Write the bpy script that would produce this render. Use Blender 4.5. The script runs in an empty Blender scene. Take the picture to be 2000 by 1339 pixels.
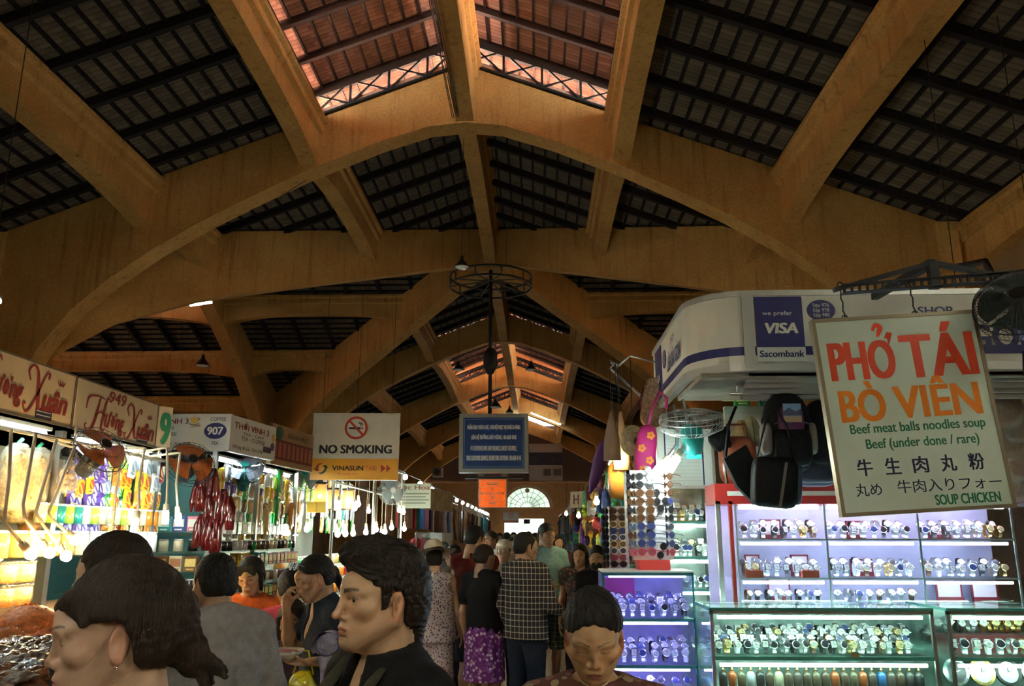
import bpy, bmesh, math, random
import numpy as np
from mathutils import Matrix, Vector, Euler, noise as mnoise
SC = bpy.context.scene
COL = SC.collection
PI = math.pi
# ------------------------------------------------------------------ camera, world, sun, exposure
F, CXP, CYP, CAMZ = 1600.0, 1000.0, 669.5, 1.68          # focal length in px of the 2000x1339 frame
TH, PSI = math.radians(13.2754), math.radians(1.7421)     # pitch up, yaw left of the hall's axis
cd = bpy.data.cameras.new('camera'); cd.sensor_width = 36; cd.lens = F*36/2000; cd.clip_end = 300
cam = bpy.data.objects.new('camera', cd); COL.objects.link(cam)
cam.location = (0, 0, CAMZ); cam.rotation_euler = (PI/2+TH, 0, PSI); SC.camera = cam
SC.view_settings.view_transform = 'Standard'; SC.view_settings.look = 'None'
SC.view_settings.exposure = 1.65; SC.view_settings.gamma = 1; SC.view_settings.use_curve_mapping = False
w = bpy.data.worlds.new('sky'); SC.world = w; w.use_nodes = True
bg = w.node_tree.nodes['Background']; bg.inputs[0].default_value = (.90, .97, 1, 1); bg.inputs[1].default_value = 11
sl = bpy.data.lights.new('sun', 'SUN'); sl.energy = 110; sl.angle = .02; sl.color = (1, .93, .82)
so = bpy.data.objects.new('sun', sl); COL.objects.link(so); so.rotation_euler = (math.radians(22), math.radians(-12), 0)
cy = SC.cycles; cy.use_denoising = True; cy.max_bounces = 7; cy.diffuse_bounces = 4; cy.glossy_bounces = 3
cy.transparent_max_bounces = 24; cy.transmission_bounces = 4; cy.sample_clamp_indirect = 6; cy.sample_clamp_direct = 0
cy.caustics_reflective = False; cy.caustics_refractive = False
try: cy.denoiser = 'OPENIMAGEDENOISE'
except Exception: pass

# ------------------------------------------------------------------ measuring: where a sight line meets a plane of the hall
FW = np.array([-math.sin(PSI)*math.cos(TH), math.cos(PSI)*math.cos(TH), math.sin(TH)])
RT = np.array([math.cos(PSI), math.sin(PSI), 0.]); UP = np.cross(RT, FW); C0 = np.array([0, 0, CAMZ])
def ray(px, py): return FW*F+RT*(px-CXP)-UP*(py-CYP)
def P(px, py, Y): r = ray(px, py); return Vector(C0+r*(Y/r[1]))
def PX(px, py, X): r = ray(px, py); return Vector(C0+r*(X/r[0]))
def PZ(px, py, Z): r = ray(px, py); return Vector(C0+r*((Z-CAMZ)/r[2]))
# ------------------------------------------------------------------ helpers
def V(*a): return Vector(a)
def rotz(a): return Matrix.Rotation(a, 4, 'Z')
def rotx(a): return Matrix.Rotation(a, 4, 'X')
def roty(a): return Matrix.Rotation(a, 4, 'Y')
def tr(x, y=0, z=0): return Matrix.Translation(x if isinstance(x, Vector) else Vector((x, y, z)))
def scl(x, y, z): return Matrix.Diagonal((x, y, z, 1))
class MB:
    """Collects shapes and links them as ONE mesh object."""
    def __init__(s): s.v = []; s.f = []; s.sm = []; s.mi = []
    def add(s, vs, fs, M=None, smooth=False, mi=0):
        n = len(s.v)
        for p in vs:
            p = Vector(p); s.v.append(tuple(M @ p) if M else tuple(p))
        for f in fs: s.f.append([i+n for i in f]); s.sm.append(smooth); s.mi.append(mi)
        return s
    def box(s, a, b, M=None, mi=0):
        x0, y0, z0 = a; x1, y1, z1 = b
        vs = [(x0,y0,z0),(x1,y0,z0),(x1,y1,z0),(x0,y1,z0),(x0,y0,z1),(x1,y0,z1),(x1,y1,z1),(x0,y1,z1)]
        return s.add(vs, [(0,3,2,1),(4,5,6,7),(0,1,5,4),(1,2,6,5),(2,3,7,6),(3,0,4,7)], M, False, mi)
    def cbox(s, c, d, M=None, mi=0):
        return s.box([c[i]-d[i]/2 for i in range(3)], [c[i]+d[i]/2 for i in range(3)], M, mi)
    def bar(s, a, b, w, h, M=None, mi=0):
        """a bar from a to b, w wide sideways and h deep"""
        a = Vector(a); b = Vector(b); d = (b-a); L = d.length; d.normalize()
        upv = Vector((0,0,1)) if abs(d.z) < .95 else Vector((0,1,0))
        sx = d.cross(upv).normalized(); sz = sx.cross(d)
        R = Matrix((sx, d, sz)).transposed().to_4x4()
        return s.box((-w/2,0,-h/2), (w/2,L,h/2), (M or Matrix()) @ tr(a) @ R, mi)
    def tube(s, pts, r, n=8, M=None, mi=0, caps=True, flat=1.0):
        pts = [Vector(p) for p in pts]; m = len(pts)
        rs = list(r) if hasattr(r, '__len__') else [r]*m
        vs = []; fs = []; prev = None
        for i, p in enumerate(pts):
            t = (pts[min(i+1,m-1)]-pts[max(i-1,0)])
            if t.length < 1e-9: t = Vector((0,0,1))
            t.normalize()
            if prev is None:
                a = Vector((0,0,1)) if abs(t.z) < .9 else Vector((1,0,0)); u = t.cross(a).normalized()
            else:
                u = prev-t*prev.dot(t); u = u.normalized() if u.length > 1e-6 else t.orthogonal().normalized()
            prev = u; v = t.cross(u)
            for k in range(n):
                an = 2*PI*k/n; vs.append(p+(u*math.cos(an)+v*math.sin(an)*flat)*rs[i])
        for i in range(m-1):
            for k in range(n):
                fs.append((i*n+k, i*n+(k+1)%n, (i+1)*n+(k+1)%n, (i+1)*n+k))
        if caps: fs += [tuple(range(n-1,-1,-1)), tuple((m-1)*n+k for k in range(n))]
        return s.add(vs, fs, M, n > 5, mi)
    def lathe(s, prof, n=16, M=None, mi=0, smooth=True):
        vs = []; fs = []; m = len(prof)
        for r, z in prof:
            for k in range(n): vs.append((r*math.cos(2*PI*k/n), r*math.sin(2*PI*k/n), z))
        for i in range(m-1):
            for k in range(n): fs.append((i*n+k, i*n+(k+1)%n, (i+1)*n+(k+1)%n, (i+1)*n+k))
        if prof[0][0] > 1e-4: fs.append(tuple(range(n-1,-1,-1)))
        if prof[-1][0] > 1e-4: fs.append(tuple((m-1)*n+k for k in range(n)))
        return s.add(vs, fs, M, smooth, mi)
    def ball(s, c, r, n=12, m=8, M=None, mi=0):
        rr = r if hasattr(r, '__len__') else (r,r,r)
        prof = [(math.sin(PI*i/m), -math.cos(PI*i/m)) for i in range(m+1)]
        prof[0] = (0,-1); prof[-1] = (0,1)
        return s.lathe(prof, n, (M or Matrix()) @ tr(*c) @ scl(*rr), mi)
    def prism(s, poly, d, M=None, mi=0):
        """poly in xz, extruded from y=0 to y=d"""
        n = len(poly); vs = [(x,0,z) for x, z in poly]+[(x,d,z) for x, z in poly]
        fs = [tuple(range(n)), tuple(range(2*n-1,n-1,-1))]+[(i,(i+1)%n+0,(i+1)%n+n,i+n)[::-1] for i in range(n)]
        return s.add(vs, fs, M, False, mi)
    def disc(s, c, rx, rz, d, n=32, M=None, mi=0):
        return s.prism([(c[0]+rx*math.cos(2*PI*k/n), c[2]+rz*math.sin(2*PI*k/n)) for k in range(n)], d, (M or Matrix()) @ tr(0,c[1],0), mi)
    def ring(s, c, r0, r1, d, n=40, M=None, mi=0, a0=0, a1=2*PI):
        vs = []; fs = []
        full = abs(a1-a0-2*PI) < 1e-6; m = n if full else n+1
        for k in range(m):
            a = a0+(a1-a0)*k/n; c_, s_ = math.cos(a), math.sin(a)
            vs += [(c[0]+r0*c_,c[1],c[2]+r0*s_),(c[0]+r1*c_,c[1],c[2]+r1*s_),(c[0]+r1*c_,c[1]+d,c[2]+r1*s_),(c[0]+r0*c_,c[1]+d,c[2]+r0*s_)]
        for k in range(n):
            a = 4*k; b = 4*((k+1) % m)
            for j in range(4): fs.append((a+j, a+(j+1)%4, b+(j+1)%4, b+j)[::-1])
        return s.add(vs, fs, M, False, mi)
    def quad(s, pts, M=None, mi=0): return s.add(pts, [tuple(range(len(pts)))], M, False, mi)
    def grid(s, fn, nu, nv, M=None, mi=0, closeu=False, smooth=True):
        vs = [fn(i/(nu if closeu else nu-1), j/(nv-1)) for j in range(nv) for i in range(nu)]; fs = []
        for j in range(nv-1):
            for i in range(nu if closeu else nu-1):
                fs.append((j*nu+i, j*nu+(i+1)%nu, (j+1)*nu+(i+1)%nu, (j+1)*nu+i))
        return s.add(vs, fs, M, smooth, mi)
    def mesh(s, name, mats):
        me = bpy.data.meshes.new(name); me.from_pydata(s.v, [], s.f)
        for m in (mats if isinstance(mats, (list,tuple)) else [mats]): me.materials.append(m)
        me.polygons.foreach_set('use_smooth', s.sm); me.polygons.foreach_set('material_index', s.mi)
        me.validate(); me.update(); return me
    def build(s, name, mats, parent=None, M=None):
        return link(name, s.mesh(name, mats), parent, M)
def link(name, me, parent=None, M=None):
    o = bpy.data.objects.new(name, me); COL.objects.link(o)
    if parent is not None: o.parent = parent
    if M is not None: o.matrix_local = M
    return o
def tag(o, label=None, cat=None, group=None, kind=None):
    if label: o['label'] = label
    if cat: o['category'] = cat
    if group: o['group'] = group
    if kind: o['kind'] = kind
    return o
def thing(name, label, cat, M=None, group=None):
    o = bpy.data.objects.new(name, None); COL.objects.link(o)
    if M is not None: o.matrix_world = M if isinstance(M, Matrix) else tr(M)
    return tag(o, label, cat, group)
def struct(o, label=None): o['kind'] = 'structure'; return tag(o, label)
def copy_tree(o, parent=None, M=None):
    c = o.copy(); COL.objects.link(c)
    if parent is not None: c.parent = parent
    if M is not None: c.matrix_world = M
    for ch in list(o.children): copy_tree(ch, c)
    return c
ONES = 'zeroth first second third fourth fifth sixth seventh eighth ninth tenth eleventh twelfth thirteenth fourteenth fifteenth sixteenth seventeenth eighteenth nineteenth'.split()
TENS = ['', '', 'twenty', 'thirty', 'forty', 'fifty', 'sixty', 'seventy', 'eighty', 'ninety']
def nth(n):
    if n < 20: return ONES[n]
    return TENS[n//10][:-1]+'ieth' if n % 10 == 0 else TENS[n//10]+'-'+ONES[n % 10]
RND = random.Random(7)

# ------------------------------------------------------------------ materials
def _new(name):
    m = bpy.data.materials.new(name); m.use_nodes = True
    return m, m.node_tree.nodes, m.node_tree.links, m.node_tree.nodes['Principled BSDF']
def mat(name, col, rough=.6, metal=0, spec=.5, alpha=1, noise=0, nscale=8, bump=0, bscale=60, trans=0, coat=0, sheen=0, stretch=None):
    m, N, L, b = _new(name)
    b.inputs['Base Color'].default_value = (*col, 1); b.inputs['Roughness'].default_value = rough
    b.inputs['Metallic'].default_value = metal; b.inputs['Specular IOR Level'].default_value = spec
    b.inputs['Alpha'].default_value = alpha; b.inputs['Transmission Weight'].default_value = trans
    b.inputs['Coat Weight'].default_value = coat; b.inputs['Sheen Weight'].default_value = sheen
    if noise or bump:
        tc = N.new('ShaderNodeTexCoord'); src = tc.outputs['Object']
        if stretch:
            mp = N.new('ShaderNodeMapping'); mp.inputs['Scale'].default_value = stretch; L.new(src, mp.inputs[0]); src = mp.outputs[0]
    if noise:
        n = N.new('ShaderNodeTexNoise'); n.inputs['Scale'].default_value = nscale; n.inputs['Detail'].default_value = 5
        L.new(src, n.inputs['Vector'])
        r = N.new('ShaderNodeMapRange'); r.inputs[1].default_value = .3; r.inputs[2].default_value = .7
        r.inputs[3].default_value = 1-noise; r.inputs[4].default_value = 1+noise; L.new(n.outputs[0], r.inputs[0])
        mx = N.new('ShaderNodeVectorMath'); mx.operation = 'SCALE'; mx.inputs[0].default_value = col
        L.new(r.outputs[0], mx.inputs['Scale']); L.new(mx.outputs[0], b.inputs['Base Color'])
    if bump:
        n2 = N.new('ShaderNodeTexNoise'); n2.inputs['Scale'].default_value = bscale; n2.inputs['Detail'].default_value = 4
        L.new(src, n2.inputs['Vector']); bp = N.new('ShaderNodeBump'); bp.inputs['Strength'].default_value = bump
        bp.inputs['Distance'].default_value = .02; L.new(n2.outputs[0], bp.inputs['Height']); L.new(bp.outputs[0], b.inputs['Normal'])
    return m
def emit(name, col, strength):
    m, N, L, b = _new(name); b.inputs['Base Color'].default_value = (*col, 1)
    b.inputs['Emission Color'].default_value = (*col, 1); b.inputs['Emission Strength'].default_value = strength
    return m
def glassy(name, col=(.9,1,.97), refl=.10, tint=1.0):
    """thin clear sheet: mostly transparent with a mirror-like reflection"""
    m, N, L, b = _new(name); N.remove(b)
    out = N['Material Output']; t = N.new('ShaderNodeBsdfTransparent'); t.inputs[0].default_value = (*[c*tint for c in col], 1)
    g = N.new('ShaderNodeBsdfGlossy'); g.inputs['Roughness'].default_value = .03; g.inputs[0].default_value = (1,1,1,1)
    lw = N.new('ShaderNodeLayerWeight'); lw.inputs[0].default_value = .35
    mm = N.new('ShaderNodeMath'); mm.operation = 'MULTIPLY_ADD'; mm.inputs[1].default_value = .5; mm.inputs[2].default_value = refl*.5
    L.new(lw.outputs['Fresnel'], mm.inputs[0]); x = N.new('ShaderNodeMixShader')
    L.new(mm.outputs[0], x.inputs[0]); L.new(t.outputs[0], x.inputs[1]); L.new(g.outputs[0], x.inputs[2]); L.new(x.outputs[0], out.inputs[0])
    return m
def filmy(name, col, op=.35, rough=.15):
    """clear plastic film: part transparent, part shiny plastic"""
    m, N, L, b = _new(name); out = N['Material Output']
    b.inputs['Base Color'].default_value = (*col, 1); b.inputs['Roughness'].default_value = rough
    t = N.new('ShaderNodeBsdfTransparent'); x = N.new('ShaderNodeMixShader'); x.inputs[0].default_value = op
    tc = N.new('ShaderNodeTexCoord'); n = N.new('ShaderNodeTexNoise'); n.inputs['Scale'].default_value = 14; n.inputs['Distortion'].default_value = 2
    L.new(tc.outputs['Object'], n.inputs['Vector']); bp = N.new('ShaderNodeBump'); bp.inputs['Strength'].default_value = .8; bp.inputs['Distance'].default_value = .03
    L.new(n.outputs[0], bp.inputs['Height']); L.new(bp.outputs[0], b.inputs['Normal'])
    L.new(t.outputs[0], x.inputs[1]); L.new(b.outputs[0], x.inputs[2]); L.new(x.outputs[0], out.inputs[0])
    return m
_cache = {}
def cm(col, rough=.5, **k):
    """plain material for a colour, shared"""
    key = (tuple(round(c,3) for c in col), rough, tuple(sorted(k.items())))
    if key not in _cache: _cache[key] = mat('paint_%d' % len(_cache), col, rough, **k)
    return _cache[key]
def plaster(name, c1, c2, dark):
    """painted concrete: blotchy wash, vertical run stains, hairline soot"""
    m, N, L, b = _new(name); g = N.new('ShaderNodeNewGeometry'); pos = g.outputs['Position']
    n1 = N.new('ShaderNodeTexNoise'); n1.inputs['Scale'].default_value = .8; n1.inputs['Detail'].default_value = 8; n1.inputs['Roughness'].default_value = .7; L.new(pos, n1.inputs['Vector'])
    mp = N.new('ShaderNodeMapping'); mp.inputs['Scale'].default_value = (5,5,.35); L.new(pos, mp.inputs[0])
    n2 = N.new('ShaderNodeTexNoise'); n2.inputs['Scale'].default_value = 1.6; n2.inputs['Detail'].default_value = 6; L.new(mp.outputs[0], n2.inputs['Vector'])
    r1 = N.new('ShaderNodeValToRGB'); r1.color_ramp.elements[0].color = (*c2,1); r1.color_ramp.elements[0].position = .35; r1.color_ramp.elements[1].color = (*c1,1); r1.color_ramp.elements[1].position = .62
    L.new(n1.outputs[0], r1.inputs[0])
    r2 = N.new('ShaderNodeValToRGB'); r2.color_ramp.elements[0].color = (1,1,1,1); r2.color_ramp.elements[0].position = .55; r2.color_ramp.elements[1].color = (*dark,1); r2.color_ramp.elements[1].position = .78
    L.new(n2.outputs[0], r2.inputs[0])
    mx = N.new('ShaderNodeMix'); mx.data_type = 'RGBA'; mx.blend_type = 'MULTIPLY'; mx.inputs[0].default_value = .8
    L.new(r1.outputs[0], mx.inputs[6]); L.new(r2.outputs[0], mx.inputs[7])
    n3 = N.new('ShaderNodeTexNoise'); n3.inputs['Scale'].default_value = 26; n3.inputs['Detail'].default_value = 5; L.new(pos, n3.inputs['Vector'])
    mr = N.new('ShaderNodeMapRange'); mr.inputs[1].default_value = .3; mr.inputs[2].default_value = .7; mr.inputs[3].default_value = .82; mr.inputs[4].default_value = 1.12; L.new(n3.outputs[0], mr.inputs[0])
    sc_ = N.new('ShaderNodeVectorMath'); sc_.operation = 'SCALE'; L.new(mx.outputs[2], sc_.inputs[0]); L.new(mr.outputs[0], sc_.inputs['Scale'])
    L.new(sc_.outputs[0], b.inputs['Base Color']); b.inputs['Roughness'].default_value = .85; b.inputs['Specular IOR Level'].default_value = .2
    bp = N.new('ShaderNodeBump'); bp.inputs['Strength'].default_value = .35; bp.inputs['Distance'].default_value = .02
    L.new(n3.outputs[0], bp.inputs['Height']); L.new(bp.outputs[0], b.inputs['Normal'])
    return m
def tiles(name, axis, c1, c2, pitch=.11):
    """underside of roof tiles: fine courses across the slope, each tile its own tone"""
    m, N, L, b = _new(name); g = N.new('ShaderNodeNewGeometry'); s = N.new('ShaderNodeSeparateXYZ'); L.new(g.outputs['Position'], s.inputs[0])
    run, up_ = (s.outputs['Y'], s.outputs['X']) if axis == 'Y' else (s.outputs['X'], s.outputs['Y'])
    nz = N.new('ShaderNodeTexNoise'); nz.inputs['Scale'].default_value = 2.5; nz.inputs['Detail'].default_value = 4; L.new(g.outputs['Position'], nz.inputs['Vector'])
    ad = N.new('ShaderNodeMath'); ad.operation = 'MULTIPLY_ADD'; ad.inputs[1].default_value = .05; L.new(nz.outputs[0], ad.inputs[0]); L.new(run, ad.inputs[2])
    dv = N.new('ShaderNodeMath'); dv.operation = 'DIVIDE'; dv.inputs[1].default_value = pitch; L.new(ad.outputs[0], dv.inputs[0])
    fr = N.new('ShaderNodeMath'); fr.operation = 'FRACT'; L.new(dv.outputs[0], fr.inputs[0])
    fl = N.new('ShaderNodeMath'); fl.operation = 'FLOOR'; L.new(dv.outputs[0], fl.inputs[0])
    d2 = N.new('ShaderNodeMath'); d2.operation = 'DIVIDE'; d2.inputs[1].default_value = .28; L.new(up_, d2.inputs[0])
    f2 = N.new('ShaderNodeMath'); f2.operation = 'FLOOR'; L.new(d2.outputs[0], f2.inputs[0])
    cx = N.new('ShaderNodeCombineXYZ'); L.new(fl.outputs[0], cx.inputs[0]); L.new(f2.outputs[0], cx.inputs[1])
    wn = N.new('ShaderNodeTexWhiteNoise'); wn.noise_dimensions = '2D'; L.new(cx.outputs[0], wn.inputs['Vector'])
    rp = N.new('ShaderNodeValToRGB'); rp.color_ramp.elements[0].color = (*c1,1); rp.color_ramp.elements[1].color = (*c2,1)
    av = N.new('ShaderNodeMath'); av.operation = 'MULTIPLY_ADD'; av.inputs[1].default_value = .5; L.new(wn.outputs[0], av.inputs[0])
    hv = N.new('ShaderNodeMath'); hv.operation = 'MULTIPLY'; hv.inputs[1].default_value = .55; L.new(nz.outputs[0], hv.inputs[0]); L.new(hv.outputs[0], av.inputs[2])
    L.new(av.outputs[0], rp.inputs[0])
    r2 = N.new('ShaderNodeValToRGB'); e = r2.color_ramp.elements; e[0].position = 0; e[0].color = (.25,.25,.25,1); e[1].position = .28; e[1].color = (1,1,1,1)
    L.new(fr.outputs[0], r2.inputs[0])
    mx = N.new('ShaderNodeMix'); mx.data_type = 'RGBA'; mx.blend_type = 'MULTIPLY'; mx.inputs[0].default_value = .75
    L.new(rp.outputs[0], mx.inputs[6]); L.new(r2.outputs[0], mx.inputs[7]); L.new(mx.outputs[2], b.inputs['Base Color'])
    bp = N.new('ShaderNodeBump'); bp.inputs['Strength'].default_value = .8; bp.inputs['Distance'].default_value = .03; L.new(fr.outputs[0], bp.inputs['Height']); L.new(bp.outputs[0], b.inputs['Normal'])
    b.inputs['Roughness'].default_value = .9; b.inputs['Specular IOR Level'].default_value = .15
    return m
M_PLASTER = plaster('ochre_painted_concrete', (.62,.36,.115), (.50,.26,.075), (.50,.42,.38))
M_TILE_Y = tiles('roof_tile_underside', 'Y', (.07,.06,.045), (.22,.17,.12))
M_TILE_X = tiles('roof_tile_underside_transept', 'X', (.07,.06,.045), (.22,.17,.12))
M_LTILE = tiles('terracotta_tile_underside', 'Y', (.26,.13,.10), (.66,.40,.32))
M_ROOFTOP = mat('terracotta_roof_top', (.60,.36,.26), .9, noise=.3)
M_BATTEN = mat('sooty_batten', (.018,.015,.016), .8, spec=.2)
M_IRON = mat('black_iron', (.015,.013,.013), .55, noise=.3)
M_RUST = mat('dark_red_iron', (.022,.010,.009), .6)
M_CHROME = mat('chrome', (.8,.82,.84), .18, metal=1)
M_STEEL = mat('brushed_steel', (.55,.57,.58), .35, metal=1)
M_WHITE = mat('white_board', (.80,.79,.74), .5)
M_BLACK = mat('black_plastic', (.012,.012,.013), .4)
M_GLASS = glassy('clear_glass', (.93,1,.98))
M_GLASSEDGE = mat('green_glass_edge', (.10,.42,.34), .15)
M_TUBE = emit('fluorescent_tube', (.86,1,.96), 14)
M_CASEBODY = mat('white_cabinet', (.75,.77,.76), .4)
# ------------------------------------------------------------------ lettering
def text_mesh(name, s, m, bold=0.0, shear=0.0, align='CENTER', spacing=1.0, line=1.0, ext=.0):
    """one mesh of the words, unit-less: centred on 0, x right, y up; returns (mesh, width, height)"""
    c = bpy.data.curves.new(name, 'FONT'); c.body = s; c.size = 1; c.align_x = align; c.shear = shear
    c.space_character = spacing; c.space_line = line; c.resolution_u = 4
    o = bpy.data.objects.new(name, c); COL.objects.link(o)
    dg = bpy.context.evaluated_depsgraph_get(); dg.update()
    me = bpy.data.meshes.new_from_object(o.evaluated_get(dg)); bpy.data.objects.remove(o); bpy.data.curves.remove(c)
    vs = [v.co.copy() for v in me.vertices]; fs = [list(p.vertices) for p in me.polygons]; bpy.data.meshes.remove(me)
    offs = [(0,0)] if not bold else [(bold*a, bold*.35*b_) for a in (-1,-.33,.33,1) for b_ in (-1,1)]
    return vs, fs, offs
def text(parent, s, m, M, w=None, h=None, bold=0, shear=0, align='CENTER', spacing=1, line=1, name='lettering', thick=.0015):
    """words fitted to w x h metres, lying in the local xz plane of M, facing local -y"""
    vs, fs, offs = text_mesh(name, s, m, bold, shear, align, spacing, line)
    if not vs: return None
    x0 = min(v.x for v in vs); x1 = max(v.x for v in vs); y0 = min(v.y for v in vs); y1 = max(v.y for v in vs)
    if w is None: sy = h/(y1-y0); sx = sy
    elif h is None: sx = w/(x1-x0); sy = sx
    else: sx = w/(x1-x0); sy = h/(y1-y0)
    cx_, cy_ = (x0+x1)/2, (y0+y1)/2
    b = MB()
    for k, (dx, dy) in enumerate(offs):
        b.add([((v.x-cx_)*sx+dx*sy, -thick-.00012*k, (v.y-cy_)*sy+dy*sy) for v in vs], fs)
    return b.build(name, m, parent, M)
# ------------------------------------------------------------------ the hall: cross-gabled concrete market roof
RX, YC, HALF = -1.33, 23.1, 9.0            # ridge line, crossing centre, half width of a wing
RZ, SL = 10.62, .385                        # ridge height and slope of the roof
ARCH_Y = [4.2, 14.2, 32.2, 42.4, 52.3, 62.0]
def roofz(u): return RZ-SL*abs(u)
INTR = [(0,9.36),(.7,9.29),(1.65,8.97),(3.0,8.40),(4.0,7.90),(4.9,7.42),(5.8,6.86),(6.6,6.26),(7.2,5.70),(7.7,5.0),(8.0,4.3),(8.15,3.5),(8.2,0)]
def arch_poly(lantern_top=True):
    r = [(8.75,0),(8.75,6.4),(9.4,roofz(9.4)),(2.95,roofz(2.95)),(0,roofz(0)-.06)]
    right = [(x,z) for x, z in INTR]
    full = [(-x,z) for x, z in right[::-1]]+right[1:]+r+[(-x,z) for x, z in r[::-1][1:]]
    return full
def bar_grid(mb, p0, du, dv, us, vs): pass
TH_A = .46
for i, y in enumerate(ARCH_Y):
    b = MB(); pl = arch_poly()
    nI = len(INTR)*2-1
    inn = pl[:nI]; out = pl[nI:][::-1]
    # strip between intrados and extrados as quads so that the concave outline stays clean
    def outer(u):
        a = abs(u)
        if a > 8.2-1e-6: return None
        return roofz(u)-.05
    k = len(inn)
    for s_ in range(k-1):
        (xa, za), (xb, zb) = inn[s_], inn[s_+1]
        def top(x, z):
            if abs(x) >= 7.95:
                return (math.copysign(8.9, x), min(z+.0, roofz(8.9)-.05) if z < 4 else roofz(8.9)-.05)
            return (x, roofz(x)-.05)
        ta, tb = top(xa, za), top(xb, zb)
        q = [(xa,za),(xb,zb),tb,ta]
        vs = [(RX+x, y, z) for x, z in q]+[(RX+x, y+TH_A, z) for x, z in q]
        b.add(vs, [(0,1,2,3),(7,6,5,4),(1,0,4,5),(3,2,6,7),(0,3,7,4),(2,1,5,6)])
    o = b.build('arched_beam', M_PLASTER)
    struct(o, ['ochre concrete arch over the camera','wide ochre concrete arch nearest in view, under the near skylight','third ochre concrete arch, beyond the crossing','ochre concrete arch between the two far skylights','ochre concrete arch beyond the second far skylight','last ochre concrete arch by the end wall'][i])
def long_beam(p0, p1, z_top, depth, haunch=.28, wd=.34, label=None, M=None, ribs=True):
    """a beam between frames along local y, with its underside arched"""
    b = MB(); L = (Vector(p1)-Vector(p0)).length; n = 15
    rings = []
    for i in range(n):
        t = i/(n-1); s_ = 2*t-1; hb = depth-haunch*(1-abs(s_)**3)
        rings.append((t*L, z_top-hb))
    sec = lambda zb: [(-wd/2,zb),(wd/2,zb),(wd/2,z_top-.30),(wd/2+.07,z_top-.26),(wd/2+.07,z_top-.12),(wd/2+.14,z_top-.08),(wd/2+.14,z_top),(-wd/2-.14,z_top),(-wd/2-.14,z_top-.08),(-wd/2-.07,z_top-.12),(-wd/2-.07,z_top-.26),(-wd/2,z_top-.30)]
    m = 12; vs = []; fs = []
    for yy, zb in rings: vs += [(x, yy, z) for x, z in sec(zb)]
    for i in range(n-1):
        for k in range(m): fs.append((i*m+k, i*m+(k+1)%m, (i+1)*m+(k+1)%m, (i+1)*m+k)[::-1])
    d = (Vector(p1)-Vector(p0)); a = math.atan2(-d.x, d.y)
    b.add(vs, fs, tr(Vector((p0[0],p0[1],0))) @ rotz(a))
    o = b.build('longitudinal_beam', M_PLASTER); return struct(o, label)
bays = [(ARCH_Y[0]+TH_A, ARCH_Y[1]), (ARCH_Y[2]+TH_A, ARCH_Y[3]), (ARCH_Y[3]+TH_A, ARCH_Y[4]), (ARCH_Y[4]+TH_A, ARCH_Y[5])]
names = ['near bay','first bay past the crossing','second bay past the crossing','last bay']
for (ya, yb), nm in zip(bays, names):
    for u, dp, q in ((0,1.2,'ridge'),(-2.95,.92,'left skylight edge'),(2.95,.92,'right skylight edge'),(-6,.98,'left middle'),(6,.98,'right middle'),(-9.1,.9,'left eaves'),(9.1,.9,'right eaves')):
        long_beam((RX+u,ya,0),(RX+u,yb,0), roofz(u)-.04, dp, .16 if u == 0 else .26, label='ochre beam along the %s of the roof, %s' % (q, nm))
# crossing: nave beams from the outer arches to the valleys, and the wings' beams likewise
for sgn, y0 in ((-1, ARCH_Y[1]+TH_A), (1, ARCH_Y[2])):
    for u, dp in ((0,1.2),(-2.95,.92),(2.95,.92),(-6,.98),(6,.98)):
        yv = YC+sgn*max(abs(u),.3)
        a, b_ = (y0, yv) if sgn < 0 else (yv, y0)
        long_beam((RX+u,a,0),(RX+u,b_,0), roofz(u)-.04, dp, .2, label='ochre beam running into the roof valley of the crossing')
for sgn in (-1, 1):
    for u, dp in ((0,1.2),(-2.95,.92),(2.95,.92),(-6,.98),(6,.98)):
        xa, xb = sorted((RX+sgn*max(abs(u),.3), RX+sgn*HALF))
        long_beam((xa,YC+u,0),(xb,YC+u,0), roofz(u)-.04, dp, .3, label='ochre beam of the side wing running into the crossing')
    for j in range(2):
        xs = sorted((RX+sgn*(HALF+.45+10*j), RX+sgn*(HALF+10+10*j)))
        for u, dp in ((0,1.2),(-2.95,.92),(2.95,.92),(-6,.98),(6,.98),(9.0,.9),(-9.0,.9)):
            long_beam((xs[0],YC+u,0),(xs[1],YC+u,0), roofz(u)-.04, dp, .32, label='ochre beam along the side wing')
    for j in range(3):
        b = MB(); x = RX+sgn*(HALF+10*j) - (0 if sgn > 0 else TH_A)
        for s_ in range(2*len(INTR)-2):
            inn = [(-a,z) for a, z in INTR[::-1]]+INTR[1:]
            (ua, za), (ub, zb) = inn[s_], inn[s_+1]
            def top(u, z):
                if abs(u) >= 7.95: return (math.copysign(8.9,u), z if z < 4 else roofz(8.9)-.05)
                return (u, roofz(u)-.05)
            q = [(ua,za),(ub,zb),top(ub,zb),top(ua,za)]
            b.add([(x,YC+u,z) for u, z in q]+[(x+TH_A,YC+u,z) for u, z in q], [(0,1,2,3),(7,6,5,4),(1,0,4,5),(3,2,6,7),(0,3,7,4),(2,1,5,6)])
        struct(b.build('arched_beam', M_PLASTER), 'ochre concrete arch across the %s side wing' % ('left' if sgn < 0 else 'right'))
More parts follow.
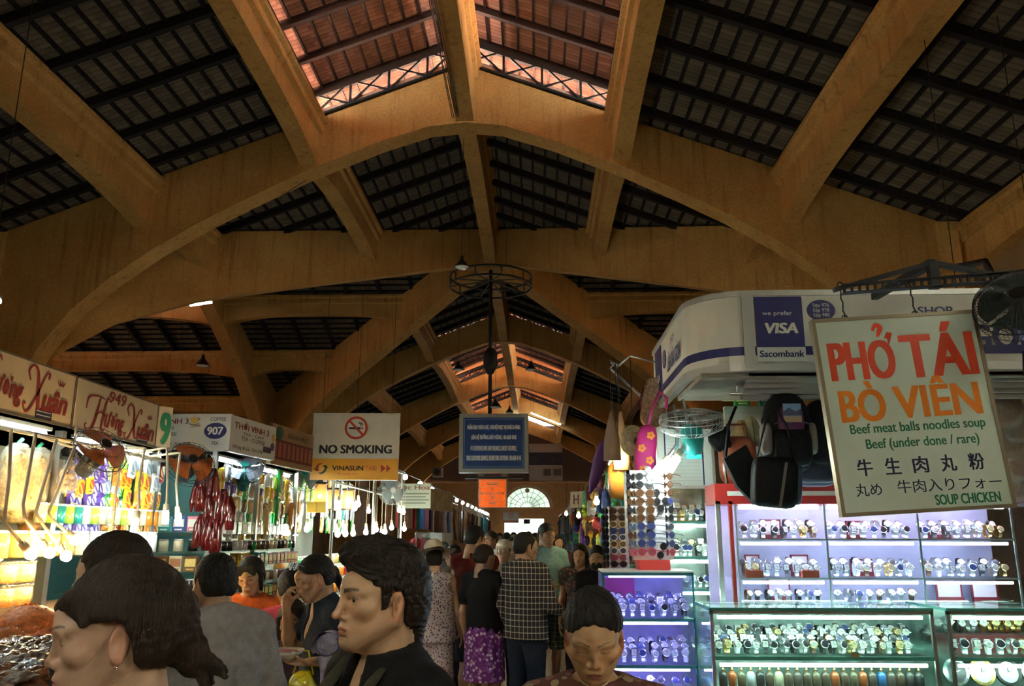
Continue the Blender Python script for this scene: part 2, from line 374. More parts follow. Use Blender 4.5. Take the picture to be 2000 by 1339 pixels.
# diagonal valley beams meeting over the crossing
VAL = [(0,9.36),(.9,9.12),(2.95,8.17),(4.5,7.45),(6,6.72),(7.2,5.9),(8.0,5.0),(8.3,3.6),(8.35,0)]
for sx in (-1,1):
    for sy in (-1,1):
        b = MB(); d = Vector((sx,sy,0)); pr_ = Vector((sx,-sy,0)).normalized()*.23
        for (ua, za), (ub, zb) in zip(VAL[:-1], VAL[1:]):
            def top(u, z): return (u, roofz(u)-.04) if u < 7.9 else (9.0, z if z < 4 else roofz(8.9)-.05)
            q = [(ua,za),(ub,zb),top(ub,zb),top(ua,za)]
            c = Vector((RX,YC,0))
            b.add([c+d*u+pr_+Vector((0,0,z)) for u, z in q]+[c+d*u-pr_+Vector((0,0,z)) for u, z in q], [(0,1,2,3),(7,6,5,4),(1,0,4,5),(3,2,6,7),(0,3,7,4),(2,1,5,6)])
        struct(b.build('diagonal_beam', M_PLASTER), 'ochre diagonal beam under the %s %s valley of the crossing' % ('near' if sy < 0 else 'far', 'left' if sx < 0 else 'right'))
# ---- roof planes, with rafters and battens hung under them
def roof_part(name, polys, axis, rafter_runs, batten_runs, mtile, label):
    """polys: closed outlines (x,y,z); runs: list of (p,q) segments"""
    b = MB()
    for pl in polys:
        n = len(pl); lo = [Vector(p) for p in pl]; hi = [p+Vector((0,0,.12)) for p in lo]
        b.add(lo+hi, [tuple(range(n))], mi=0)
        b.add(lo+hi, [tuple(range(2*n-1,n-1,-1))]+[(i,(i+1)%n,(i+1)%n+n,i+n) for i in range(n)], mi=1)
    o = struct(b.build(name, [mtile, M_ROOFTOP]), label)
    r = MB()
    for p, q in rafter_runs: r.bar(Vector(p)-Vector((0,0,.08)), Vector(q)-Vector((0,0,.08)), .10, .16)
    if rafter_runs: r.build('rafter', M_BATTEN, o)
    t = MB()
    for p, q in batten_runs: t.bar(Vector(p)-Vector((0,0,.02)), Vector(q)-Vector((0,0,.02)), .045, .06)
    if batten_runs: t.build('batten', M_BATTEN, o)
    return o
def slope(sg, ya, yb, u0, u1, label, zoff=0, mt=None, raft=1.09, bat=.283):
    f = lambda u, y: (RX+sg*u, y, RZ+zoff-SL*u)
    pl = [f(u0,ya),f(u1,ya),f(u1,yb),f(u0,yb)]
    if sg < 0: pl = pl[::-1]
    n = max(1, round((yb-ya)/raft)); R = [(f(u0,ya+(yb-ya)*(k+.5)/n), f(u1,ya+(yb-ya)*(k+.5)/n)) for k in range(n)]
    m = max(1, round((u1-u0)/bat)); B = [(f(u0+(u1-u0)*(k+.5)/m,ya), f(u0+(u1-u0)*(k+.5)/m,yb)) for k in range(m)]
    return roof_part('ceiling', [pl], 'Y', R, B, mt or M_TILE_Y, label)
for j, (ya, yb) in enumerate([(-6, ARCH_Y[1]), (ARCH_Y[2], ARCH_Y[3]), (ARCH_Y[3], ARCH_Y[4]), (ARCH_Y[4], ARCH_Y[5]+.46)]):
    for sg in (-1,1):
        slope(sg, ya, yb, 3.08, 9.9, 'dark tiled roof slope %s of the %s' % ('left' if sg < 0 else 'right', names[j]))
for sg in (-1,1): slope(sg, -6, ARCH_Y[0]+.46, 0, 3.09, 'dark tiled roof slope over the camera')
def crossing_tri(kind, sg, sd):
    """half of a wing's roof over the crossing; kind N = nave slopes, T = side-wing slopes"""
    e = 9.9; R = []; B = []
    if kind == 'N':
        far = (ARCH_Y[1]-YC) if sg < 0 else (ARCH_Y[2]-YC)
        f = lambda u, v: (RX+sd*u, YC+v, RZ-SL*u)
        ln = abs(far)
        pts = [(0,0),(min(e,ln),math.copysign(min(e,ln),far)),(e,far),(0,far)] if e > ln else [(0,0),(e,math.copysign(e,far)),(e,far),(0,far)]
        pl = [f(u,v) for u, v in pts]
        k = .55
        while k < ln: R.append((f(0,math.copysign(k,far)), f(min(e,k),math.copysign(k,far)))); k += 1.09
        u = .14
        while u < min(e,ln): B.append((f(u,math.copysign(u,far)), f(u,far))); u += .283
        mt = M_TILE_Y
    else:
        f = lambda u, v: (RX+v, YC+sd*u, RZ-SL*u)
        far = sg*HALF; ln = HALF
        pl = [f(0,0), f(ln,far), f(e,far), f(0,far)]
        pl = [f(0,0), f(ln,far), f(0,far)]
        k = .55
        while k < ln: R.append((f(0,math.copysign(k,far)), f(k,math.copysign(k,far)))); k += 1.09
        u = .14
        while u < ln: B.append((f(u,math.copysign(u,far)), f(u,far))); u += .283
        mt = M_TILE_X
    v = [Vector(p) for p in pl]; nrm = (v[1]-v[0]).cross(v[2]-v[0])
    if nrm.z > 0: pl = pl[::-1]
    roof_part('ceiling', [pl], kind, R, B, mt, 'dark tiled roof slope over the crossing')
for sg in (-1,1):
    for sd in (-1,1):
        crossing_tri('N', sg, sd); crossing_tri('T', sg, sd)
# side wings
for sg in (-1,1):
    for sd in (-1,1):
        xa, xb = sorted((RX+sg*HALF, RX+sg*32))
        f = lambda x, u: (x, YC+sd*u, RZ-SL*u)
        pl = [f(xa,3.08),f(xb,3.08),f(xb,9.9),f(xa,9.9)]; v = [Vector(p) for p in pl]
        if (v[1]-v[0]).cross(v[2]-v[0]).z > 0: pl = pl[::-1]
        n = 20; R = [(f(xa+(xb-xa)*(k+.5)/n,3.08), f(xa+(xb-xa)*(k+.5)/n,9.9)) for k in range(n)]
        B = [(f(xa,3.08+.283*(k+.5)), f(xb,3.08+.283*(k+.5))) for k in range(24)]
        roof_part('ceiling', [pl], 'X', R, B, M_TILE_X, 'dark tiled roof slope of the %s side wing' % ('left' if sg < 0 else 'right'))
# ---- raised skylight roofs: open trussed sides under a terracotta tiled cap
def lantern(ya, yb, label, along='Y', cx=RX):
    root = thing('skylight_roof', label, 'skylight', tr(cx if along == 'Y' else 0, 0, 0)); root['kind'] = 'structure'
    zb = roofz(2.95); LH = .62; over = .95; sl = .385
    Z = lambda u: RZ+LH-sl*abs(u)
    if along == 'Y': f = lambda u, y, z: (u, y, z)
    else: f = lambda u, y, z: (y, YC+u, z)
    t = MB()
    for sg in (-1,1):
        pl = [f(0,ya-over,Z(0)),f(sg*(2.95+over),ya-over,Z(2.95+over)),f(sg*(2.95+over),yb+over,Z(2.95+over)),f(0,yb+over,Z(0))]
        v = [Vector(p) for p in pl]
        if (v[1]-v[0]).cross(v[2]-v[0]).z > 0: pl = pl[::-1]
        lo = [Vector(p) for p in pl]; hi = [p+Vector((0,0,.08)) for p in lo]
        t.add(lo+hi, [(0,1,2,3)], mi=0); t.add(lo+hi, [(7,6,5,4)]+[(i,(i+1)%4,(i+1)%4+4,i+4) for i in range(4)], mi=1)
    t.build('tiled_cap', [M_LTILE if along == 'Y' else M_LTILE, M_ROOFTOP], root)
    r = MB(); n = round((yb-ya)/1.09)
    for k in range(n+1):
        y = ya+(yb-ya)*k/n
        for sg in (-1,1): r.bar(f(0,y,Z(0)-.07), f(sg*2.95,y,Z(2.95)-.07), .09, .13)
    r.build('rafter', M_RUST, root)
    bt = MB(); m = 13
    for k in range(m):
        for sg in (-1,1):
            u = sg*3.8*(k+.5)/m; bt.bar(f(u,ya-over,Z(u)-.02), f(u,yb+over,Z(u)-.02), .04, .05)
    bt.build('batten', M_RUST, root)
    ts = MB(); n = round((yb-ya)/1.09)
    for sg in (-1,1):                      # side trusses
        u = sg*2.95
        ts.bar(f(u,ya,Z(2.95)-.14), f(u,yb,Z(2.95)-.14), .07, .12); ts.bar(f(u,ya,zb+.03), f(u,yb,zb+.03), .06, .05)
        for k in range(n+1):
            y = ya+(yb-ya)*k/n; ts.bar(f(u,y,zb), f(u,y,Z(2.95)-.1), .045, .045)
            if k < n:
                y2 = ya+(yb-ya)*(k+1)/n
                ts.bar(f(u,y,zb+.03), f(u,y2,Z(2.95)-.14), .03, .03); ts.bar(f(u,y2,zb+.03), f(u,y,Z(2.95)-.14), .03, .03)
    for y in (ya+.04, yb-.04):             # gable trusses standing on the arches
        for sg in (-1,1):
            ts.bar(f(0,y,Z(0)-.16), f(sg*2.95,y,Z(2.95)-.16), .08, .15); ts.bar(f(0,y,RZ-.02), f(sg*2.95,y,roofz(2.95)-.0), .05, .04)
            m = 4
            for k in range(m+1):
                u = sg*2.95*k/m
                ts.bar(f(u,y,roofz(u)), f(u,y,Z(u)-.12), .045, .045)
                if k < m:
                    u2 = sg*2.95*(k+1)/m; ts.bar(f(u,y,roofz(u)), f(u2,y,Z(u2)-.14), .035, .035); ts.bar(f(u2,y,roofz(u2)), f(u,y,Z(u)-.14), .035, .035)
    ts.build('truss', M_IRON, root)
    e = MB()                                # boards hanging along the outer edge of the cap
    for y in (ya-over, yb+over):
        for sg in (-1,1): e.bar(f(0,y,Z(0)-.12), f(sg*(2.95+over),y,Z(2.95+over)-.12), .03, .26)
    e.build('barge_board', mat('orange_barge_board', (.72,.36,.16), .8), root)
    return root
lantern(4.66, ARCH_Y[1], 'open terracotta skylight roof over the near bay')
lantern(ARCH_Y[2]+.46, ARCH_Y[3], 'open terracotta skylight roof just past the crossing')
lantern(ARCH_Y[3]+.46, ARCH_Y[4], 'open terracotta skylight roof between the two far arches')
lantern(ARCH_Y[4]+.46, ARCH_Y[5], 'open terracotta skylight roof nearest the end wall')
for sg in (-1,1):
    for j in range(2):
        xa, xb = sorted((RX+sg*(HALF+.46+10*j), RX+sg*(HALF+10+10*j)))
        lantern(xa, xb, 'open skylight roof over the %s side wing, bay %s from the crossing' % ('left' if sg < 0 else 'right', nth(j+1)), 'X', 0)
# ---- floor and walls
fl = MB(); fl.box((-40,-8,-.2),(40,70,0))
m, N, L, b_ = _new('worn_floor_tile'); tcn = N.new('ShaderNodeNewGeometry'); bk = N.new('ShaderNodeTexBrick'); bk.offset = 0
bk.inputs['Scale'].default_value = 1; bk.inputs['Brick Width'].default_value = .3; bk.inputs['Row Height'].default_value = .3; bk.inputs['Mortar Size'].default_value = .006
bk.inputs['Color1'].default_value = (.33,.25,.18,1); bk.inputs['Color2'].default_value = (.27,.20,.15,1); bk.inputs['Mortar'].default_value = (.10,.08,.06,1)
L.new(tcn.outputs['Position'], bk.inputs['Vector']); L.new(bk.outputs[0], b_.inputs['Base Color']); b_.inputs['Roughness'].default_value = .6
struct(fl.build('floor', m), 'worn beige tiled market floor')
M_DARKWALL = mat('dim_side_wall', (.30,.19,.09), .9, noise=.25, nscale=1.5)
def wall(name, a, b, label): q = MB(); q.box(a, b); return struct(q.build(name, M_DARKWALL), label)
wall('wall_left', (-10.75,-6,0), (-10.5,14.2,roofz(9.3)+.02), 'dim ochre wall along the left side of the near bay')
wall('wall_right', (7.85,-6,0), (8.1,14.2,roofz(9.3)+.02), 'dim ochre wall along the right side of the near bay')
wall('wall_far_left', (-10.75,32.2,0), (-10.5,62.5,roofz(9.3)+.02), 'dim ochre wall along the left side past the crossing')
wall('wall_far_right', (7.85,32.2,0), (8.1,62.5,roofz(9.3)+.02), 'dim ochre wall along the right side past the crossing')
for sx, nm in ((-1,'left'),(1,'right')):
    x = RX+sx*31.5
    wall('wall_%s_wing_end' % nm, (x-.15,YC-9.9,0), (x+.15,YC+9.9,roofz(3)), 'end wall of the %s side wing' % nm)
    for yy, q in ((YC-9.4,'near'),(YC+9.4,'far')):
        xa, xb = sorted((RX+sx*9.2, RX+sx*31.5))
        wall('wall_%s_wing_%s' % (nm,q), (xa,yy-.12,0), (xb,yy+.12,roofz(9.4)), '%s wall of the %s side wing' % (q,nm))
wall('wall_rear', (-10.7,-6,0), (8,-5.8,roofz(0)), 'wall behind the camera')
# end wall with its lit doorway and fan window
EY = 62.2
ew = MB()
def wpoly(pts): ew.prism(pts, .3, tr(0,EY,0))
dx0, dx1, dzt = -2.45, .47, 2.95
fx, fzb, fr_ = -.75, 3.75, 1.95
ew.box((-10.6,EY,0),(dx0,EY+.3,3.75)); ew.box((dx1,EY,0),(8,EY+.3,3.75)); ew.box((dx0,EY,dzt),(dx1,EY+.3,3.75))
n = 16
arcp = [(fx+fr_*math.cos(PI*k/n), fzb+fr_*.88*math.sin(PI*k/n)) for k in range(n+1)]
for k in range(n):
    (xa, za), (xb, zb) = arcp[k], arcp[k+1]
    wpoly([(xa,za),(xa,5.6),(xb,5.6),(xb,zb)])
ew.box((-10.6,EY,3.75),(fx-fr_,EY+.3,5.6)); ew.box((fx+fr_,EY,3.75),(8,EY+.3,5.6))
struct(ew.build('wall_end', mat('end_wall_ochre', (.46,.28,.12), .9, noise=.15)), 'ochre end wall with a doorway and fan window')
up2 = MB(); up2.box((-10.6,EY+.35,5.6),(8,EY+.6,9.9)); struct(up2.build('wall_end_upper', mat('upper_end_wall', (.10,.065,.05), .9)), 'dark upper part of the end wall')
fw_ = thing('window_1', 'bright fan-shaped window in the end wall above the doorway', 'window', tr(fx,EY+.1,fzb)); fw_['kind'] = 'structure'
q = MB(); q.ring((0,0,0), fr_-.28, fr_, .12, 24, scl(1,1,.88), a0=0, a1=PI); q.box((-fr_,0,-.07),(fr_,.12,.05)); q.disc((0,-.02,1.28), .17,.17,.1, 20); q.build('frame', mat('window_frame_cream', (.55,.46,.30), .7), fw_)
q = MB()
for k in range(1,10): a = PI*k/10; q.bar((.35*math.cos(a),.05,.35*math.sin(a)*.88), ((fr_-.25)*math.cos(a),.05,(fr_-.25)*math.sin(a)*.88), .035,.03)
for rr in (.5,.9,1.3): q.ring((0,.04,0), rr, rr+.035, .03, 24, scl(1,1,.88), a0=0, a1=PI)
q.build('tracery', mat('window_tracery', (.5,.5,.42), .6), fw_)
MB().add([(0,.09,0)]+[((fr_-.1)*math.cos(PI*k/24),.09,(fr_-.1)*.88*math.sin(PI*k/24)) for k in range(25)], [(0,k+1,k+2) for k in range(24)]).build('pane', glassy('dimming_window_glass', (.20,.22,.20), .1), fw_)  # pane tinted dark to dim the bright daylight behind it
# street beyond the doorway: sunlit pavement and pale facade
st = MB(); st.box((-12,EY+.6,-.2),(12,90,-.02)); struct(st.build('ground', mat('sunlit_pavement', (.10,.10,.09), .9)), 'sunlit pavement outside the end doorway')
fc = MB(); fc.box((-14,86,0),(14,86.4,9)); fc.box((-5,85.9,2.6),(5,86,2.9)); struct(fc.build('facade', mat('pale_facade', (.055,.075,.068), .9, noise=.5, nscale=.6)), 'pale building across the street')
# ------------------------------------------------------------------ generic shop things
LEFTF, RIGHTF = rotz(PI/2), rotz(-PI/2)          # boards facing the aisle from its left / right side
def superell(mb, c, r, e1=.5, e2=.5, nu=20, nv=12, M=None, mi=0, fn=None):
    sp = lambda x, e: math.copysign(abs(x)**e, x)
    def f(u, v):
        a = 2*PI*u; b = PI*(v-.5); b = max(-PI/2+1e-4, min(PI/2-1e-4, b))
        p = Vector((r[0]*sp(math.cos(b),e1)*sp(math.cos(a),e2), r[1]*sp(math.cos(b),e1)*sp(math.sin(a),e2), r[2]*sp(math.sin(b),e1)))
        if fn: p = fn(p)
        return Vector(c)+p
    return mb.grid(f, nu, nv, M, mi, closeu=True)
def board(name, label, M, w, h, m, cat='sign', th=.03, frame=None, fw=.02, group=None):
    r = thing(name, label, cat, M, group)
    MB().box((-w/2,0,-h/2),(w/2,th,h/2)).build('panel', m, r)
    if frame:
        b = MB()
        b.box((-w/2-fw,-.008,h/2),(w/2+fw,th+.004,h/2+fw)); b.box((-w/2-fw,-.008,-h/2-fw),(w/2+fw,th+.004,-h/2))
        b.box((-w/2-fw,-.008,-h/2),(-w/2,th+.004,h/2)); b.box((w/2,-.008,-h/2),(w/2+fw,th+.004,h/2)); b.build('frame', frame, r)
    return r
def at(r, x, z, y=0): return tr(x, y, z)
def patch(r, name, x, z, w, h, m, y=-.001): return MB().box((x-w/2,y,z-h/2),(x+w/2,y+.0008,z+h/2)).build(name, m, r)
RED = cm((.40,.015,.02)); NAVY = cm((.025,.03,.20)); INK = cm((.015,.015,.02)); ORANGE = cm((.95,.26,.02)); GREEN = cm((.02,.22,.10))
# ---- PHO sign hung from an iron bracket
M_PHO = mat('mint_white_board', (.76,.92,.83), .25, coat=.3)
ph_c = P(1778, 801, 4.1); PW, PH = .80, .96
MP = tr(ph_c) @ roty(math.radians(-3.2)) @ rotx(math.radians(-2))
s = board('noodle_menu_sign', 'large tilted white menu board reading PHO TAI BO VIEN hung on wires', MP, PW, PH, M_PHO, th=.035, frame=mat('tarnished_brass', (.34,.29,.19), .4, metal=.5), fw=.018)
PR = mat('sign_red_orange', (.92,.10,.035), .4); PO = mat('sign_orange', (.98,.30,.01), .4); PG = mat('sign_green', (.01,.24,.11), .4); PN = mat('sign_navy', (.02,.025,.10), .4)
text(s, 'PHO', PR, at(s,-.195,.268), .315, .195, bold=.032, name='red_lettering'); text(s, 'TÁI', PR, at(s,.19,.305), .355, .275, bold=.032, name='red_lettering')
text(s, 'BÒ', PO, at(s,-.23,.058), .215, .20, bold=.03, name='orange_lettering'); text(s, 'VIÊN', PO, at(s,.14,.065), .415, .20, bold=.03, name='orange_lettering')
text(s, 'Beef meat balls noodles soup', PG, at(s,.02,-.085), .66, .062, bold=.016, name='green_lettering'); text(s, 'Beef (under done / rare)', PG, at(s,.03,-.162), .55, .062, bold=.016, name='green_lettering')
for k, ch in enumerate('牛生肉丸粉'): text(s, ch, PN, at(s,-.27+.135*k,-.268), .072, .080, bold=.02, name='chinese_lettering')
text(s, '丸め', PN, at(s,-.27,-.375), .125, .062, bold=.004, name='japanese_lettering'); text(s, '牛肉入りフォー', PN, at(s,.12,-.370), .50, .062, bold=.004, name='japanese_lettering')
text(s, 'SOUP CHICKEN', PG, at(s,.195,-.442), .31, .048, bold=.022, name='green_lettering')
for x in (-.24,.12):
    b = MB(); p = [(x+.004*math.sin(k*2.1),.01,.495+.022*k) for k in range(9)]; b.tube(p, .004, 6); b.ring((x,.008,.50), .011, .017, .006, 12); b.ring((x+.004,.008,.68), .011, .017, .006, 12); b.build('hanging_wire', M_IRON, s)
br = thing('iron_bracket', 'black slotted iron bracket with a pitched brace holding the noodle menu board', 'bracket', tr(0,4.13,0))
a0, a1, pk = P(1645,565,4.13), P(1995,538,4.13), P(1822,512,4.13)
b = MB(); v = a1-a0
for k in range(46):
    q = a0+v*(k/46); b.bar(Vector((q.x,0,q.z+.022)), Vector((q.x+v.x/46,0,q.z+.022+v.z/46)), .05, .006); b.bar(Vector((q.x,0,q.z-.022)), Vector((q.x+v.x/46,0,q.z-.022+v.z/46)), .05, .006)
    if k % 2 == 0: b.cbox((q.x+v.x/92,0,q.z), (.012,.012,.044))
b.build('slotted_rail', M_IRON, br)
b = MB(); b.bar((a0.x-.04,.01,a0.z),(pk.x,.01,pk.z),.03,.022); b.bar((pk.x,.01,pk.z),(a1.x-.02,.01,a1.z-.02),.03,.026); b.bar((pk.x,.01,pk.z),(pk.x+.0,.01,(a0.z+a1.z)/2-.03),.05,.04); b.bar((pk.x+.03,.01,pk.z-.06),(pk.x-.0,.01,pk.z-.1),.02,.012)
b.bar((pk.x,.01,pk.z),(pk.x+.02,.80,pk.z+.05),.04,.04)
b.build('brace', M_IRON, br)

# ---- watch stall fascia with its rounded corner
M_FASC = mat('cream_fascia', (.74,.72,.63), .45); M_ALU = mat('aluminium_trim', (.55,.55,.52), .4, metal=.7); M_NAVYV = mat('navy_vinyl', (.022,.022,.15), .4)
FY, FX = 5.0, .98
fz0, fz1 = P(1470,715,FY).z, P(1470,572,FY).z; fxd = P(1462,650,FY).x
fr = thing('shop_fascia', 'long cream shop fascia with navy stripe and card logo panel, rounded at its left end', 'shop sign', tr(0,0,0))
def fpath(off=0):
    pts = [Vector((FX-off,6.75,0)), Vector((FX-off,FY+.36,0))]
    for k in range(1,9): a = PI*k/16; pts.append(Vector((FX+.36-(.36+off)*math.cos(a), FY+.36-(.36+off)*math.sin(a), 0)))
    pts += [Vector((3.6,FY-off,0))]; return pts
def strip(name, z0, z1, m, off=0.0):
    pts = fpath(off); inn = fpath(off-.05); b = MB()
    for i in range(len(pts)-1):
        p, q, r_, t = pts[i], pts[i+1], inn[i+1], inn[i]
        vs = [Vector((a.x,a.y,z)) for z in (z0,z1) for a in (p,q,r_,t)]
        b.add(vs, [(0,1,5,4),(2,3,7,6),(4,5,6,7),(3,2,1,0),(3,0,4,7),(1,2,6,5)], None, False)
    return b.build(name, m, fr)
strip('panel', fz0, fz1, M_FASC); strip('navy_stripe', fz0+.07, fz0+.125, M_NAVYV, .002)
strip('bottom_trim', fz0-.03, fz0+.02, M_ALU, .012); strip('top_trim', fz1-.02, fz1+.015, M_ALU, .012)
MB().box((fxd-.035,FY-.016,fz0-.01),(fxd+.03,FY,fz1)).build('joint_cover', M_ALU, fr)
vx0, vx1 = P(1476,650,FY).x, P(1570,650,FY).x; vz1, vzm, vz0 = P(1500,580,FY).z, P(1500,678,FY).z, P(1500,706,FY).z
MB().box((vx0,FY-.008,vzm),(vx1,FY-.002,vz1)).build('card_panel', M_NAVYV, fr); MB().box((vx0,FY-.008,vz0),(vx1,FY-.002,vzm)).build('bank_panel', cm((.72,.74,.66)), fr)
vc = (vx0+vx1)/2; T = lambda x, z: tr(x, FY-.008, z)
text(fr, 'we prefer', cm((.75,.75,.7)), T(vc-.01,P(1515,613,FY).z), .185, .036); text(fr, 'VISA', cm((.80,.78,.70)), T(vc+.01,P(1520,641,FY).z), .195, .066, bold=.05, shear=.15)
text(fr, 'Sacombank', M_NAVYV, T(vc,P(1520,691,FY).z), .27, .040, bold=.03, shear=.1)
ex, ez = P(1603,606,FY).x, P(1603,606,FY).z
MB().disc((ex,FY-.005,ez), .088, .068, .004).build('stall_number_oval', M_NAVYV, fr)
text(fr, 'Sạp 976\nSạp 978\nSạp 980', cm((.75,.75,.72)), tr(ex,FY-.006,ez-.002), .10, .092, line=1.0)
text(fr, 'SHOP', M_NAVYV, T(P(1825,605,FY).x,P(1825,607,FY).z), .21, .05, bold=.03)
gx0, gx1 = P(1640,655,FY).x, P(2034,655,FY).x
text(fr, 'LIÊN SÀI GÒN', M_NAVYV, T((gx0+gx1)/2,P(1940,655,FY).z+.012), gx1-gx0, .19, bold=.04)
SM = lambda y, z: tr(FX-.003, y, z) @ RIGHTF
y0_, y1_ = 5.5, 6.55
MB().box((FX-.006,6.30,fz0+.01),(FX,6.62,fz1-.03)).build('card_panel', M_NAVYV, fr)
text(fr, 'VISA', cm((.80,.78,.70)), tr(FX-.008,6.46,(fz0+fz1)/2-.04) @ RIGHTF, .2, .06, bold=.05)
MB().disc((0,0,0), .085,.07,.004, 28, tr(FX-.004,6.16,(fz0+fz1)/2+.06) @ RIGHTF).build('stall_number_oval', M_NAVYV, fr)
text(fr, 'Sạp 976\nSạp 978\nSạp 980', cm((.75,.75,.72)), tr(FX-.005,6.16,(fz0+fz1)/2+.06) @ RIGHTF, .10, .092)
text(fr, 'SHOP', M_NAVYV, SM(5.76,(fz0+fz1)/2+.13), .17, .045, bold=.03); text(fr, 'LIÊN SÀI GÒN', M_NAVYV, SM(5.74,(fz0+fz1)/2+.0), .56, .14, bold=.03)
# awning underside: folded metal roller behind the fascia
b = MB(); b.box((FX+.05,FY+.06,fz0-.06),(3.6,FY+.95,fz0-.03)); o = b.build('soffit', mat('stall_soffit', (.34,.31,.25), .6, noise=.2), fr)
b = MB()
for k in range(5): b.box((fxd,FY+.06+.05*k,fz0-.05-.028*k),(3.6,FY+.11+.05*k,fz0-.022-.028*k))
b.build('roller_shutter', mat('shutter_steel', (.40,.36,.32), .45, metal=.4), fr)

# ---- watches
def watch_mesh(strapm, casem, dialm, square=False):
    b = MB()                                       # strap looped over a stand, buckle-side down
    pts = [(0, .022*math.sin(a)-.0, .034*math.cos(a)) for a in [math.radians(-150+15*k) for k in range(21)]]
    vs = []; fs = []
    for i, p in enumerate(pts):
        w_ = .011 if 5 < i < 15 else .009
        for x in (-w_, w_): vs.append((x, p[1], p[2])); vs.append((x, p[1]*.86, p[2]*.9))
    n = len(pts)
    for i in range(n-1):
        a = 4*i; c = 4*(i+1)
        fs += [(a,a+2,c+2,c),(a+1,c+1,c+3,a+3),(a,c,c+1,a+1),(a+2,a+3,c+3,c+2)]
    b.add(vs, fs, tr(0,0,.036), False, 0)
    Mc = tr(0,-.0225,.050) @ rotx(math.radians(68))
    if square: b.cbox((0,0,0),(.030,.034,.010), Mc, 1)
    else: b.lathe([(.0001,-.006),(.016,-.006),(.019,-.002),(.019,.003),(.0165,.006)], 16, Mc, 1)
    b.cbox((.020,0,0),(.006,.005,.004), Mc, 1)
    me = b.mesh('watch', [strapm, casem])
    d = MB(); Md = tr(0,-.0225,.050) @ rotx(math.radians(68)) @ tr(0,0,.0062)
    if square: d.cbox((0,0,0),(.024,.028,.001), Md)
    else: d.lathe([(.0001,0),(.0155,0),(.0001,.0006)], 16, Md, smooth=False)
    d.cbox((0,.004,.001),(.0014,.010,.0006), Md, 1); d.cbox((.004,-.0,.001),(.008,.0014,.0006), Md, 1)
    return me, d.mesh('dial', [dialm, INK])
W_STRAP = [M_STEEL, cm((.015,.013,.012),.5), cm((.12,.05,.02),.5), mat('gold_metal', (.8,.55,.2), .25, metal=1), cm((.8,.8,.78),.4)]
W_NAME = ['steel', 'black', 'brown', 'gold', 'white']
GOLD = W_STRAP[3]; D_ = [cm((.85,.85,.82),.3), cm((.03,.03,.04),.3), cm((.8,.65,.35),.3), cm((.05,.08,.3),.3)]
WATCH = []
for si, ci, di, sq in ((0,0,0,0),(1,0,0,0),(0,0,1,0),(2,3,0,0),(3,3,2,0),(1,0,1,0),(4,0,0,0),(0,0,3,0),(1,0,0,1),(0,0,0,1)):
    WATCH.append((W_NAME[si], watch_mesh(W_STRAP[si], GOLD if ci == 3 else M_CHROME, D_[di], bool(sq))))
NW = [0]
def put_watch(x, y, z, where, grp, rnd, scale=1.0, vs=None, tilt=0):
    nm, (me, dm) = rnd.choice([WATCH[k] for k in vs] if vs else WATCH); NW[0] += 1
    o = link('wristwatch', me, None, tr(x,y,z) @ rotz(rnd.uniform(-.35,.35)) @ scl(scale,scale,scale))
    tag(o, nm+' wristwatch, '+where, 'watch', grp); link('dial', dm, o); return o
def watch_row(xa, xb, n, y, z, where, grp, scale=1.0, vs=None, jit=.004, seed=1):
    rnd = random.Random(seed)
    for k in range(n):
        put_watch(xa+(xb-xa)*(k+.5)/n+rnd.uniform(-jit,jit), y+rnd.uniform(-jit,jit), z, where.replace('#', nth(k+1)), grp, rnd, scale*1.13*rnd.uniform(.93,1.08), vs)
M_ACRYL = glassy('clear_acrylic', (.97,1,1), .16)
def tube_light(name, parent, a, b_, r=.012, m=None): return MB().tube([a,b_], r, 8).build(name, m or M_TUBE, parent)
M_CASET = emit('case_tube_green_white', (.66,1,.86), 11); M_PURPT = emit('case_tube_violet', (.36,.28,1), 13); M_BLUET = emit('case_tube_blue_white', (.66,.68,1), 14)
M_CASEB = mat('case_back_pale', (.62,.68,.68), .4)
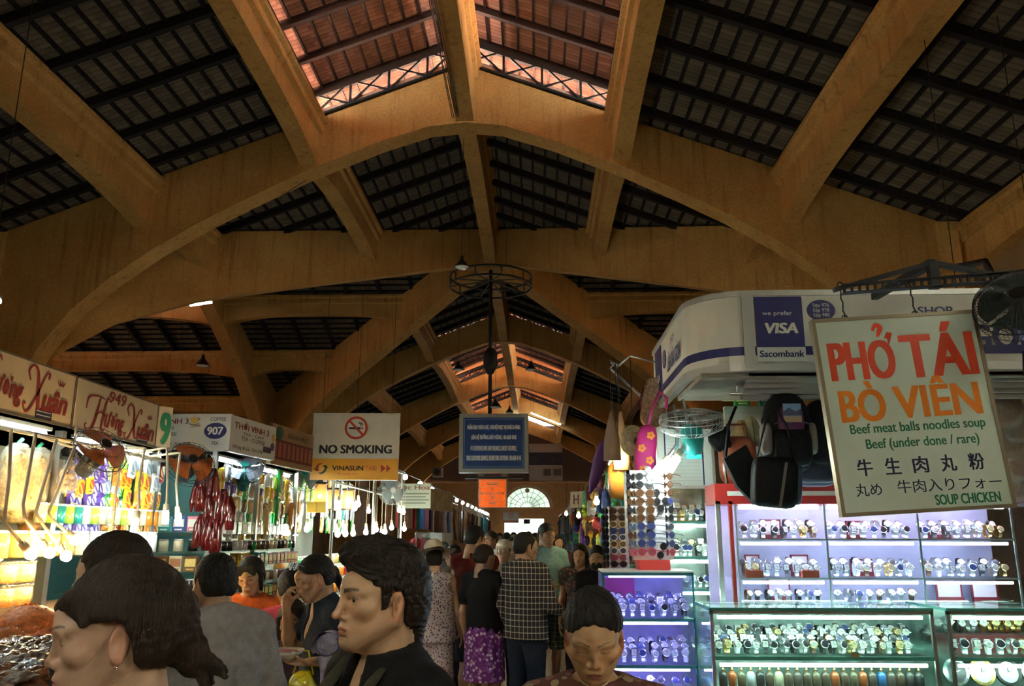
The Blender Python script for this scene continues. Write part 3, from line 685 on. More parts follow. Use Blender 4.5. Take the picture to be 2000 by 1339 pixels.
# front glass counter (two units)
cz = P(1390,1186,5.0).z; CYF, CYB = 5.0, 5.5
px_ = lambda x, Y=5.0, y=1200: P(x,y,Y).x
def counter(xa, xb, label, tag_):
    r = thing('glass_counter', label, 'counter', tr(0,0,0))
    MB().box((xa,CYF-.01,cz-.014),(xb,CYB+.02,cz)).build('glass_top', M_GLASS, r)
    e = MB(); e.box((xa,CYF-.014,cz-.016),(xb,CYF-.010,cz+.001)); e.box((xa-.004,CYF-.014,cz-.016),(xa,CYB+.02,cz+.001)); e.build('glass_edge', M_GLASSEDGE, r)
    zs = P(1500,1283,5.0).z
    e = MB(); e.box((xa,CYF,.62),(xb,CYF+.006,zs-.03)); e.box((xa,CYF,zs+.0),(xb,CYF+.006,cz-.03)); e.box((xa,CYF,.62),(xa+.006,CYB,cz-.02)); e.box((xb-.006,CYF,.62),(xb,CYB,cz-.02)); e.build('glass_panel', M_GLASS, r)
    MB().box((xa+.008,CYF+.008,zs-.010),(xb-.008,CYB-.02,zs)).build('glass_shelf', M_GLASS, r); MB().box((xa,CYF-.002,zs-.016),(xb,CYF+.008,zs+.004)).build('shelf_edge', M_GLASSEDGE, r)
    MB().box((xa,CYB-.012,.6),(xb,CYB,cz-.02)).build('back_panel', mat('mirror_back', (.45,.58,.53), .25, metal=.3, noise=.5, nscale=9), r)
    MB().box((xa,CYF,0),(xb,CYB,.62)).build('plinth', M_CASEBODY, r)
    f = MB()
    for x in (xa,xb-.018): f.box((x,CYF-.006,.6),(x+.018,CYF+.012,cz-.016))
    f.box((xa,CYF-.006,cz-.034),(xb,CYF+.012,cz-.016)); f.build('frame', M_STEEL, r)
    tube_light('upper_tube', r, (xa+.05,CYF+.03,cz-.055), (xb-.05,CYF+.03,cz-.055), .010, M_CASET); tube_light('lower_tube', r, (xa+.05,CYF+.03,zs-.045), (xb-.05,CYF+.03,zs-.045), .010, M_CASET)
    MB().box((xa+.008,CYF+.008,zs-.18),(xb-.008,CYB-.02,zs-.17)).build('glass_shelf', M_GLASS, r)
    return zs
xa, xb = px_(1386), px_(1822); xc, xd = px_(1848), px_(2120)
zs = counter(xa, xb, 'long glass counter full of watches under the noodle menu board', 'long'); counter(xc, xd, 'glass counter right of the long watch counter, at the edge of view', 'end')
zb_ = zs-.165
watch_row(xa+.03, xb-.09, 21, CYF+.10, zs, '# from left, front row, upper shelf of long front counter', 'watches in the long counter', 1.08, seed=2)
watch_row(xa+.03, xb-.09, 21, CYF+.18, zs+.025, '# from left, second row, upper shelf of long front counter', 'watches in the long counter', 1.05, seed=3)
watch_row(xa+.03, xb-.03, 22, CYF+.26, zs+.05, '# from left, third row, upper shelf of long front counter', 'watches in the long counter', 1.05, seed=4)
watch_row(xa+.03, xb-.03, 22, CYF+.34, zs+.065, '# from left, back row, upper shelf of long front counter', 'watches in the long counter', 1.05, seed=41)
st = MB()
for k in range(4): st.box((xa+.02,CYF+.07+.08*k,zs+.0005),(xb-.02,CYF+.15+.08*k,zs+(.001,.024,.049,.064)[k]))
tag(st.build('display_step', M_ACRYL), 'clear stepped riser under the watches in the long front counter', 'display riser')
watch_row(xc+.03, xd-.03, 11, CYF+.10, zs, '# from left, front row, upper shelf of end counter', 'watches in the end counter', 1.2, seed=5)
watch_row(xc+.03, xd-.03, 11, CYF+.27, zs+.10, '# from left, back row, upper shelf of end counter', 'watches in the end counter', 1.2, vs=[3,4,0,1], seed=6)
tag(MB().box((xc+.02,CYF+.2,zs),(xd-.02,CYF+.34,zs+.10)).build('watch_box', cm((.16,.02,.02))), 'long dark red box holding the back row of watches in the end counter', 'box')
def perfume(x, y, z, col, label, grp, h=.09):
    b = MB(); b.lathe([(.0001,0),(.021,0),(.025,.006),(.025,h*.62),(.019,h*.76),(.009,h*.82)], 12); o = b.build('bottle', cm(col,.25), None, tr(x,y,z)); tag(o, label, 'bottle', grp)
    c = MB(); c.lathe([(.0085,h*.78),(.0085,h*.97),(.006,h)], 10); c.ball((0,0,h*1.02), .006, 8, 6); c.build('cap', GOLD, o)
pc = [(.03,.03,.03),(.35,.09,.03),(.12,.10,.06),(.45,.48,.5),(.06,.06,.06),(.10,.07,.05),(.5,.45,.3),(.09,.07,.06),(.04,.14,.35)]; pn = ['black','amber','olive','grey','black','brown','cream','dark','blue']
for k in range(22):
    c = [0,1,2,3,0,5,6,5,7,5,2,5,1,5,2,1,7,8,7,5,4,4][k]
    perfume(xa+.05+(xb-xa-.1)*(k+.5)/22, CYF+.09, zs-.17, pc[c], pn[c]+' bottle, '+nth(k+1)+' from left, lower shelf of long front counter', 'bottles on the lower shelf', .10)
for k in range(4):                     # wall clocks lying on the lower shelf of the end counter
    x = xc+.09+.15*k; r = thing('wall_clock', 'round clock, %s from left, leaning on the lower shelf of the end counter' % nth(k+1), 'clock', tr(x,CYF+.15,zs-.095) @ rotx(math.radians(-15)), 'clocks in the end counter')
    MB().ring((0,0,0), .058,.074,.02, 28).build('rim', [M_CHROME,GOLD,M_BLACK,M_CHROME][k], r); MB().disc((0,.006,0), .058,.058,.006, 28).build('face', cm([(.05,.05,.06),(.75,.75,.7),(.7,.7,.65),(.2,.25,.25)][k],.3), r)
    h_ = MB(); h_.bar((0,.004,0),(.0,.004,.035),.004,.002); h_.bar((0,.004,0),(.026,.004,.01),.004,.002); h_.build('hands', M_CHROME if k == 0 else INK, r)
for x in (px_(1655,5.0,1270), px_(1705,5.0,1275)): pass
tag(MB().cbox((px_(1662),CYF-.006,zs+.016),(.045,.006,.028)).build('price_tag', cm((.35,.30,.12))), 'small olive price tag on the shelf edge of the long counter', 'price tag')
# inner display cabinet behind the counter
IY, IB = 5.62, 5.95
ix = [P(x,1060,IY).x for x in (1440,1615,1797,1982)]; izt = P(1500,984,IY).z; iz = [P(1500,1052,IY).z, P(1520,1128,IY).z, P(1530,1178,IY).z]
r = thing('display_cabinet', 'tall lit glass watch cabinet with a red top band behind the long counter', 'cabinet', tr(0,0,0))
MB().box((ix[0]-.13,IB,0),(ix[3]+.02,IB+.02,izt+.02)).build('back_panel', mat('cabinet_back_violet', (.52,.51,.68), .35, noise=.25, nscale=3), r)
MB().box((ix[0],IY,0),(ix[3],IB,iz[2]-.03)).build('base', M_CASEBODY, r)
MB().box((ix[0]-.13,IY-.01,izt),(ix[3]+.02,IB,izt+.135)).build('top_band', mat('red_laminate', (.50,.035,.03), .35), r)
MB().box((ix[0]-.05,IY-.013,izt+.055),(ix[3]-.05,IY-.010,izt+.085)).build('white_stripe', cm((.8,.78,.75)), r)
g = MB()
for z in iz[:2]+[iz[2]]: g.box((ix[0],IY,z-.008),(ix[3],IB,z))
g.build('glass_shelf', M_GLASS, r)
g = MB()
for z in iz: g.box((ix[0],IY-.002,z-.010),(ix[3],IY+.003,z+.001))
for x in ix: g.box((x-.006,IY-.004,iz[2]-.05),(x+.006,IY+.006,izt))
g.build('edge_trim', mat('steel_green_trim', (.42,.55,.52), .3, metal=.5), r)
MB().box((ix[0],IY,iz[2]),(ix[3],IY+.004,izt)).build('glass_front', M_GLASS, r)
MB().box((ix[0]-.045,IY-.01,.6),(ix[0]-.022,IY+.02,izt+.02)).build('red_post', cm((.42,.03,.02)), r); MB().box((ix[0]-.13,IY-.01,.6),(ix[0]-.10,IY+.02,izt+.02)).build('steel_post', M_STEEL, r)
for x0, x1 in zip(ix[:-1], ix[1:]):
    for z in (izt, iz[0]-.012, iz[1]-.012): tube_light('tube_light', r, (x0+.03,IY+.03,z-.018), (x1-.03,IY+.03,z-.018), .009 if z < izt else .014, M_BLUET)
for si, z in enumerate(iz):
    sn = ('top','middle','bottom')[si]
    for ci in range(3):
        cn = ('left','centre','right')[ci]; x0, x1 = ix[ci]+.03, ix[ci+1]-.03
        if si == 2 and ci == 2: continue
        watch_row(x0, x1, 8, IY+.07, z, '# from left, front row, %s shelf, %s bay of tall cabinet' % (sn,cn), 'watches in the tall cabinet', 1.12, seed=20+si*5+ci)
        if si < 2: watch_row(x0, x1, 7, IY+.15, z+.035, '# from left, back row, %s shelf, %s bay of tall cabinet' % (sn,cn), 'watches in the tall cabinet', 1.12, vs=[0,1,2,6,0], seed=40+si*5+ci)
bxn = 0
for x, y, z, w_, h, c, nm in ((1520,IY+.24,iz[0],.12,.12,(.75,.72,.68),'white'),(1690,IY+.24,iz[0],.10,.11,(.75,.72,.68),'white'),(1480,IY+.26,iz[1],.08,.13,(.78,.74,.7),'white'),(1575,IY+.26,iz[1],.10,.13,(.78,.74,.7),'white'),(1530,IY+.26,iz[2],.13,.14,(.72,.62,.72),'pink'),(1860,IY+.25,iz[0],.12,.09,(.8,.78,.74),'white'),(1860,IY+.2,iz[2],.15,.12,(.8,.76,.72),'cream'),(1930,IY+.2,iz[2],.15,.12,(.8,.76,.72),'cream'),(1700,IY+.27,iz[1],.13,.10,(.75,.74,.72),'white')):
    bxn += 1; xx = P(x,1060,IY+.1).x
    r2 = thing('watch_box', 'open dark red gift box with %s lining, %s in the tall cabinet' % (nm, nth(bxn)), 'box', tr(xx,y,z), 'gift boxes in the tall cabinet'); 
    q = MB(); q.box((-w_/2-.012,0,0),(w_/2+.012,.03,.028)); q.box((-w_/2-.012,.022,0),(-w_/2,.03,h+.012)); q.box((w_/2,.022,0),(w_/2+.012,.03,h+.012)); q.box((-w_/2-.012,.022,h),(w_/2+.012,.03,h+.012)); q.build('case', cm((.22,.015,.025)), r2)
    MB().box((-w_/2,.02,.028),(w_/2,.028,h)).build('lining', cm(c,.6), r2)
for x, c, nm in ((1475,(.75,.12,.07),'red'),(1585,(.75,.12,.07),'red')):
    xx = P(x,1120,IY).x; tag(MB().box((xx-.055,IY+.012,iz[1]),(xx+.055,IY+.05,iz[1]+.045)).build('gift_box', cm(c)), 'bright red box on the middle shelf of the tall cabinet, %s of two' % ('left' if x < 1500 else 'right'), 'box', 'red boxes in the tall cabinet')
# violet-lit case with the sunglass stand on top
VY, VB = 5.45, 5.85
vx0_, vx1_ = P(1178,1150,VY).x, P(1354,1150,VY).x; vzt = P(1260,1118,VY).z; vz1_, vz2_ = P(1260,1208,VY).z, P(1260,1299,VY).z
r = thing('glass_case', 'violet-lit glass watch case at the corner of the aisle', 'cabinet', tr(0,0,0))
g = MB(); g.box((vx0_,VY,.5),(vx0_+.006,VB,vzt)); g.box((vx0_,VY,.5),(vx1_,VY+.005,vzt)); g.box((vx1_-.006,VY,.5),(vx1_,VB,vzt)); g.box((vx0_,VY,vzt-.01),(vx1_,VB,vzt)); g.build('glass_panel', M_GLASS, r)
g = MB(); g.box((vx0_+.006,VY+.006,vz1_-.01),(vx1_-.006,VB,vz1_)); g.box((vx0_+.006,VY+.006,vz2_-.01),(vx1_-.006,VB,vz2_)); g.build('glass_shelf', M_GLASS, r)
g = MB()
for z in (vz1_,vz2_,vzt): g.box((vx0_-.004,VY-.006,z-.018),(vx1_+.004,VY,z+.002))
for x in (vx0_,vx1_): g.box((x-.006,VY-.006,.5),(x+.006,VY+.006,vzt))
g.build('edge_trim', mat('teal_glass_edge', (.06,.32,.38), .25), r)
MB().box((vx0_,VB,.5),(vx1_,VB+.012,vzt)).build('back_panel', mat('violet_back', (.50,.48,.75), .4, noise=.25, nscale=6), r); MB().box((vx0_,VY,0),(vx1_,VB,vz2_-.17)).build('plinth', M_CASEBODY, r)
MB().box((vx0_+.04,VB-.03,vz1_+.10),(vx0_+.24,VB-.012,vzt-.05)).build('magenta_card', cm((.60,.05,.30)), r)
for z in (vzt-.022, vz1_-.028, vz2_-.028): tube_light('tube_light', r, (vx0_+.04,VY+.03,z), (vx1_-.04,VY+.03,z), .009, M_PURPT)
MB().box((vx0_,VY-.01,vzt+.002),(vx1_+.01,VB+.01,vzt+.012)).build('ribbed_top', mat('white_ribbed_plastic', (.8,.82,.85), .4), r)
for z, nm, sd in ((vz1_,'upper',60),(vz2_,'lower',66)):
    for q, (y, dz, rn) in enumerate(((VY+.09,0,'front'),(VY+.18,.03,'middle'),(VY+.27,.055,'back'))):
        watch_row(vx0_+.03, vx1_-.02, 8, y, z+dz, '# from left, %s row, %s shelf of violet-lit case' % (rn,nm), 'watches in the violet case', 1.15, vs=[0,1,2,6,7,9], seed=sd+q)
watch_row(vx0_+.03, vx1_-.02, 7, VY+.12, vz2_-.16, '# from left, lowest shelf of violet-lit case', 'watches in the violet case', 1.15, vs=[0,2,7], seed=77)
# sunglasses
def glasses_mesh(frame, lens, rnd_=True):
    b = MB(); 
    for s_ in (-1,1): b.ring((s_*.033,0,0), .022,.027,.004, 20, scl(1,1,.85), 0); b.tube([(s_*.060,.001,.008),(s_*.063,.006,.006),(s_*.02,.010,.004),(-s_*.03,.012,-.006)] if s_ < 0 else [(.060,.001,.008),(.075,.008,.007),(.115,.012,.004),(.135,.013,-.004)], .0026, 6, None, 0)
    b.tube([(-.012,.002,.004),(0,.0,.009),(.012,.002,.004)], .003, 6, None, 0)
    l = MB(); l.disc((0,.0012,0), .0225,.0192,.0015, 20)
    return b.mesh('sunglasses', frame), l.mesh('lens', lens)
SG = [('black', glasses_mesh(M_BLACK, cm((.02,.018,.02),.12))), ('brown', glasses_mesh(cm((.10,.04,.015),.3), cm((.09,.04,.02),.12))), ('silver', glasses_mesh(M_CHROME, cm((.06,.08,.13),.1))), ('gold', glasses_mesh(GOLD, cm((.14,.09,.04),.12))), ('pink', glasses_mesh(cm((.6,.06,.12),.3), cm((.30,.08,.10),.12))), ('blue', glasses_mesh(cm((.05,.06,.15),.3), cm((.05,.06,.18),.12)))]
def sunglass_stand(name, label, x0, x1, y0, z0, z1, depth, rows, seed):
    r = thing(name, label, 'display stand', tr(0,0,0)); w_ = x1-x0
    b = MB(); b.box((x0,y0,z0),(x1,y0+.02,z1)); b.box((x0,y0,z0),(x0+.02,y0+depth,z1)); b.build('panel', mat('white_stand_panel', (.78,.77,.82), .4), r)
    return r
def put_glasses(M, k, label, grp):
    nm, (fm, lm) = SG[k]; o = link('sunglasses', fm, None, M); tag(o, nm+' sunglasses, '+label, 'sunglasses', grp)
    for s_ in (-1,1): link('lens', lm, o, tr(s_*.033,0,0))
sx0, sx1 = P(1226,1000,5.62).x, P(1312,1000,5.62).x; sz0, sz1 = vzt+.075, P(1260,918,5.62).z
sunglass_stand('sunglass_stand', 'white sunglass stand on top of the violet-lit case', sx0, sx1, 5.62, sz0, sz1, .2, 10, 3)
tag(MB().box((sx0+.06,5.56,vzt+.013),(sx0+.26,5.80,vzt+.075)).build('red_box', cm((.62,.05,.04))), 'red box under the front sunglass stand', 'box')
rnd = random.Random(5)
seq = [[0,0],[0,0],[1,1],[1,1],[0,1],[1,1],[2,5],[1,5],[2,5],[4,4]]
for i in range(10):
    z = sz1-.045-(sz1-sz0-.06)*i/9.6
    put_glasses(tr(sx0+.030,5.595,z) @ rotz(.8) @ scl(.85,1,1.05), seq[i][0], 'left column, %s row from the top of the front stand' % nth(i+1), 'sunglasses on the front stand')
    put_glasses(tr(sx0+.118,5.60,z+.004) @ rotz(-.10+rnd.uniform(-.1,.1)) @ scl(1.0,1,1.12), seq[i][1], 'middle column, %s row from the top of the front stand' % nth(i+1), 'sunglasses on the front stand')
    put_glasses(tr(sx1-.030,5.60,z+.002) @ rotz(-.9) @ scl(.85,1,1.05), [1,1,1,5,0,0,2,5,5,4][i], 'right column, %s row from the top of the front stand' % nth(i+1), 'sunglasses on the front stand')
for j, (px, py) in enumerate(((1268,925),(1283,970),(1270,1030),(1293,1075),(1295,985))):
    put_glasses(tr(P(px,py,5.60)) @ roty(1.35+.2*j) @ scl(.9,.9,1), 0, 'hung sideways, %s from the top between columns of the front stand' % nth(j+1), 'sunglasses on the front stand')
tx0, tx1 = P(1192,1050,6.0).x, P(1228,1050,6.0).x; tz1, tz0 = P(1200,988,6.0).z, P(1200,1112,6.0).z
r = sunglass_stand('sunglass_stand', 'narrower sunglass stand behind the front stand, at the aisle side', tx0, tx1, 6.0, tz0, tz1, .2, 9, 4); MB().box((tx0+.04,6.03,0),(tx0+.09,6.08,tz0)).build('post', M_STEEL, r)
for i in range(9):
    z = tz1-.035-(tz1-tz0-.05)*i/8.5
    put_glasses(tr(tx0+.055,5.98,z) @ rotz(.2), [1,1,3,5,2,3,2,4,0][i], 'facing, %s row from the top of the rear stand' % nth(i+1), 'sunglasses on the rear stand')
    put_glasses(tr(tx0-.03,6.02,z) @ rotz(1.1), 0, 'turned sideways, %s row from the top of the rear stand' % nth(i+1), 'sunglasses on the rear stand')
# white lit notice panel, bulb holder, side shelves with watches
r = thing('notice_panel', 'white panel with faint ruled lines and navy edge stripes behind the bulb', 'panel', tr(P(1338,893,6.1)))
MB().box((-.195,0,-.21),(.195,.05,.21)).build('board', mat('pale_green_white_board', (.70,.80,.74), .4), r)
b = MB(); b.box((-.15,-.002,-.2),(-.14,0,.2)); b.box((.125,-.002,-.2),(.135,0,.2)); b.build('navy_stripe', M_NAVYV, r)
b = MB()
for k in range(14): b.box((-.12,-.002,-.17+.026*k),(.11,0,-.168+.026*k))
b.build('ruled_line', cm((.45,.48,.5)), r); b = MB(); b.box((-.195,-.004,-.225),(.195,.0,-.205)); b.box((-.205,-.004,-.225),(-.195,.05,.21)); b.box((.195,-.004,-.225),(.215,.05,.21)); b.build('trim', M_ALU, r)
SY = 6.2; ux0, ux1 = P(1312,1060,SY).x, P(1396,1060,SY).x
uz = [P(1350,y,SY).z for y in (1018,1088,1150,1200)]
r = thing('corner_shelves', 'narrow lit glass corner shelves of watches beside the sunglass stand', 'shelves', tr(0,0,0))
MB().box((ux0,SY+.3,.5),(ux1,SY+.32,P(1350,948,SY).z)).build('back_panel', mat('shelf_back_mirror', (.5,.56,.5), .2, metal=.3, noise=.4), r)
b = MB(); b.box((ux1-.02,SY,.4),(ux1+.012,SY+.3,P(1350,948,SY).z)); b.build('dark_side', mat('dark_side_panel', (.04,.045,.05), .4), r)
b = MB()
for z in uz: MB().box((ux0,SY,z-.01),(ux1,SY+.3,z)).build('glass_shelf', M_GLASS, r); MB().box((ux0,SY-.003,z-.012),(ux1,SY+.003,z+.002)).build('shelf_edge', M_GLASSEDGE, r)
for k, z in enumerate(uz[:3]):
    tube_light('tube_light', r, (ux0+.02,SY+.02,z-.03), (ux1-.04,SY+.02,z-.03), .010, M_CASET)
    watch_row(ux0+.02, ux1-.04, 5, SY+.07, z, '# from left, front row, %s corner shelf' % nth(k+1), 'watches on the corner shelves', 1.2, seed=90+k)
    if k < 2: watch_row(ux0+.03, ux1-.05, 4, SY+.15, z+.04, '# from left, back row, %s corner shelf' % nth(k+1), 'watches on the corner shelves', 1.2, seed=95+k)
tag(MB().box((ux0+.05,SY+.2,uz[0]),(ux1-.08,SY+.23,uz[0]+.13)).build('watch_box', cm((.70,.30,.10))), 'orange-framed gift box on the top corner shelf', 'box')
print('watches', NW[0])
# ------------------------------------------------------------------ lamps, fans, ribbons
def ribbon(mb, pts, ws, M=None, th=.002, mi=0, sub=5):
    """a flat brush stroke in the local xz plane facing -y, through pts with widths ws"""
    n = len(pts); P_ = []; W_ = []
    for i in range(n-1):
        p0, p1, p2, p3 = [Vector(pts[max(0,min(n-1,k))]) for k in (i-1,i,i+1,i+2)]
        for k in range(sub):
            t = k/sub
            P_.append(.5*((2*p1)+(-p0+p2)*t+(2*p0-5*p1+4*p2-p3)*t*t+(-p0+3*p1-3*p2+p3)*t**3)); W_.append(ws[i]*(1-t)+ws[i+1]*t)
    P_.append(Vector(pts[-1])); W_.append(ws[-1]); vs = []; fs = []
    for i, p in enumerate(P_):
        d = (P_[min(i+1,len(P_)-1)]-P_[max(i-1,0)]).normalized(); nn = Vector((-d.y,d.x))*W_[i]/2
        for s_ in (1,-1):
            q = p+nn*s_; vs.append((q.x,-th,q.y)); vs.append((q.x,0,q.y))
    for i in range(len(P_)-1):
        a = 4*i; b = a+4
        fs += [(a,a+2,b+2,b),(a,b,b+1,a+1),(a+2,a+3,b+3,b+2)]
    return mb.add(vs, fs, M, False, mi)
M_BULBW = emit('bulb_cool_white', (.82,1,.93), 42); M_BULBY = emit('bulb_warm', (1,.70,.28), 80); M_CREAM = mat('cream_conduit', (.62,.52,.36), .5)
def bulb(parent, p, r, m, d=Vector((0,0,-1)), L=.09, cfl=False):
    d = Vector(d).normalized(); q = d.to_track_quat('Z','Y').to_matrix().to_4x4(); M = tr(Vector(p)) @ q
    sk = MB().lathe([(.0001,-.06),(.020,-.055),(.023,-.01),(.017,0)], 12, M).build('socket', M_CREAM, parent)
    b = MB()
    if cfl: b.lathe([(.0001,0),(r,.004),(r,L),(.0001,L+.006)], 12, M)
    else: b.lathe([(.012,0),(r*.6,L*.25),(r,L*.6),(r*.7,L*.9),(.0001,L)], 12, M)
    b.build('bulb', m, sk)
def fan(label, M, R, cage, hub, body, blades, mount='back', nb=3, dense=28, gcol=None):
    """wall fan facing local -y"""
    r = thing('wall_fan', label, 'fan', M)
    b = MB()
    for rr, y in ((R,0),(R*.97,-.035),(R*.97,.05),(R*.6,-.062),(R*.25,-.068),(R*.6,.085)):
        b.tube([(rr*math.cos(2*PI*k/32),y,rr*math.sin(2*PI*k/32)) for k in range(33)], .0035 if rr == R else .0018, 5)
    for k in range(dense):
        a = 2*PI*k/dense; c, s_ = math.cos(a), math.sin(a)
        b.tube([(R*.2*c,-.068,R*.2*s_),(R*.6*c,-.062,R*.6*s_),(R*.97*c,-.035,R*.97*s_),(R*c,0,R*s_),(R*.97*c,.05,R*.97*s_),(R*.6*c,.085,R*.6*s_),(R*.3*c,.095,R*.3*s_)], .0013, 4)
    cg = b.build('cage', cage, r); MB().disc((0,-.074,0), R*.2,R*.2,.01, 24).build('badge', hub, cg)
    
    for k in range(nb):
        Mb = roty(2*PI*k/nb)
        q = MB().grid(lambda u,v: Vector(((v*.86+.1)*R*(math.sin((u-.5)*1.5)), -.02+.035*(u-.5)*(1-.4*v), (v*.78+.1)*R*math.cos((u-.5)*1.5))), 9, 8)
        q.build('blade', blades, r, Mb)
    MB().lathe([(.0001,.02),(R*.30,.03),(R*.36,.10),(R*.30,.20),(.0001,.23)], 18, rotx(-PI/2)).build('motor', body, r)
    b = MB(); b.tube([(0,.20,0),(0,.24,-.03),(0,.26,-.12)], .018, 8) if mount == 'back' else b.tube([(0,.16,.06),(0,.2,.16),(0,.26,.22)], .022, 8)
    b.cbox((0,.27,-.14 if mount == 'back' else .24), (.10,.03,.14)); b.build('wall_arm', body, r)
    return r
def pendant(p, top, label, R=.16, grp=None):
    r = thing('pendant_lamp', label, 'lamp', tr(Vector(p)), grp)
    MB().lathe([(R*.2,R*1.5),(R*.25,R*1.0),(R*.45,R*.75),(R*.9,R*.15),(R,0),(R*.97,0),(R*.85,.12*R),(R*.4,R*.7),(R*.15,R)], 20).build('shade', M_BLACK, r)
    MB().lathe([(.0001,-R*.25),(R*.45,-R*.2),(R*.85,-R*.02),(R*.9,R*.1)], 18).build('lens', mat('lamp_glass', (.75,.72,.65), .1, coat=.5), r)
    MB().tube([(0,0,R*1.5),(0,0,top-p[2])], .006, 5).build('cable', M_BLACK, r); return r
b = MB(); ribbon(b, [(-.118,.418),(-.100,.448),(-.078,.435),(-.088,.408),(-.098,.385)], [.012,.022,.026,.022,.010], tr(0,-.0015,0)); ribbon(b, [(-.052,.372),(-.036,.400),(-.048,.345)], [.030,.028,.006], tr(0,-.0015,0)); b.build('red_accent', PR, bpy.data.objects['noodle_menu_sign'])
# ------------------------------------------------------------------ hall fittings and hanging signs
hub = thing('hanging_ring', 'round black iron ring hung under the crossing around the sign pole', 'lamp ring', tr(RX,YC,0))
zr = P(965,552,YC).z; b = MB()
for z in (zr-.12,zr+.16): b.tube([(1.2*math.cos(2*PI*k/28),1.2*math.sin(2*PI*k/28),z) for k in range(29)], .03, 6)
b.build('ring', M_IRON, hub); b = MB()
for k in range(10): a = 2*PI*k/10; b.tube([(1.2*math.cos(a),1.2*math.sin(a),zr-.12),(1.2*math.cos(a),1.2*math.sin(a),zr+.16)], .025, 6); b.tube([(0,0,zr+.05),(1.2*math.cos(a),1.2*math.sin(a),zr-.1)], .02, 6)
b.build('spoke', mat('dusty_iron', (.10,.085,.06), .7), hub)
MB().tube([(0,0,P(965,812,YC).z),(0,0,9.4)], .055, 10).build('pole', M_IRON, hub)
MB().lathe([(.09,P(965,730,YC).z),(.20,P(965,715,YC).z),(.20,P(965,690,YC).z),(.09,P(965,680,YC).z)], 12).build('junction', M_IRON, hub)
c = P(965,866,YC); sg_ = board('hotline_sign', 'blue hotline sign in a pale metal frame hung from the pole in the crossing', tr(c.x,YC-.2,c.z), 1.72, 1.42, mat('blue_board', (.015,.075,.30), .35, noise=.15, nscale=2), th=.32, frame=mat('pale_frame', (.45,.45,.38), .5, metal=.3), fw=.11)
WH = cm((.85,.88,.9)); 
for k, (t, wd) in enumerate((('PHẢN ÁNH THÁCH GIÁ, THÁI ĐỘ PHỤC VỤ KHÁCH HÀNG',1.48),('LIÊN HỆ ĐƯỜNG DÂY NÓNG : 08 6650 4545',1.26),('IF CUSTOMERS HAVE ANY FEEDBACK ABOUT THE PRICE,',1.28),('THE CUSTOMER SERVICE, PLEASE DIAL HOTLINE : 08 6650 45 45',1.52))):
    text(sg_, t, WH, tr(0,-.004,(.44,.16,-.16,-.43)[k]), wd, .185 if k < 2 else .15, bold=.035)
b = MB(); b.box((-.83,-.003,.66),(.83,-.001,.672)); b.box((-.83,-.003,-.672),(.83,-.001,-.66)); b.box((-.83,-.003,-.66),(-.818,-.001,.66)); b.box((.818,-.003,-.66),(.83,-.001,.66)); b.build('border_line', cm((.25,.45,.6)), sg_)
MB().box((-.8,.05,-.98),(.8,.25,-.93)).build('lower_rail', M_IRON, sg_)
for k, (px, py) in enumerate(((895,722),(1037,722),(968,795))):
    p = P(px,py,YC+(.3 if k < 2 else -.5)); pendant(p, min(zr-.1,8.0), 'black bell lamp beside the sign pole, %s of three' % ('left','right','lowest')[k], .17)
p = P(995,806,40); pendant(p, 9.45, 'small black bell lamp over the far bays, just above the hotline sign', .22)
p = P(902,522,14.75); pendant(p, 9.3, 'black bell lamp with clear lens hanging just behind the near arch', .15)
for k, (px, py, y) in enumerate(((395,714,27.5),(118,0,0))):
    if py: p = P(px,py,y); pendant(p, 8.2, 'black bell lamp under the left wing roof', .26)
# orange exit sign below
c = P(962,963,24.4); sg_ = board('exit_sign', 'orange emergency exit sign with white lines hanging below the hotline sign', tr(c.x,24.4,c.z), .80, .80, emit('backlit_orange', (.93,.13,.008), .22), th=.22, frame=mat('dull_frame', (.42,.36,.28), .6), fw=.035)
b = MB()
for z in (.36,.19,-.21,-.36): b.box((-.37,-.002,z-.006),(.37,0,z+.006))
for x in (-.37,.37): b.box((x-.006,-.002,-.36),(x+.006,0,.36))
b.build('white_line', WH, sg_)
text(sg_, 'LỐI THOÁT HIỂM', WH, tr(0,-.003,.02), .54, .10, bold=.02); text(sg_, 'EXIT', WH, tr(0,-.003,-.08), .14, .07, bold=.02)
b = MB()
for M in (tr(0,-.002,.135), tr(0,-.002,-.15) @ roty(PI), tr(-.32,-.002,0) @ roty(-PI/2), tr(.32,-.002,0) @ roty(PI/2)): b.prism([(-.04,-.03),(.04,-.03),(0,.04)], .002, M)
b.build('arrow', WH, sg_)
b = MB()
for x, z, w_ in ((0,.30,.38),(0,.255,.30),(0,-.26,.22),(0,-.30,.2)): b.box((x-w_/2,-.002,z-.013),(x+w_/2,0,z+.013))
b.build('small_print', cm((.85,.70,.58)), sg_)
MB().box((-.44,-.01,.47),(.44,.2,.60)).build('top_box', mat('top_box_tan', (.36,.28,.17), .6), sg_); MB().box((-.25,-.014,.495),(.25,-.01,.565)).build('top_plate', cm((.16,.03,.015)), sg_)
MB().tube([(0,.1,.6),(0,.1,1.1)], .02, 6).build('hanger', M_IRON, sg_)
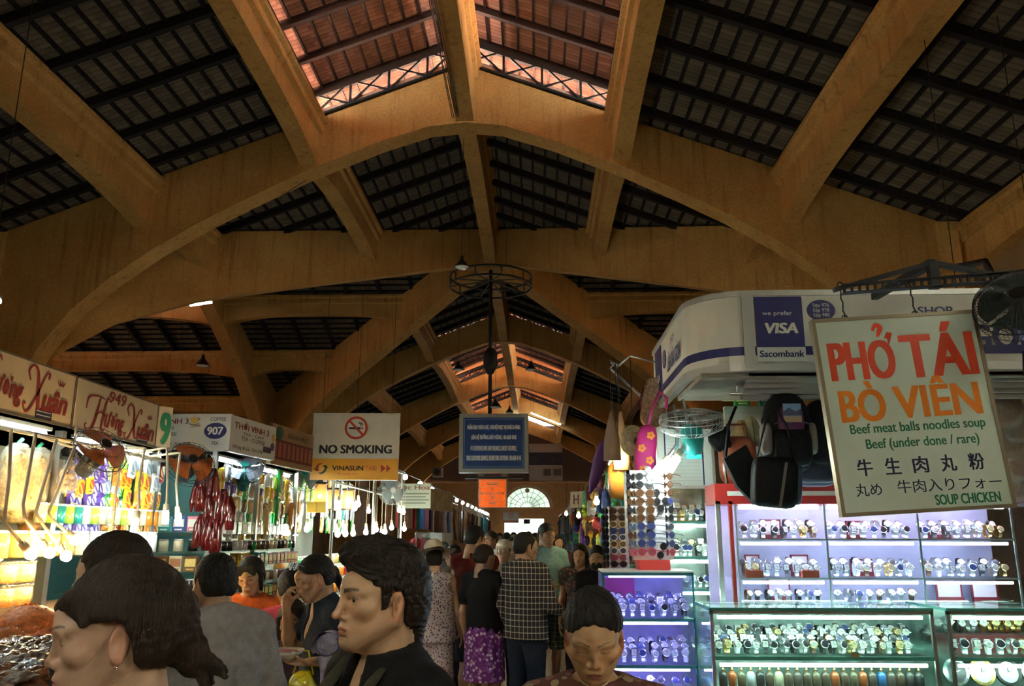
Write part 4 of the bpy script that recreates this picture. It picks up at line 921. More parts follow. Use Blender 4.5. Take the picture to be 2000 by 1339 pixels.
# NO SMOKING board
NY = 9.5; c = P(694,871,NY); nw = 172*NY/1600*1.0; nh = (P(694,806,NY)-P(694,937,NY)).z
sg_ = board('no_smoking_sign', 'white and amber NO SMOKING board with a taxi logo hung over the left stalls', tr(c) @ roty(math.radians(.4)), nw, nh, mat('white_sign_board', (.74,.73,.66), .35, noise=.05), th=.025)
AMB = mat('amber_board', (.88,.38,.01), .35); MB().box((-nw/2,-.002,-nh/2),(nw/2,0,-nh/2+nh*.315)).build('amber_band', AMB, sg_)
RD = cm((.62,.05,.02)); q = MB(); q.ring((-.0,-.003,nh*.275), .108,.135,.002, 40); q.bar((-.083,-.0035,nh*.275+.083),(.083,-.0035,nh*.275-.083), .002, .026); q.build('prohibition_ring', RD, sg_)
q = MB(); q.box((-.085,-.0024,nh*.275-.016),(.05,-.001,nh*.275+.006)); q.box((.058,-.0024,nh*.275-.016),(.066,-.001,nh*.275+.006)); q.box((.074,-.0024,nh*.275-.016),(.082,-.001,nh*.275+.006))
for dx in (0,.024): ribbon(q, [(.028+dx,nh*.275+.075),(.034+dx,nh*.275+.055),(.05+dx,nh*.275+.045),(.054+dx,nh*.275+.018)], [.005,.012,.012,.005], tr(0,-.001,0))
q.build('cigarette', INK, sg_)
text(sg_, 'NO SMOKING', INK, tr(.005,-.001,-nh*.045), nw*.82, .095, bold=.045)
zz = -nh/2+nh*.16; DK = cm((.025,.03,.015))
q = MB(); ribbon(q, [(.0,.05),(-.045,.045),(-.068,.0),(-.07,-.02),(-.045,-.018)], [.004,.022,.03,.03,.012], tr(-nw*.36,-.0025,zz+.01)); ribbon(q, [(-.105,.0),(-.075,-.02),(-.04,-.02)], [.002,.018,.01], tr(-nw*.36,-.0025,zz+.01)); q.build('logo_red_swirl', RD, sg_)
q = MB(); ribbon(q, [(-.06,-.055),(-.02,-.055),(.015,-.02),(.02,.02),(-.01,.02)], [.004,.022,.03,.03,.012], tr(-nw*.345,-.0025,zz+.01)); ribbon(q, [(.05,.0),(.02,.02),(-.012,.02)], [.002,.018,.01], tr(-nw*.345,-.0025,zz+.01)); q.build('logo_dark_swirl', DK, sg_)
text(sg_, 'VINASUN', cm((.03,.015,.01)), tr(-.075,-.0025,zz+.012), nw*.35, .055, bold=.03); text(sg_, 'TAXI', RD, tr(nw*.19,-.0025,zz+.012), nw*.125, .055, bold=.004)
text(sg_, 'Rẻ và một chút', RD, tr(-.075,-.0025,zz-.055), nw*.22, .026, shear=.25)
q = MB()
for x in (nw*.33,nw*.39): q.prism([(x-.025,-.045),(x-.025,.045),(x+.03,0)], .002, tr(0,-.0025,zz+.01))
q.build('arrow', RD, sg_)
for x in (-nw*.4,-.0,nw*.4): MB().tube([(x,.01,nh/2-.02),(x,.01,nh/2+1.5)], .003, 5).build('hanging_wire', M_IRON, sg_)
# fittings on the far wall
c = P(1066,902,61.9); sg_ = board('billboard', 'pale billboard with a dark photograph and two small pictures on the end wall', tr(c), 2.5, 2.75, mat('billboard_pale', (.42,.38,.35), .6), th=.05)
patch(sg_, 'dark_picture', 0, .25, 2.5, .95, mat('billboard_picture', (.035,.03,.06), .6, noise=.5, nscale=3)); patch(sg_, 'small_picture', .1, -.75, .55, .5, cm((.10,.09,.08))); patch(sg_, 'small_picture', .85, -.75, .6, .5, cm((.12,.11,.09)))
b = MB()
for k in range(3): b.box((-1.1,-.002,1.05-.14*k),(1.1,0,1.09-.14*k))
b.build('lettering_line', cm((.55,.5,.46)), sg_)
c = P(853,921,60.9); r = thing('air_conditioner', 'pale air conditioner unit high on the dark end wall', 'air conditioner', tr(c)); MB().box((-.35,-.0,-.33),(.35,1.10,.33)).build('case', mat('aircon_case', (.30,.27,.24), .6), r); q = MB(); q.ring((0,-.01,0), .2,.24,.01, 24); q.disc((0,-.006,0), .2,.2,.004, 24); q.build('grille', cm((.06,.05,.05)), r)
c = P(1003,1003,61.9); sg_ = board('small_no_smoking_sign', 'small white and red no-smoking board hanging before the end doorway', tr(P(998,1008,40)), .75, .38, cm((.55,.50,.45)), th=.03); q = MB(); q.ring((0,-.003,.03), .085,.11,.002, 24); q.bar((-.07,-.003,.10),(.07,-.003,-.04), .002,.02); q.build('prohibition_ring', RD, sg_); MB().box((-.375,-.002,-.30),(.375,.03,-.19)).build('red_band', cm((.40,.10,.04)), sg_); MB().tube([(0,.015,.19),(0,.015,9.45-P(998,1008,40).z)], .008, 5).build('hanging_wire', M_IRON, sg_)
c = P(1029,1018,62.2); sg_ = board('hanging_plate', 'small black plate hanging in the bright end doorway', tr(c), .48, .36, M_BLACK, th=.05)
# ceiling tubes
def ceiling_tube(a, b_, label, m=M_TUBE, r=.03):
    t = thing('fluorescent_light', label, 'light', tr(0,0,0)); MB().tube([a,b_], r, 8).build('tube', m, t)
    q = MB(); q.bar(Vector(a)+Vector((0,0,r+.02)), Vector(b_)+Vector((0,0,r+.02)), .06, .03); q.build('batten_fitting', M_STEEL, t)
    if Vector(a).y < 12:
        for e in (Vector(a).lerp(Vector(b_),.12), Vector(a).lerp(Vector(b_),.88)): MB().tube([e+Vector((0,0,r+.03)), Vector((e.x,e.y,roofz(abs(e.x-RX))-.06))], .006, 5).build('hanging_rod', M_IRON, t)
    return t
ceiling_tube(P(372,596,20.5), P(413,590,20.2), 'short fluorescent tube under the left wing beside the diagonal beam')
ceiling_tube(P(1037,806,51.6), P(1095,829,51.6), 'long bright fluorescent tube along the right of the far arch')
ceiling_tube(P(1012,808,52.0), P(985,815,52.0), 'short bright fluorescent tube along the left of the far arch')
for x, y in ((-5,2.0),(4.2,1.2),(-1.0,-2.0),(-6.5,8.5),(5.2,9.0)):
    ceiling_tube((x-.6,y,4.2),(x+.6,y,4.2), 'added fluorescent fill tube hung over the stalls at %s' % {-5:'the left beside the camera',4.2:'the right beside the camera',-1.0:'the aisle behind the camera',-6.5:'the back of the left stalls',5.2:'the back of the watch shop'}[x], emit('added_hall_tube', (.98,.95,.72), 12 if x < -4 else 26), .03)  # tubes added to raise the ambient light on beams and signs
for (a, c_, lb) in (((-2.5,.2,2.75),(-2.5,1.5,2.75),'added warm fill strip light left of the camera'),((1.5,-.4,2.7),(1.5,.9,2.7),'added warm fill strip light right of the camera'),((-.6,-1.2,2.9),(.6,-1.2,2.9),'added warm fill strip light over the aisle just behind the camera')): ceiling_tube(a, c_, lb, emit('added_fill_tube_warm', (1,.93,.70) if a[0] > 1 else (1,.92,.68), 40 if a[0] > 1 else 24), .025)  # unseen strips added to brighten the near faces and the menu board
# cables along the roof
b = MB()
for k in range(5): b.tube([(RX-.22+.03*k, 5+j, RZ-1.24-.03*k%.05+.04*math.sin(j*1.3+k)) for j in range(10)], .008, 5)
tag(b.build('roof_cables', M_BLACK), 'bundle of black cables run along the near ridge beam', 'cables')
def cable(pts, label): return tag(MB().tube(pts, .008, 5).build('cable', M_BLACK), label, 'cable')
cable([P(545,385,14.1), P(598,352,14.1)], 'black wire on the near arch below the left skylight beam')


# ------------------------------------------------------------------ left row of food stalls
LX = -3.0
def brush_name(parent, M, s_=1.0, m=None, full=True):
    """the painted script shop name"""
    q = MB()
    if full:
        ribbon(q, [(-.46,.02),(-.44,.12),(-.33,.15),(-.245,.14)], [.006,.020,.014,.010], M); ribbon(q, [(-.30,.14),(-.33,.0),(-.37,-.12),(-.42,-.165),(-.46,-.12),(-.44,-.10)], [.016,.030,.030,.02,.010,.016], M)
        ribbon(q, [(-.18,.13),(-.20,.16),(-.225,.10),(-.245,-.02),(-.26,-.11),(-.235,-.135),(-.21,-.11)], [.006,.012,.026,.028,.026,.016,.006], M); ribbon(q, [(-.35,-.02),(-.28,.02),(-.22,.0)], [.008,.014,.008], M)
    ribbon(q, [(.10,.06),(.075,.12),(.115,.17),(.165,.13),(.185,.0),(.20,-.10),(.225,-.13),(.25,-.11)], [.010,.016,.014,.022,.034,.032,.014,.006], M)
    ribbon(q, [(.275,.10),(.285,.14),(.25,.13),(.19,.0),(.13,-.12),(.085,-.16),(.055,-.11),(.08,-.10)], [.016,.016,.012,.016,.018,.014,.012,.018], M)
    q.build('brush_capital', m, parent)
    if full: text(parent, 'ương', m, M @ tr(-.09,-.001,-.05), .26, .19, bold=.022, shear=.28)
    text(parent, 'uân', m, M @ tr(.37,-.001,-.045), .26, .155, bold=.03, shear=.25)
    q = MB()
    for k, x in enumerate((-.028,-.010,.010,.028)): ribbon(q, [(x*1.4,.05+.012*(k in (1,2))),(x*.6,.02)], [.004,.010], M @ tr(.415,0,.06))
    q.build('crown_mark', m, parent)
M_CARD = mat('cream_sign_board', (.50,.37,.23), .5, noise=.06); M_MAROON = mat('maroon_paint', (.22,.018,.016), .5)
fzb, fzt = 2.37, 2.69
def fascia(ya, yb, label):
    r = thing('stall_sign', label, 'shop sign', tr(LX,(ya+yb)/2,(fzb+fzt)/2) @ LEFTF); w_ = yb-ya
    MB().box((-w_/2,0,-(fzt-fzb)/2),(w_/2,.10,(fzt-fzb)/2)).build('panel', M_CARD, r)
    q = MB(); q.box((-w_/2,-.004,(fzt-fzb)/2),(w_/2,.1,(fzt-fzb)/2+.01)); q.box((-w_/2,-.004,-(fzt-fzb)/2-.012),(w_/2,.1,-(fzt-fzb)/2)); q.box((w_/2-.012,-.005,-.16),(w_/2,.1,.16)); q.build('frame', mat('dark_sign_frame', (.10,.075,.05), .6), r); return r
r = fascia(3.95, 5.17, 'cream sign with maroon script shop name, cut by the left edge of view')
brush_name(r, tr(.03,-.002,.0) @ scl(1.0,1,.86), m=M_MAROON)
def plate(r, x):
    patch(r, 'number_plate', x, -.128, .17, .062, cm((.018,.014,.03)), -.003)
    q = MB()
    for k in range(2): q.box((x-.075,-.0045,-.118-.022*k),(x+.07,-.003,-.112-.022*k))
    q.build('plate_line', cm((.35,.32,.36)), r)
plate(r, .30)
r = fascia(5.19, 6.36, 'cream sign with maroon script shop name and the number 949 above it')
brush_name(r, tr(.02,-.002,-.035) @ scl(1.03,1,.80), m=M_MAROON); text(r, '949', M_MAROON, tr(-.055,-.002,.105), .235, .082, bold=.012, shear=.12); plate(r, .36)
r = thing('stall_sign', 'narrow cream end sign with a large green 9', 'shop sign', tr(LX+.03,6.42,(fzb+fzt)/2) @ rotz(math.radians(55)))
MB().box((-.065,0,-.16),(.065,.08,.16)).build('panel', M_CARD, r); text(r, '9', cm((.01,.16,.07)), tr(.01,-.002,-.015), .075, .25, bold=.03)
r = thing('stall_canopy', 'stall posts and top panel behind the 949 signs', 'frame', tr(0,0,0)); q = MB()
for y in (4.0,5.18,6.55): MB().box((LX-.09,y-.025,1.26),(LX-.04,y+.025,fzt)).build('post', M_STEEL, r); MB().box((LX-1.0,3.9,fzb-.03),(LX-.02,6.6,fzb-.005)).build('ceiling_panel', mat('stall_ceiling_white', (.55,.58,.54), .6), r)
struct(MB().box((LX-1.05,3.6,0),(LX-1.0,6.7,fzb)).build('wall_stall_back', mat('stall_back_cream', (.55,.46,.26), .7, noise=.2, nscale=4)), 'back wall of the first left stall')
for k, (ya, yb) in enumerate(((3.7,4.98),(5.35,5.85),(5.95,6.35))):
    t = thing('strip_light', 'bright fluorescent strip under the cream signs, %s from the camera' % nth(k+1), 'light', tr(0,0,0)); tube_light('tube', t, (LX-.05,ya,fzb-.07), (LX-.05,yb,fzb-.07), .016); MB().box((LX-.085,ya-.02,fzb-.052),(LX-.015,yb+.02,fzb-.03)).build('fitting', M_CASEBODY, t)
# pipe rail and lamp arms
r = thing('pipe_rail', 'cream pipe rail under the cream signs that carries the lamp arms', 'rail', tr(0,0,0)); q = MB(); q.tube([(LX+.02,3.8,fzb-.10),(LX+.02,6.5,fzb-.10)], .014, 8)
for y in (4.1,5.2,6.4): q.tube([(LX+.02,y,fzb-.10),(LX+.02,y,fzb)], .010, 6)
q.build('pipe', M_CREAM, r)
AX = -2.72
arms = [((22,838),(18,930),(8,1020),(44,1062),'y'),((70,845),(45,985),(48,1010),(82,1058),'y'),((110,858),(70,1000),(85,1025),(115,1066),'y'),((146,872),(95,1000),(103,1015),(132,1040),'y'),((240,872),(226,960),(222,1010),(219,1028),'w'),((283,874),(272,940),(271,985),(268,1000),'w'),((326,874),(327,940),(326,970),(325,985),'w'),((352,884),(344,945),(346,975),(347,990),'w')]
for k, (a, b_, c, d, kd) in enumerate(arms):
    pa, pb, pc, pd = [PX(*p, AX) for p in (a,b_,c,d)]
    t = thing('conduit_lamp', '%s bulb on a bent cream conduit arm, %s from left under the cream signs' % ('warm' if kd == 'y' else 'cool white', nth(k+1)), 'lamp', tr(0,0,0), 'lamp arms of the first left stall')
    MB().tube([Vector((LX+.02,pa.y,fzb-.10)), pa+Vector((-.02,0,0)), pa, pa.lerp(pb,.15), pb, pc, pd], .009, 8).build('conduit', M_CREAM, t)
    bulb(t, pd+(pd-pc).normalized()*.05, .032 if kd == 'y' else .022, M_BULBY if kd == 'y' else M_BULBW, (pd-pc), .085, kd != 'y')
# ---- goods
def packet_mesh(c, c2, w_=.11, h=.15, t=.035, name='packet'):
    def fn(u, v):
        x = (u-.5)*2; z = (v-.5)*2
        th = t/2*max(0,(1-x**4))**.5*max(0,1-z**6)**.6
        wz = w_/2*(1-.10*(1-abs(z)**3)); return Vector((x*wz, 0, z*h/2)), th
    b = MB(); n, m = 9, 9
    for s_ in (-1,1): b.grid(lambda u, v: fn(u,v)[0]+Vector((0,s_*fn(u,v)[1]*(1+.25*math.sin(7*u+9*v)),0)), n, m)
    k = 14; vs = [(.32*w_*math.cos(2*PI*i/k), -t*.5-.002+.0*i, .03*h+.27*h*math.sin(2*PI*i/k)) for i in range(k)]
    b.add(vs+[(0,-t*.56,.03*h)], [(i,(i+1)%k,k) for i in range(k)], None, True, 1)
    b.box((-w_*.36,-t*.43,-h*.36),(w_*.36,-t*.30,-h*.28), None, 1)
    return b.mesh(name, [cm(c,.3,coat=.3), cm(c2,.4)])
COLS = dict(purple=(.16,.07,.48), yellow=(.85,.58,.03), green=(.04,.40,.10), red=(.50,.03,.03), white=(.78,.78,.74), orange=(.85,.28,.03), teal=(.03,.32,.32), pink=(.75,.25,.35), blue=(.05,.12,.45), brown=(.20,.09,.03), gold=(.72,.47,.14), maroon=(.16,.02,.03), cream=(.70,.62,.42), black=(.02,.02,.025), lime=(.45,.70,.08))
ACC = dict(purple=(.75,.65,.9), yellow=(.75,.1,.05), green=(.85,.85,.3), red=(.9,.75,.2), white=(.3,.45,.7), orange=(.95,.85,.4), teal=(.8,.9,.85), pink=(.9,.9,.85), blue=(.85,.85,.8), brown=(.8,.6,.2), gold=(.85,.7,.4), maroon=(.7,.4,.1), cream=(.5,.2,.1), black=(.6,.5,.3), lime=(.9,.9,.6))
PK = {k: packet_mesh(COLS[k], ACC[k]) for k in COLS}
def put_packet(M, col, label, grp, name='snack_packet', cat='snack packet'):
    return tag(link(name, PK[col], None, M), col+' '+label, cat, grp)
def jar_mesh(c, r_=.035, h=.10): return MB().lathe([(.0001,0),(r_,.002),(r_,h*.82),(r_*.8,h*.9)], 14).mesh('jar', cm(c,.18,coat=.4)), MB().lathe([(r_*.88,h*.88),(r_*.9,h),(.0001,h)], 14).mesh('lid', cm((.75,.76,.75),.3))
JR = {k: jar_mesh(COLS[k]) for k in COLS}
LIDC = [cm((.05,.30,.12)), cm((.6,.05,.05)), cm((.8,.8,.78)), cm((.55,.40,.08))]
def put_jar(M, col, label, grp, ):
    me, ld = JR[col]; o = link('jar', me, None, M); tag(o, col+' '+label, 'jar', grp); link('lid', ld, o); return o
def box_mesh(c, c2, w_=.10, d=.06, h=.12):
    b = MB(); b.box((-w_/2,-d/2,0),(w_/2,d/2,h)); b.box((-w_*.42,-d/2-.0015,h*.30),(w_*.42,-d/2,h*.82),None,1); b.box((-w_*.3,-d/2-.0015,h*.08),(w_*.3,-d/2,h*.18),None,1)
    return b.mesh('box', [cm(c,.4), cm(c2,.4)])
BXM = {k: box_mesh(COLS[k], ACC[k]) for k in COLS}
def put_box(M, col, label, grp): return tag(link('carton', BXM[col], None, M), col+' '+label, 'carton', grp)
def hang_rows(X, rows, cols, label, grp, y0, y1, z1, dz, n, seed, sc=1.0, facing=LEFTF, kinds=('p',), jz=.02):
    """rows of hanging packets on a board of plane X between y0..y1"""
    rnd = random.Random(seed)
    for i in range(rows):
        for k in range(n):
            y = y0+(y1-y0)*(k+.5)/n; z = z1-dz*i+rnd.uniform(-jz,jz); c = cols[i % len(cols)]; c = rnd.choice(c) if not isinstance(c, str) else c
            s_ = sc*rnd.uniform(.88,1.1)
            put_packet(tr(X+rnd.uniform(-.01,.03),y,z) @ facing @ roty(rnd.uniform(-.14,.14)) @ scl(s_,1,s_), c, label % (nth(k+1), nth(i+1)), grp)
# big clear bags of dried golden snacks
M_FILM = filmy('clear_film', (.95,.93,.85), .22); M_GOLDY = mat('dried_golden_strips', (.72,.44,.12), .6, noise=.5, nscale=30, bump=.8, bscale=40)
M_NUTS = mat('brown_nuts', (.42,.22,.08), .6, noise=.3)
for k, (px, py, ww, hh, cc) in enumerate(((28,930,.21,.40,0),(68,935,.20,.40,0),(98,930,.17,.34,0),(30,985,.17,.22,0),(62,1000,.16,.24,1),(108,990,.10,.28,2))):
    p = PX(px,py,LX-.10-.02*k); r = thing('snack_bag', 'large clear bag of %s, %s from left hanging in the first left stall' % (('golden dried strips','orange dried strips','pale crackers')[cc], nth(k+1)), 'bag', tr(p) @ LEFTF, 'hanging clear bags')
    rr = random.Random(k)
    q = MB(); superell(q, (0,0,-.02), (ww*.44,.055,hh*.42), .6, .6, 16, 12, fn=lambda v: v+Vector((0,.012*math.sin(v.x*60+v.z*40),0))); q.build('contents', [M_GOLDY, mat('dried_orange_strips', (.80,.33,.05), .6, noise=.5, nscale=30, bump=.8, bscale=40), mat('pale_crackers', (.72,.70,.58), .5, noise=.2, nscale=20)][cc], r)
    q = MB(); superell(q, (0,0,0), (ww*.5,.065,hh*.5), .5, .7, 18, 14, fn=lambda v: Vector((v.x*(1 if v.z < .3*hh else 1-1.6*(v.z/hh-.3)),v.y,v.z))); q.build('film', M_FILM, r)
    q = MB(); q.tube([(0,0,hh*.46),(0,0,hh*.5),(.03,0,hh*.56)], .012, 6); q.build('knot', cm((.05,.35,.15)), r)
p = PX(133,925,LX-.02); r = thing('nut_bag', 'clear bag of round brown nuts hanging beside the first fan', 'bag', tr(p) @ LEFTF)
q = MB(); rr = random.Random(3)
for k in range(46):
    a = rr.uniform(-.08,.08); z = rr.uniform(-.10,.05); q.ball((a*(1-.8*max(0,z+.02)/.1),rr.uniform(-.025,.025),z), .017, 8, 6)
q.build('nuts', M_NUTS, r); q = MB(); superell(q, (0,0,-.01), (.10,.045,.115), .6, .7, 16, 12, fn=lambda v: Vector((v.x*(1 if v.z < 0 else 1-7*v.z),v.y,v.z))); q.build('film', M_FILM, r); MB().tube([(0,0,.10),(0,0,.16)], .008, 6).build('knot', cm((.8,.8,.8)), r)
# packets under the 949 sign
hang_rows(LX-.12, 6, ['purple','purple',('yellow','purple'),'purple',('white','yellow'),'purple'], 'wafer packet, %s from left, %s row down by the first fan', 'wafer packets', PX(138,900,LX-.12).y, PX(205,900,LX-.12).y, 2.20, .095, 5, 11, .92)
hang_rows(LX-.10, 5, [('yellow','green','lime'),('yellow','lime','orange'),('green','white'),('yellow','green','teal'),('red','orange','white')], 'snack packet, %s from left, %s row down between the two lamp arms', 'mixed snack packets', PX(207,900,LX-.10).y, PX(245,900,LX-.1).y, 2.22, .105, 3, 12, .95)
hang_rows(LX-.08, 5, [('yellow','red','white'),('brown','yellow','white'),('orange','yellow'),'yellow',('orange','red')], 'snack packet, %s from left, %s row down right of the lamp arms', 'mixed snack packets', PX(246,900,LX-.08).y, PX(318,900,LX-.08).y, 2.20, .115, 5, 13, 1.02)
# shelves with clear boxes, jars, cans in the first stall
def shelf(X0, X1, ya, yb, z, label, m=None): return tag(MB().box((X0,ya,z-.012),(X1,yb,z)).build('shelf_board', m or M_GLASS), label, 'shelf')
shelf(LX-.35, LX+.02, 4.2, 6.5, 1.76, 'glass shelf under the hanging packets of the first stall')
rnd = random.Random(21); n = 17; ya_, yb_ = PX(70,1020,LX-.05).y, PX(318,1020,LX-.05).y
for k in range(n):
    y = ya_+(yb_-ya_)*(k+.5)/n; put_jar(tr(LX-.06,y,1.76) @ scl(1.05,1.05,1.25), rnd.choice(['white','cream','white','lime','orange','teal','cream']), 'jar, %s from left on the shelf behind the lamp bulbs' % nth(k+1), 'jars behind the bulbs')
shelf(LX-.35, LX+.08, 4.0, 6.6, 1.56, 'lower glass shelf of the first stall')
n = 15
for k in range(n):
    y = 4.05+2.5*(k+.5)/n; put_jar(tr(LX-.02,y,1.56) @ scl(1.6,1.6,1.55), ['gold','gold','yellow','gold','gold','cream','gold','gold','cream','white','cream','teal','white','cream','white'][k], 'large jar, %s from left on the lower shelf of the first stall' % nth(k+1), 'large jars of the first stall')
for k in range(12):
    i = k % 2; y = 3.9+.17*(k//2); r = thing('snack_tub', 'clear tub of golden rolls, %s from left, %s layer at the left edge' % (nth(k//2+1), ('lower','upper')[i]), 'tub', tr(LX+.06,y,1.30+.125*i), 'tubs of golden rolls')
    MB().lathe([(.0001,.004),(.066,.006),(.068,.095),(.0001,.1)], 16).build('contents', mat('golden_rolls', (.85,.50,.08), .5, noise=.3, nscale=25, bump=.5), r); MB().lathe([(.0001,0),(.074,0),(.074,.115)], 16).build('tub', M_FILM, r); MB().lathe([(.076,.108),(.076,.122),(.0001,.122)], 16).build('lid', M_ACRYL, r)
tb = thing('stall_table', 'low wooden stall table piled with dried shrimp and packets', 'table', tr(0,0,0)); MB().box((LX-.3,3.2,1.22),(LX+.35,6.6,1.26)).build('table_top', mat('table_ply', (.30,.16,.07), .6), tb)
q = MB(); q.box((LX-.28,3.25,0),(LX+.31,6.55,1.22)); q.build('table_front', mat('table_front_dark', (.08,.05,.035), .7), tb)
tb2 = thing('stall_table', 'lower front stall table with bins and shiny packets at the bottom left', 'table', tr(0,0,0)); MB().box((LX+.36,2.4,.98),(LX+1.1,5.6,1.02)).build('table_top', mat('table_ply2', (.25,.14,.07), .6), tb2); MB().box((LX+.38,2.45,0),(LX+1.06,5.55,.98)).build('table_front', mat('table_front_dark2', (.07,.045,.035), .7), tb2)
def mound(px, py, Y, R, h, c, label, n=140, seed=1):
    p = P(px, py, Y); r = thing('food_bin', label, 'food bin', tr(p.x,p.y,1.02), 'bins of dried shrimp')
    zt = max(.06, p.z-1.02-h)
    MB().lathe([(.0001,0),(R*.82,0),(R,zt),(R*1.04,zt),(R*1.04,zt+.012),(R*.97,zt+.012)], 20).build('bin', mat('bin_brown', (.12,.075,.04), .6), r)
    q = MB(); rr = random.Random(seed); q.lathe([(R*.96,zt),(R*.6,zt+h*.65),(R*.25,zt+h*.95),(.0001,zt+h)], 20)
    for k in range(n):
        a = rr.uniform(0,2*PI); d = R*.95*math.sqrt(rr.random()); z = zt+h*(1-(d/R)**1.5); s_ = rr.uniform(.010,.018)
        Mx = tr(d*math.cos(a),d*math.sin(a),z) @ rotz(rr.uniform(0,6)) @ rotx(rr.uniform(-.6,.6))
        q.tube([(-s_,0,0),(0,.006,.006),(s_,0,0)], [.002,.005,.002], 5, Mx)
    o = q.build('dried_shrimp', mat('dried_shrimp_orange', c, .55, noise=.4, nscale=40), r); o['kind'] = 'stuff'
mound(60,1180,4.0,.22,.13,(.62,.17,.03),'wide bin heaped with orange dried shrimp at the left edge',260,2); mound(92,1228,3.8,.10,.07,(.55,.13,.03),'small bin of orange dried shrimp beside the wide bin',110,3); mound(12,1225,3.6,.10,.05,(.60,.22,.06),'blue-rimmed bowl of dried shrimp at the left edge',110,4)
M_FOIL = mat('foil_packet', (.20,.14,.10), .36, metal=.4, bump=.6, bscale=30)
FOILP = MB(); FOILP.grid(lambda u, v: Vector(((u-.5)*.24,(v-.5)*.17,.018*(1-(2*u-1)**4)*(1-(2*v-1)**4)+.006*math.sin(17*u+3*math.sin(9*v)))), 16, 12); FOILP.grid(lambda u, v: Vector(((.5-u)*.24,(v-.5)*.17,-.012*(1-(2*u-1)**4)*(1-(2*v-1)**4))), 16, 12); FOILM = FOILP.mesh('foil', M_FOIL)
FOILM2 = FOILM.copy(); FOILM2.materials[0] = mat('brown_film_packet', (.22,.10,.05), .15, coat=.8, bump=.6, bscale=30); FOILM3 = FOILM.copy(); FOILM3.materials[0] = mat('silver_blue_packet', (.40,.44,.50), .2, metal=.5, bump=.5, bscale=30)
rnd = random.Random(9)
for k in range(26):
    px = 14+ (k % 6)*22+rnd.uniform(-6,6); py = 1262+ (k//6)*17+rnd.uniform(-4,4); Y = 3.30-.13*(k//6)
    p = P(px,py,Y); tag(link('foil_packet', (FOILM,FOILM2,FOILM3)[k % 3 if k > 3 else 1], None, tr(p.x,p.y,max(1.035,p.z)) @ rotz(rnd.uniform(-.8,.8)) @ rotx(.25+rnd.uniform(-.2,.2)) @ scl(.8,.8,.9)), 'shiny %s packet, %s from left, %s row of the heap at bottom left' % (('silver-brown','brown','silver-blue')[k % 3 if k > 3 else 1], nth(k%6+1), nth(k//6+1)), 'packet', 'shiny packets on the front table')
q = MB(); superell(q, (0,0,0), (.42,.36,.10), .8, .8, 16, 10); tag(q.build('packet_heap_cloth', mat('dark_sack', (.10,.07,.05), .7, noise=.3), None, tr(P(60,1300,3.0).x, 3.1, 1.06)), 'dark sacking under the shiny packets on the front table', 'sack')
# fans of the first stalls
MFC = mat('fan_black_wire', (.02,.02,.022), .4); MFB = mat('fan_orange_blade', (.55,.12,.02), .15, coat=.5, trans=.2); MFT = mat('fan_teal_plastic', (.01,.27,.25), .35)
fan('black wall fan with glossy orange blades under the 949 sign', tr(PX(196,880,-2.72)) @ rotz(math.radians(62)) @ rotx(math.radians(-38)), .17, MFC, M_BLACK, M_BLACK, MFB, 'top')
fan('black wall fan with orange blades below the 907 coffee sign', tr(PX(372,905,-2.80)) @ rotz(math.radians(40)) @ rotx(math.radians(-30)), .19, MFC, M_BLACK, M_BLACK, MFB, 'top')
fan('teal wall fan hanging below the right half of the coffee sign', tr(P(478,918,7.5)) @ rotz(math.radians(20)) @ rotx(math.radians(-48)), .19, MFC, MFT, MFT, cm((.35,.40,.55),.2), 'top')
fan('green wall fan half hidden behind the NO SMOKING board', tr(P(592,930,9.6)) @ rotz(math.radians(35)) @ rotx(math.radians(-30)), .20, MFC, MFT, cm((.15,.50,.12)), cm((.25,.30,.25),.3), 'top')
fan('pale cage fan above the far jar stall', tr(P(765,960,12.5)) @ rotz(math.radians(30)) @ rotx(math.radians(-20)), .20, cm((.45,.5,.48)), cm((.7,.75,.7)), cm((.4,.45,.42)), cm((.35,.4,.4),.3), 'top')
# coffee stall sign
M_CS = mat('coffee_sign_white', (.66,.67,.66), .4)
a = P(322,850,7.0); bq = P(449,850,7.0); zt_, zb2 = P(400,808,7.0).z, P(400,880,7.0).z; w_ = bq.x-a.x+.3; h_ = zt_-zb2
r = board('coffee_sign', 'white coffee stall sign with a navy oval 907, folded around the corner', tr((a.x-.3+bq.x)/2,7.0,(zt_+zb2)/2), w_, h_, M_CS, cat='shop sign', th=.05)
X = lambda px: P(px,850,7.0).x-(a.x-.3+bq.x)/2; Z = lambda py: P(400,py,7.0).z-(zt_+zb2)/2
text(r, 'THỚI VINH 3', M_MAROON, tr(X(320),-.001,Z(820)), .41, .062, bold=.03); text(r, 'CAFE', INK, tr(X(327),-.001,Z(835)), .105, .026, bold=.01); text(r, 'COFFEE', INK, tr(X(327),-.001,Z(847)), .16, .028, bold=.01); text(r, '(Hưng & Lê)  Xin Mời', INK, tr(X(330),-.001,Z(866)), .40, .032, shear=.2)
q = MB(); q.prism([(-.035,.02),(.035,.02),(.028,-.01),(.012,-.028),(-.012,-.028),(-.028,-.01)], .002, tr(X(377),-.003,Z(820))); q.build('cup_picture', cm((.72,.45,.08)), r)
q = MB(); ribbon(q, [(-.05,-.02),(-.02,-.035),(.02,-.035),(.05,-.018)], [.003,.012,.012,.003], tr(X(377),-.002,Z(821))); ribbon(q, [(-.055,-.062),(.0,-.055),(.045,-.045)], [.004,.006,.014], tr(X(380),-.002,Z(820))); ribbon(q, [(.03,.02),(.05,.01),(.032,-.005)], [.005,.007,.005], tr(X(377),-.002,Z(820))); ribbon(q, [(-.005,.03),(.005,.04),(-.003,.05)], [.003,.004,.002], tr(X(377),-.002,Z(820))); q.build('saucer_picture', cm((.22,.18,.13)), r)
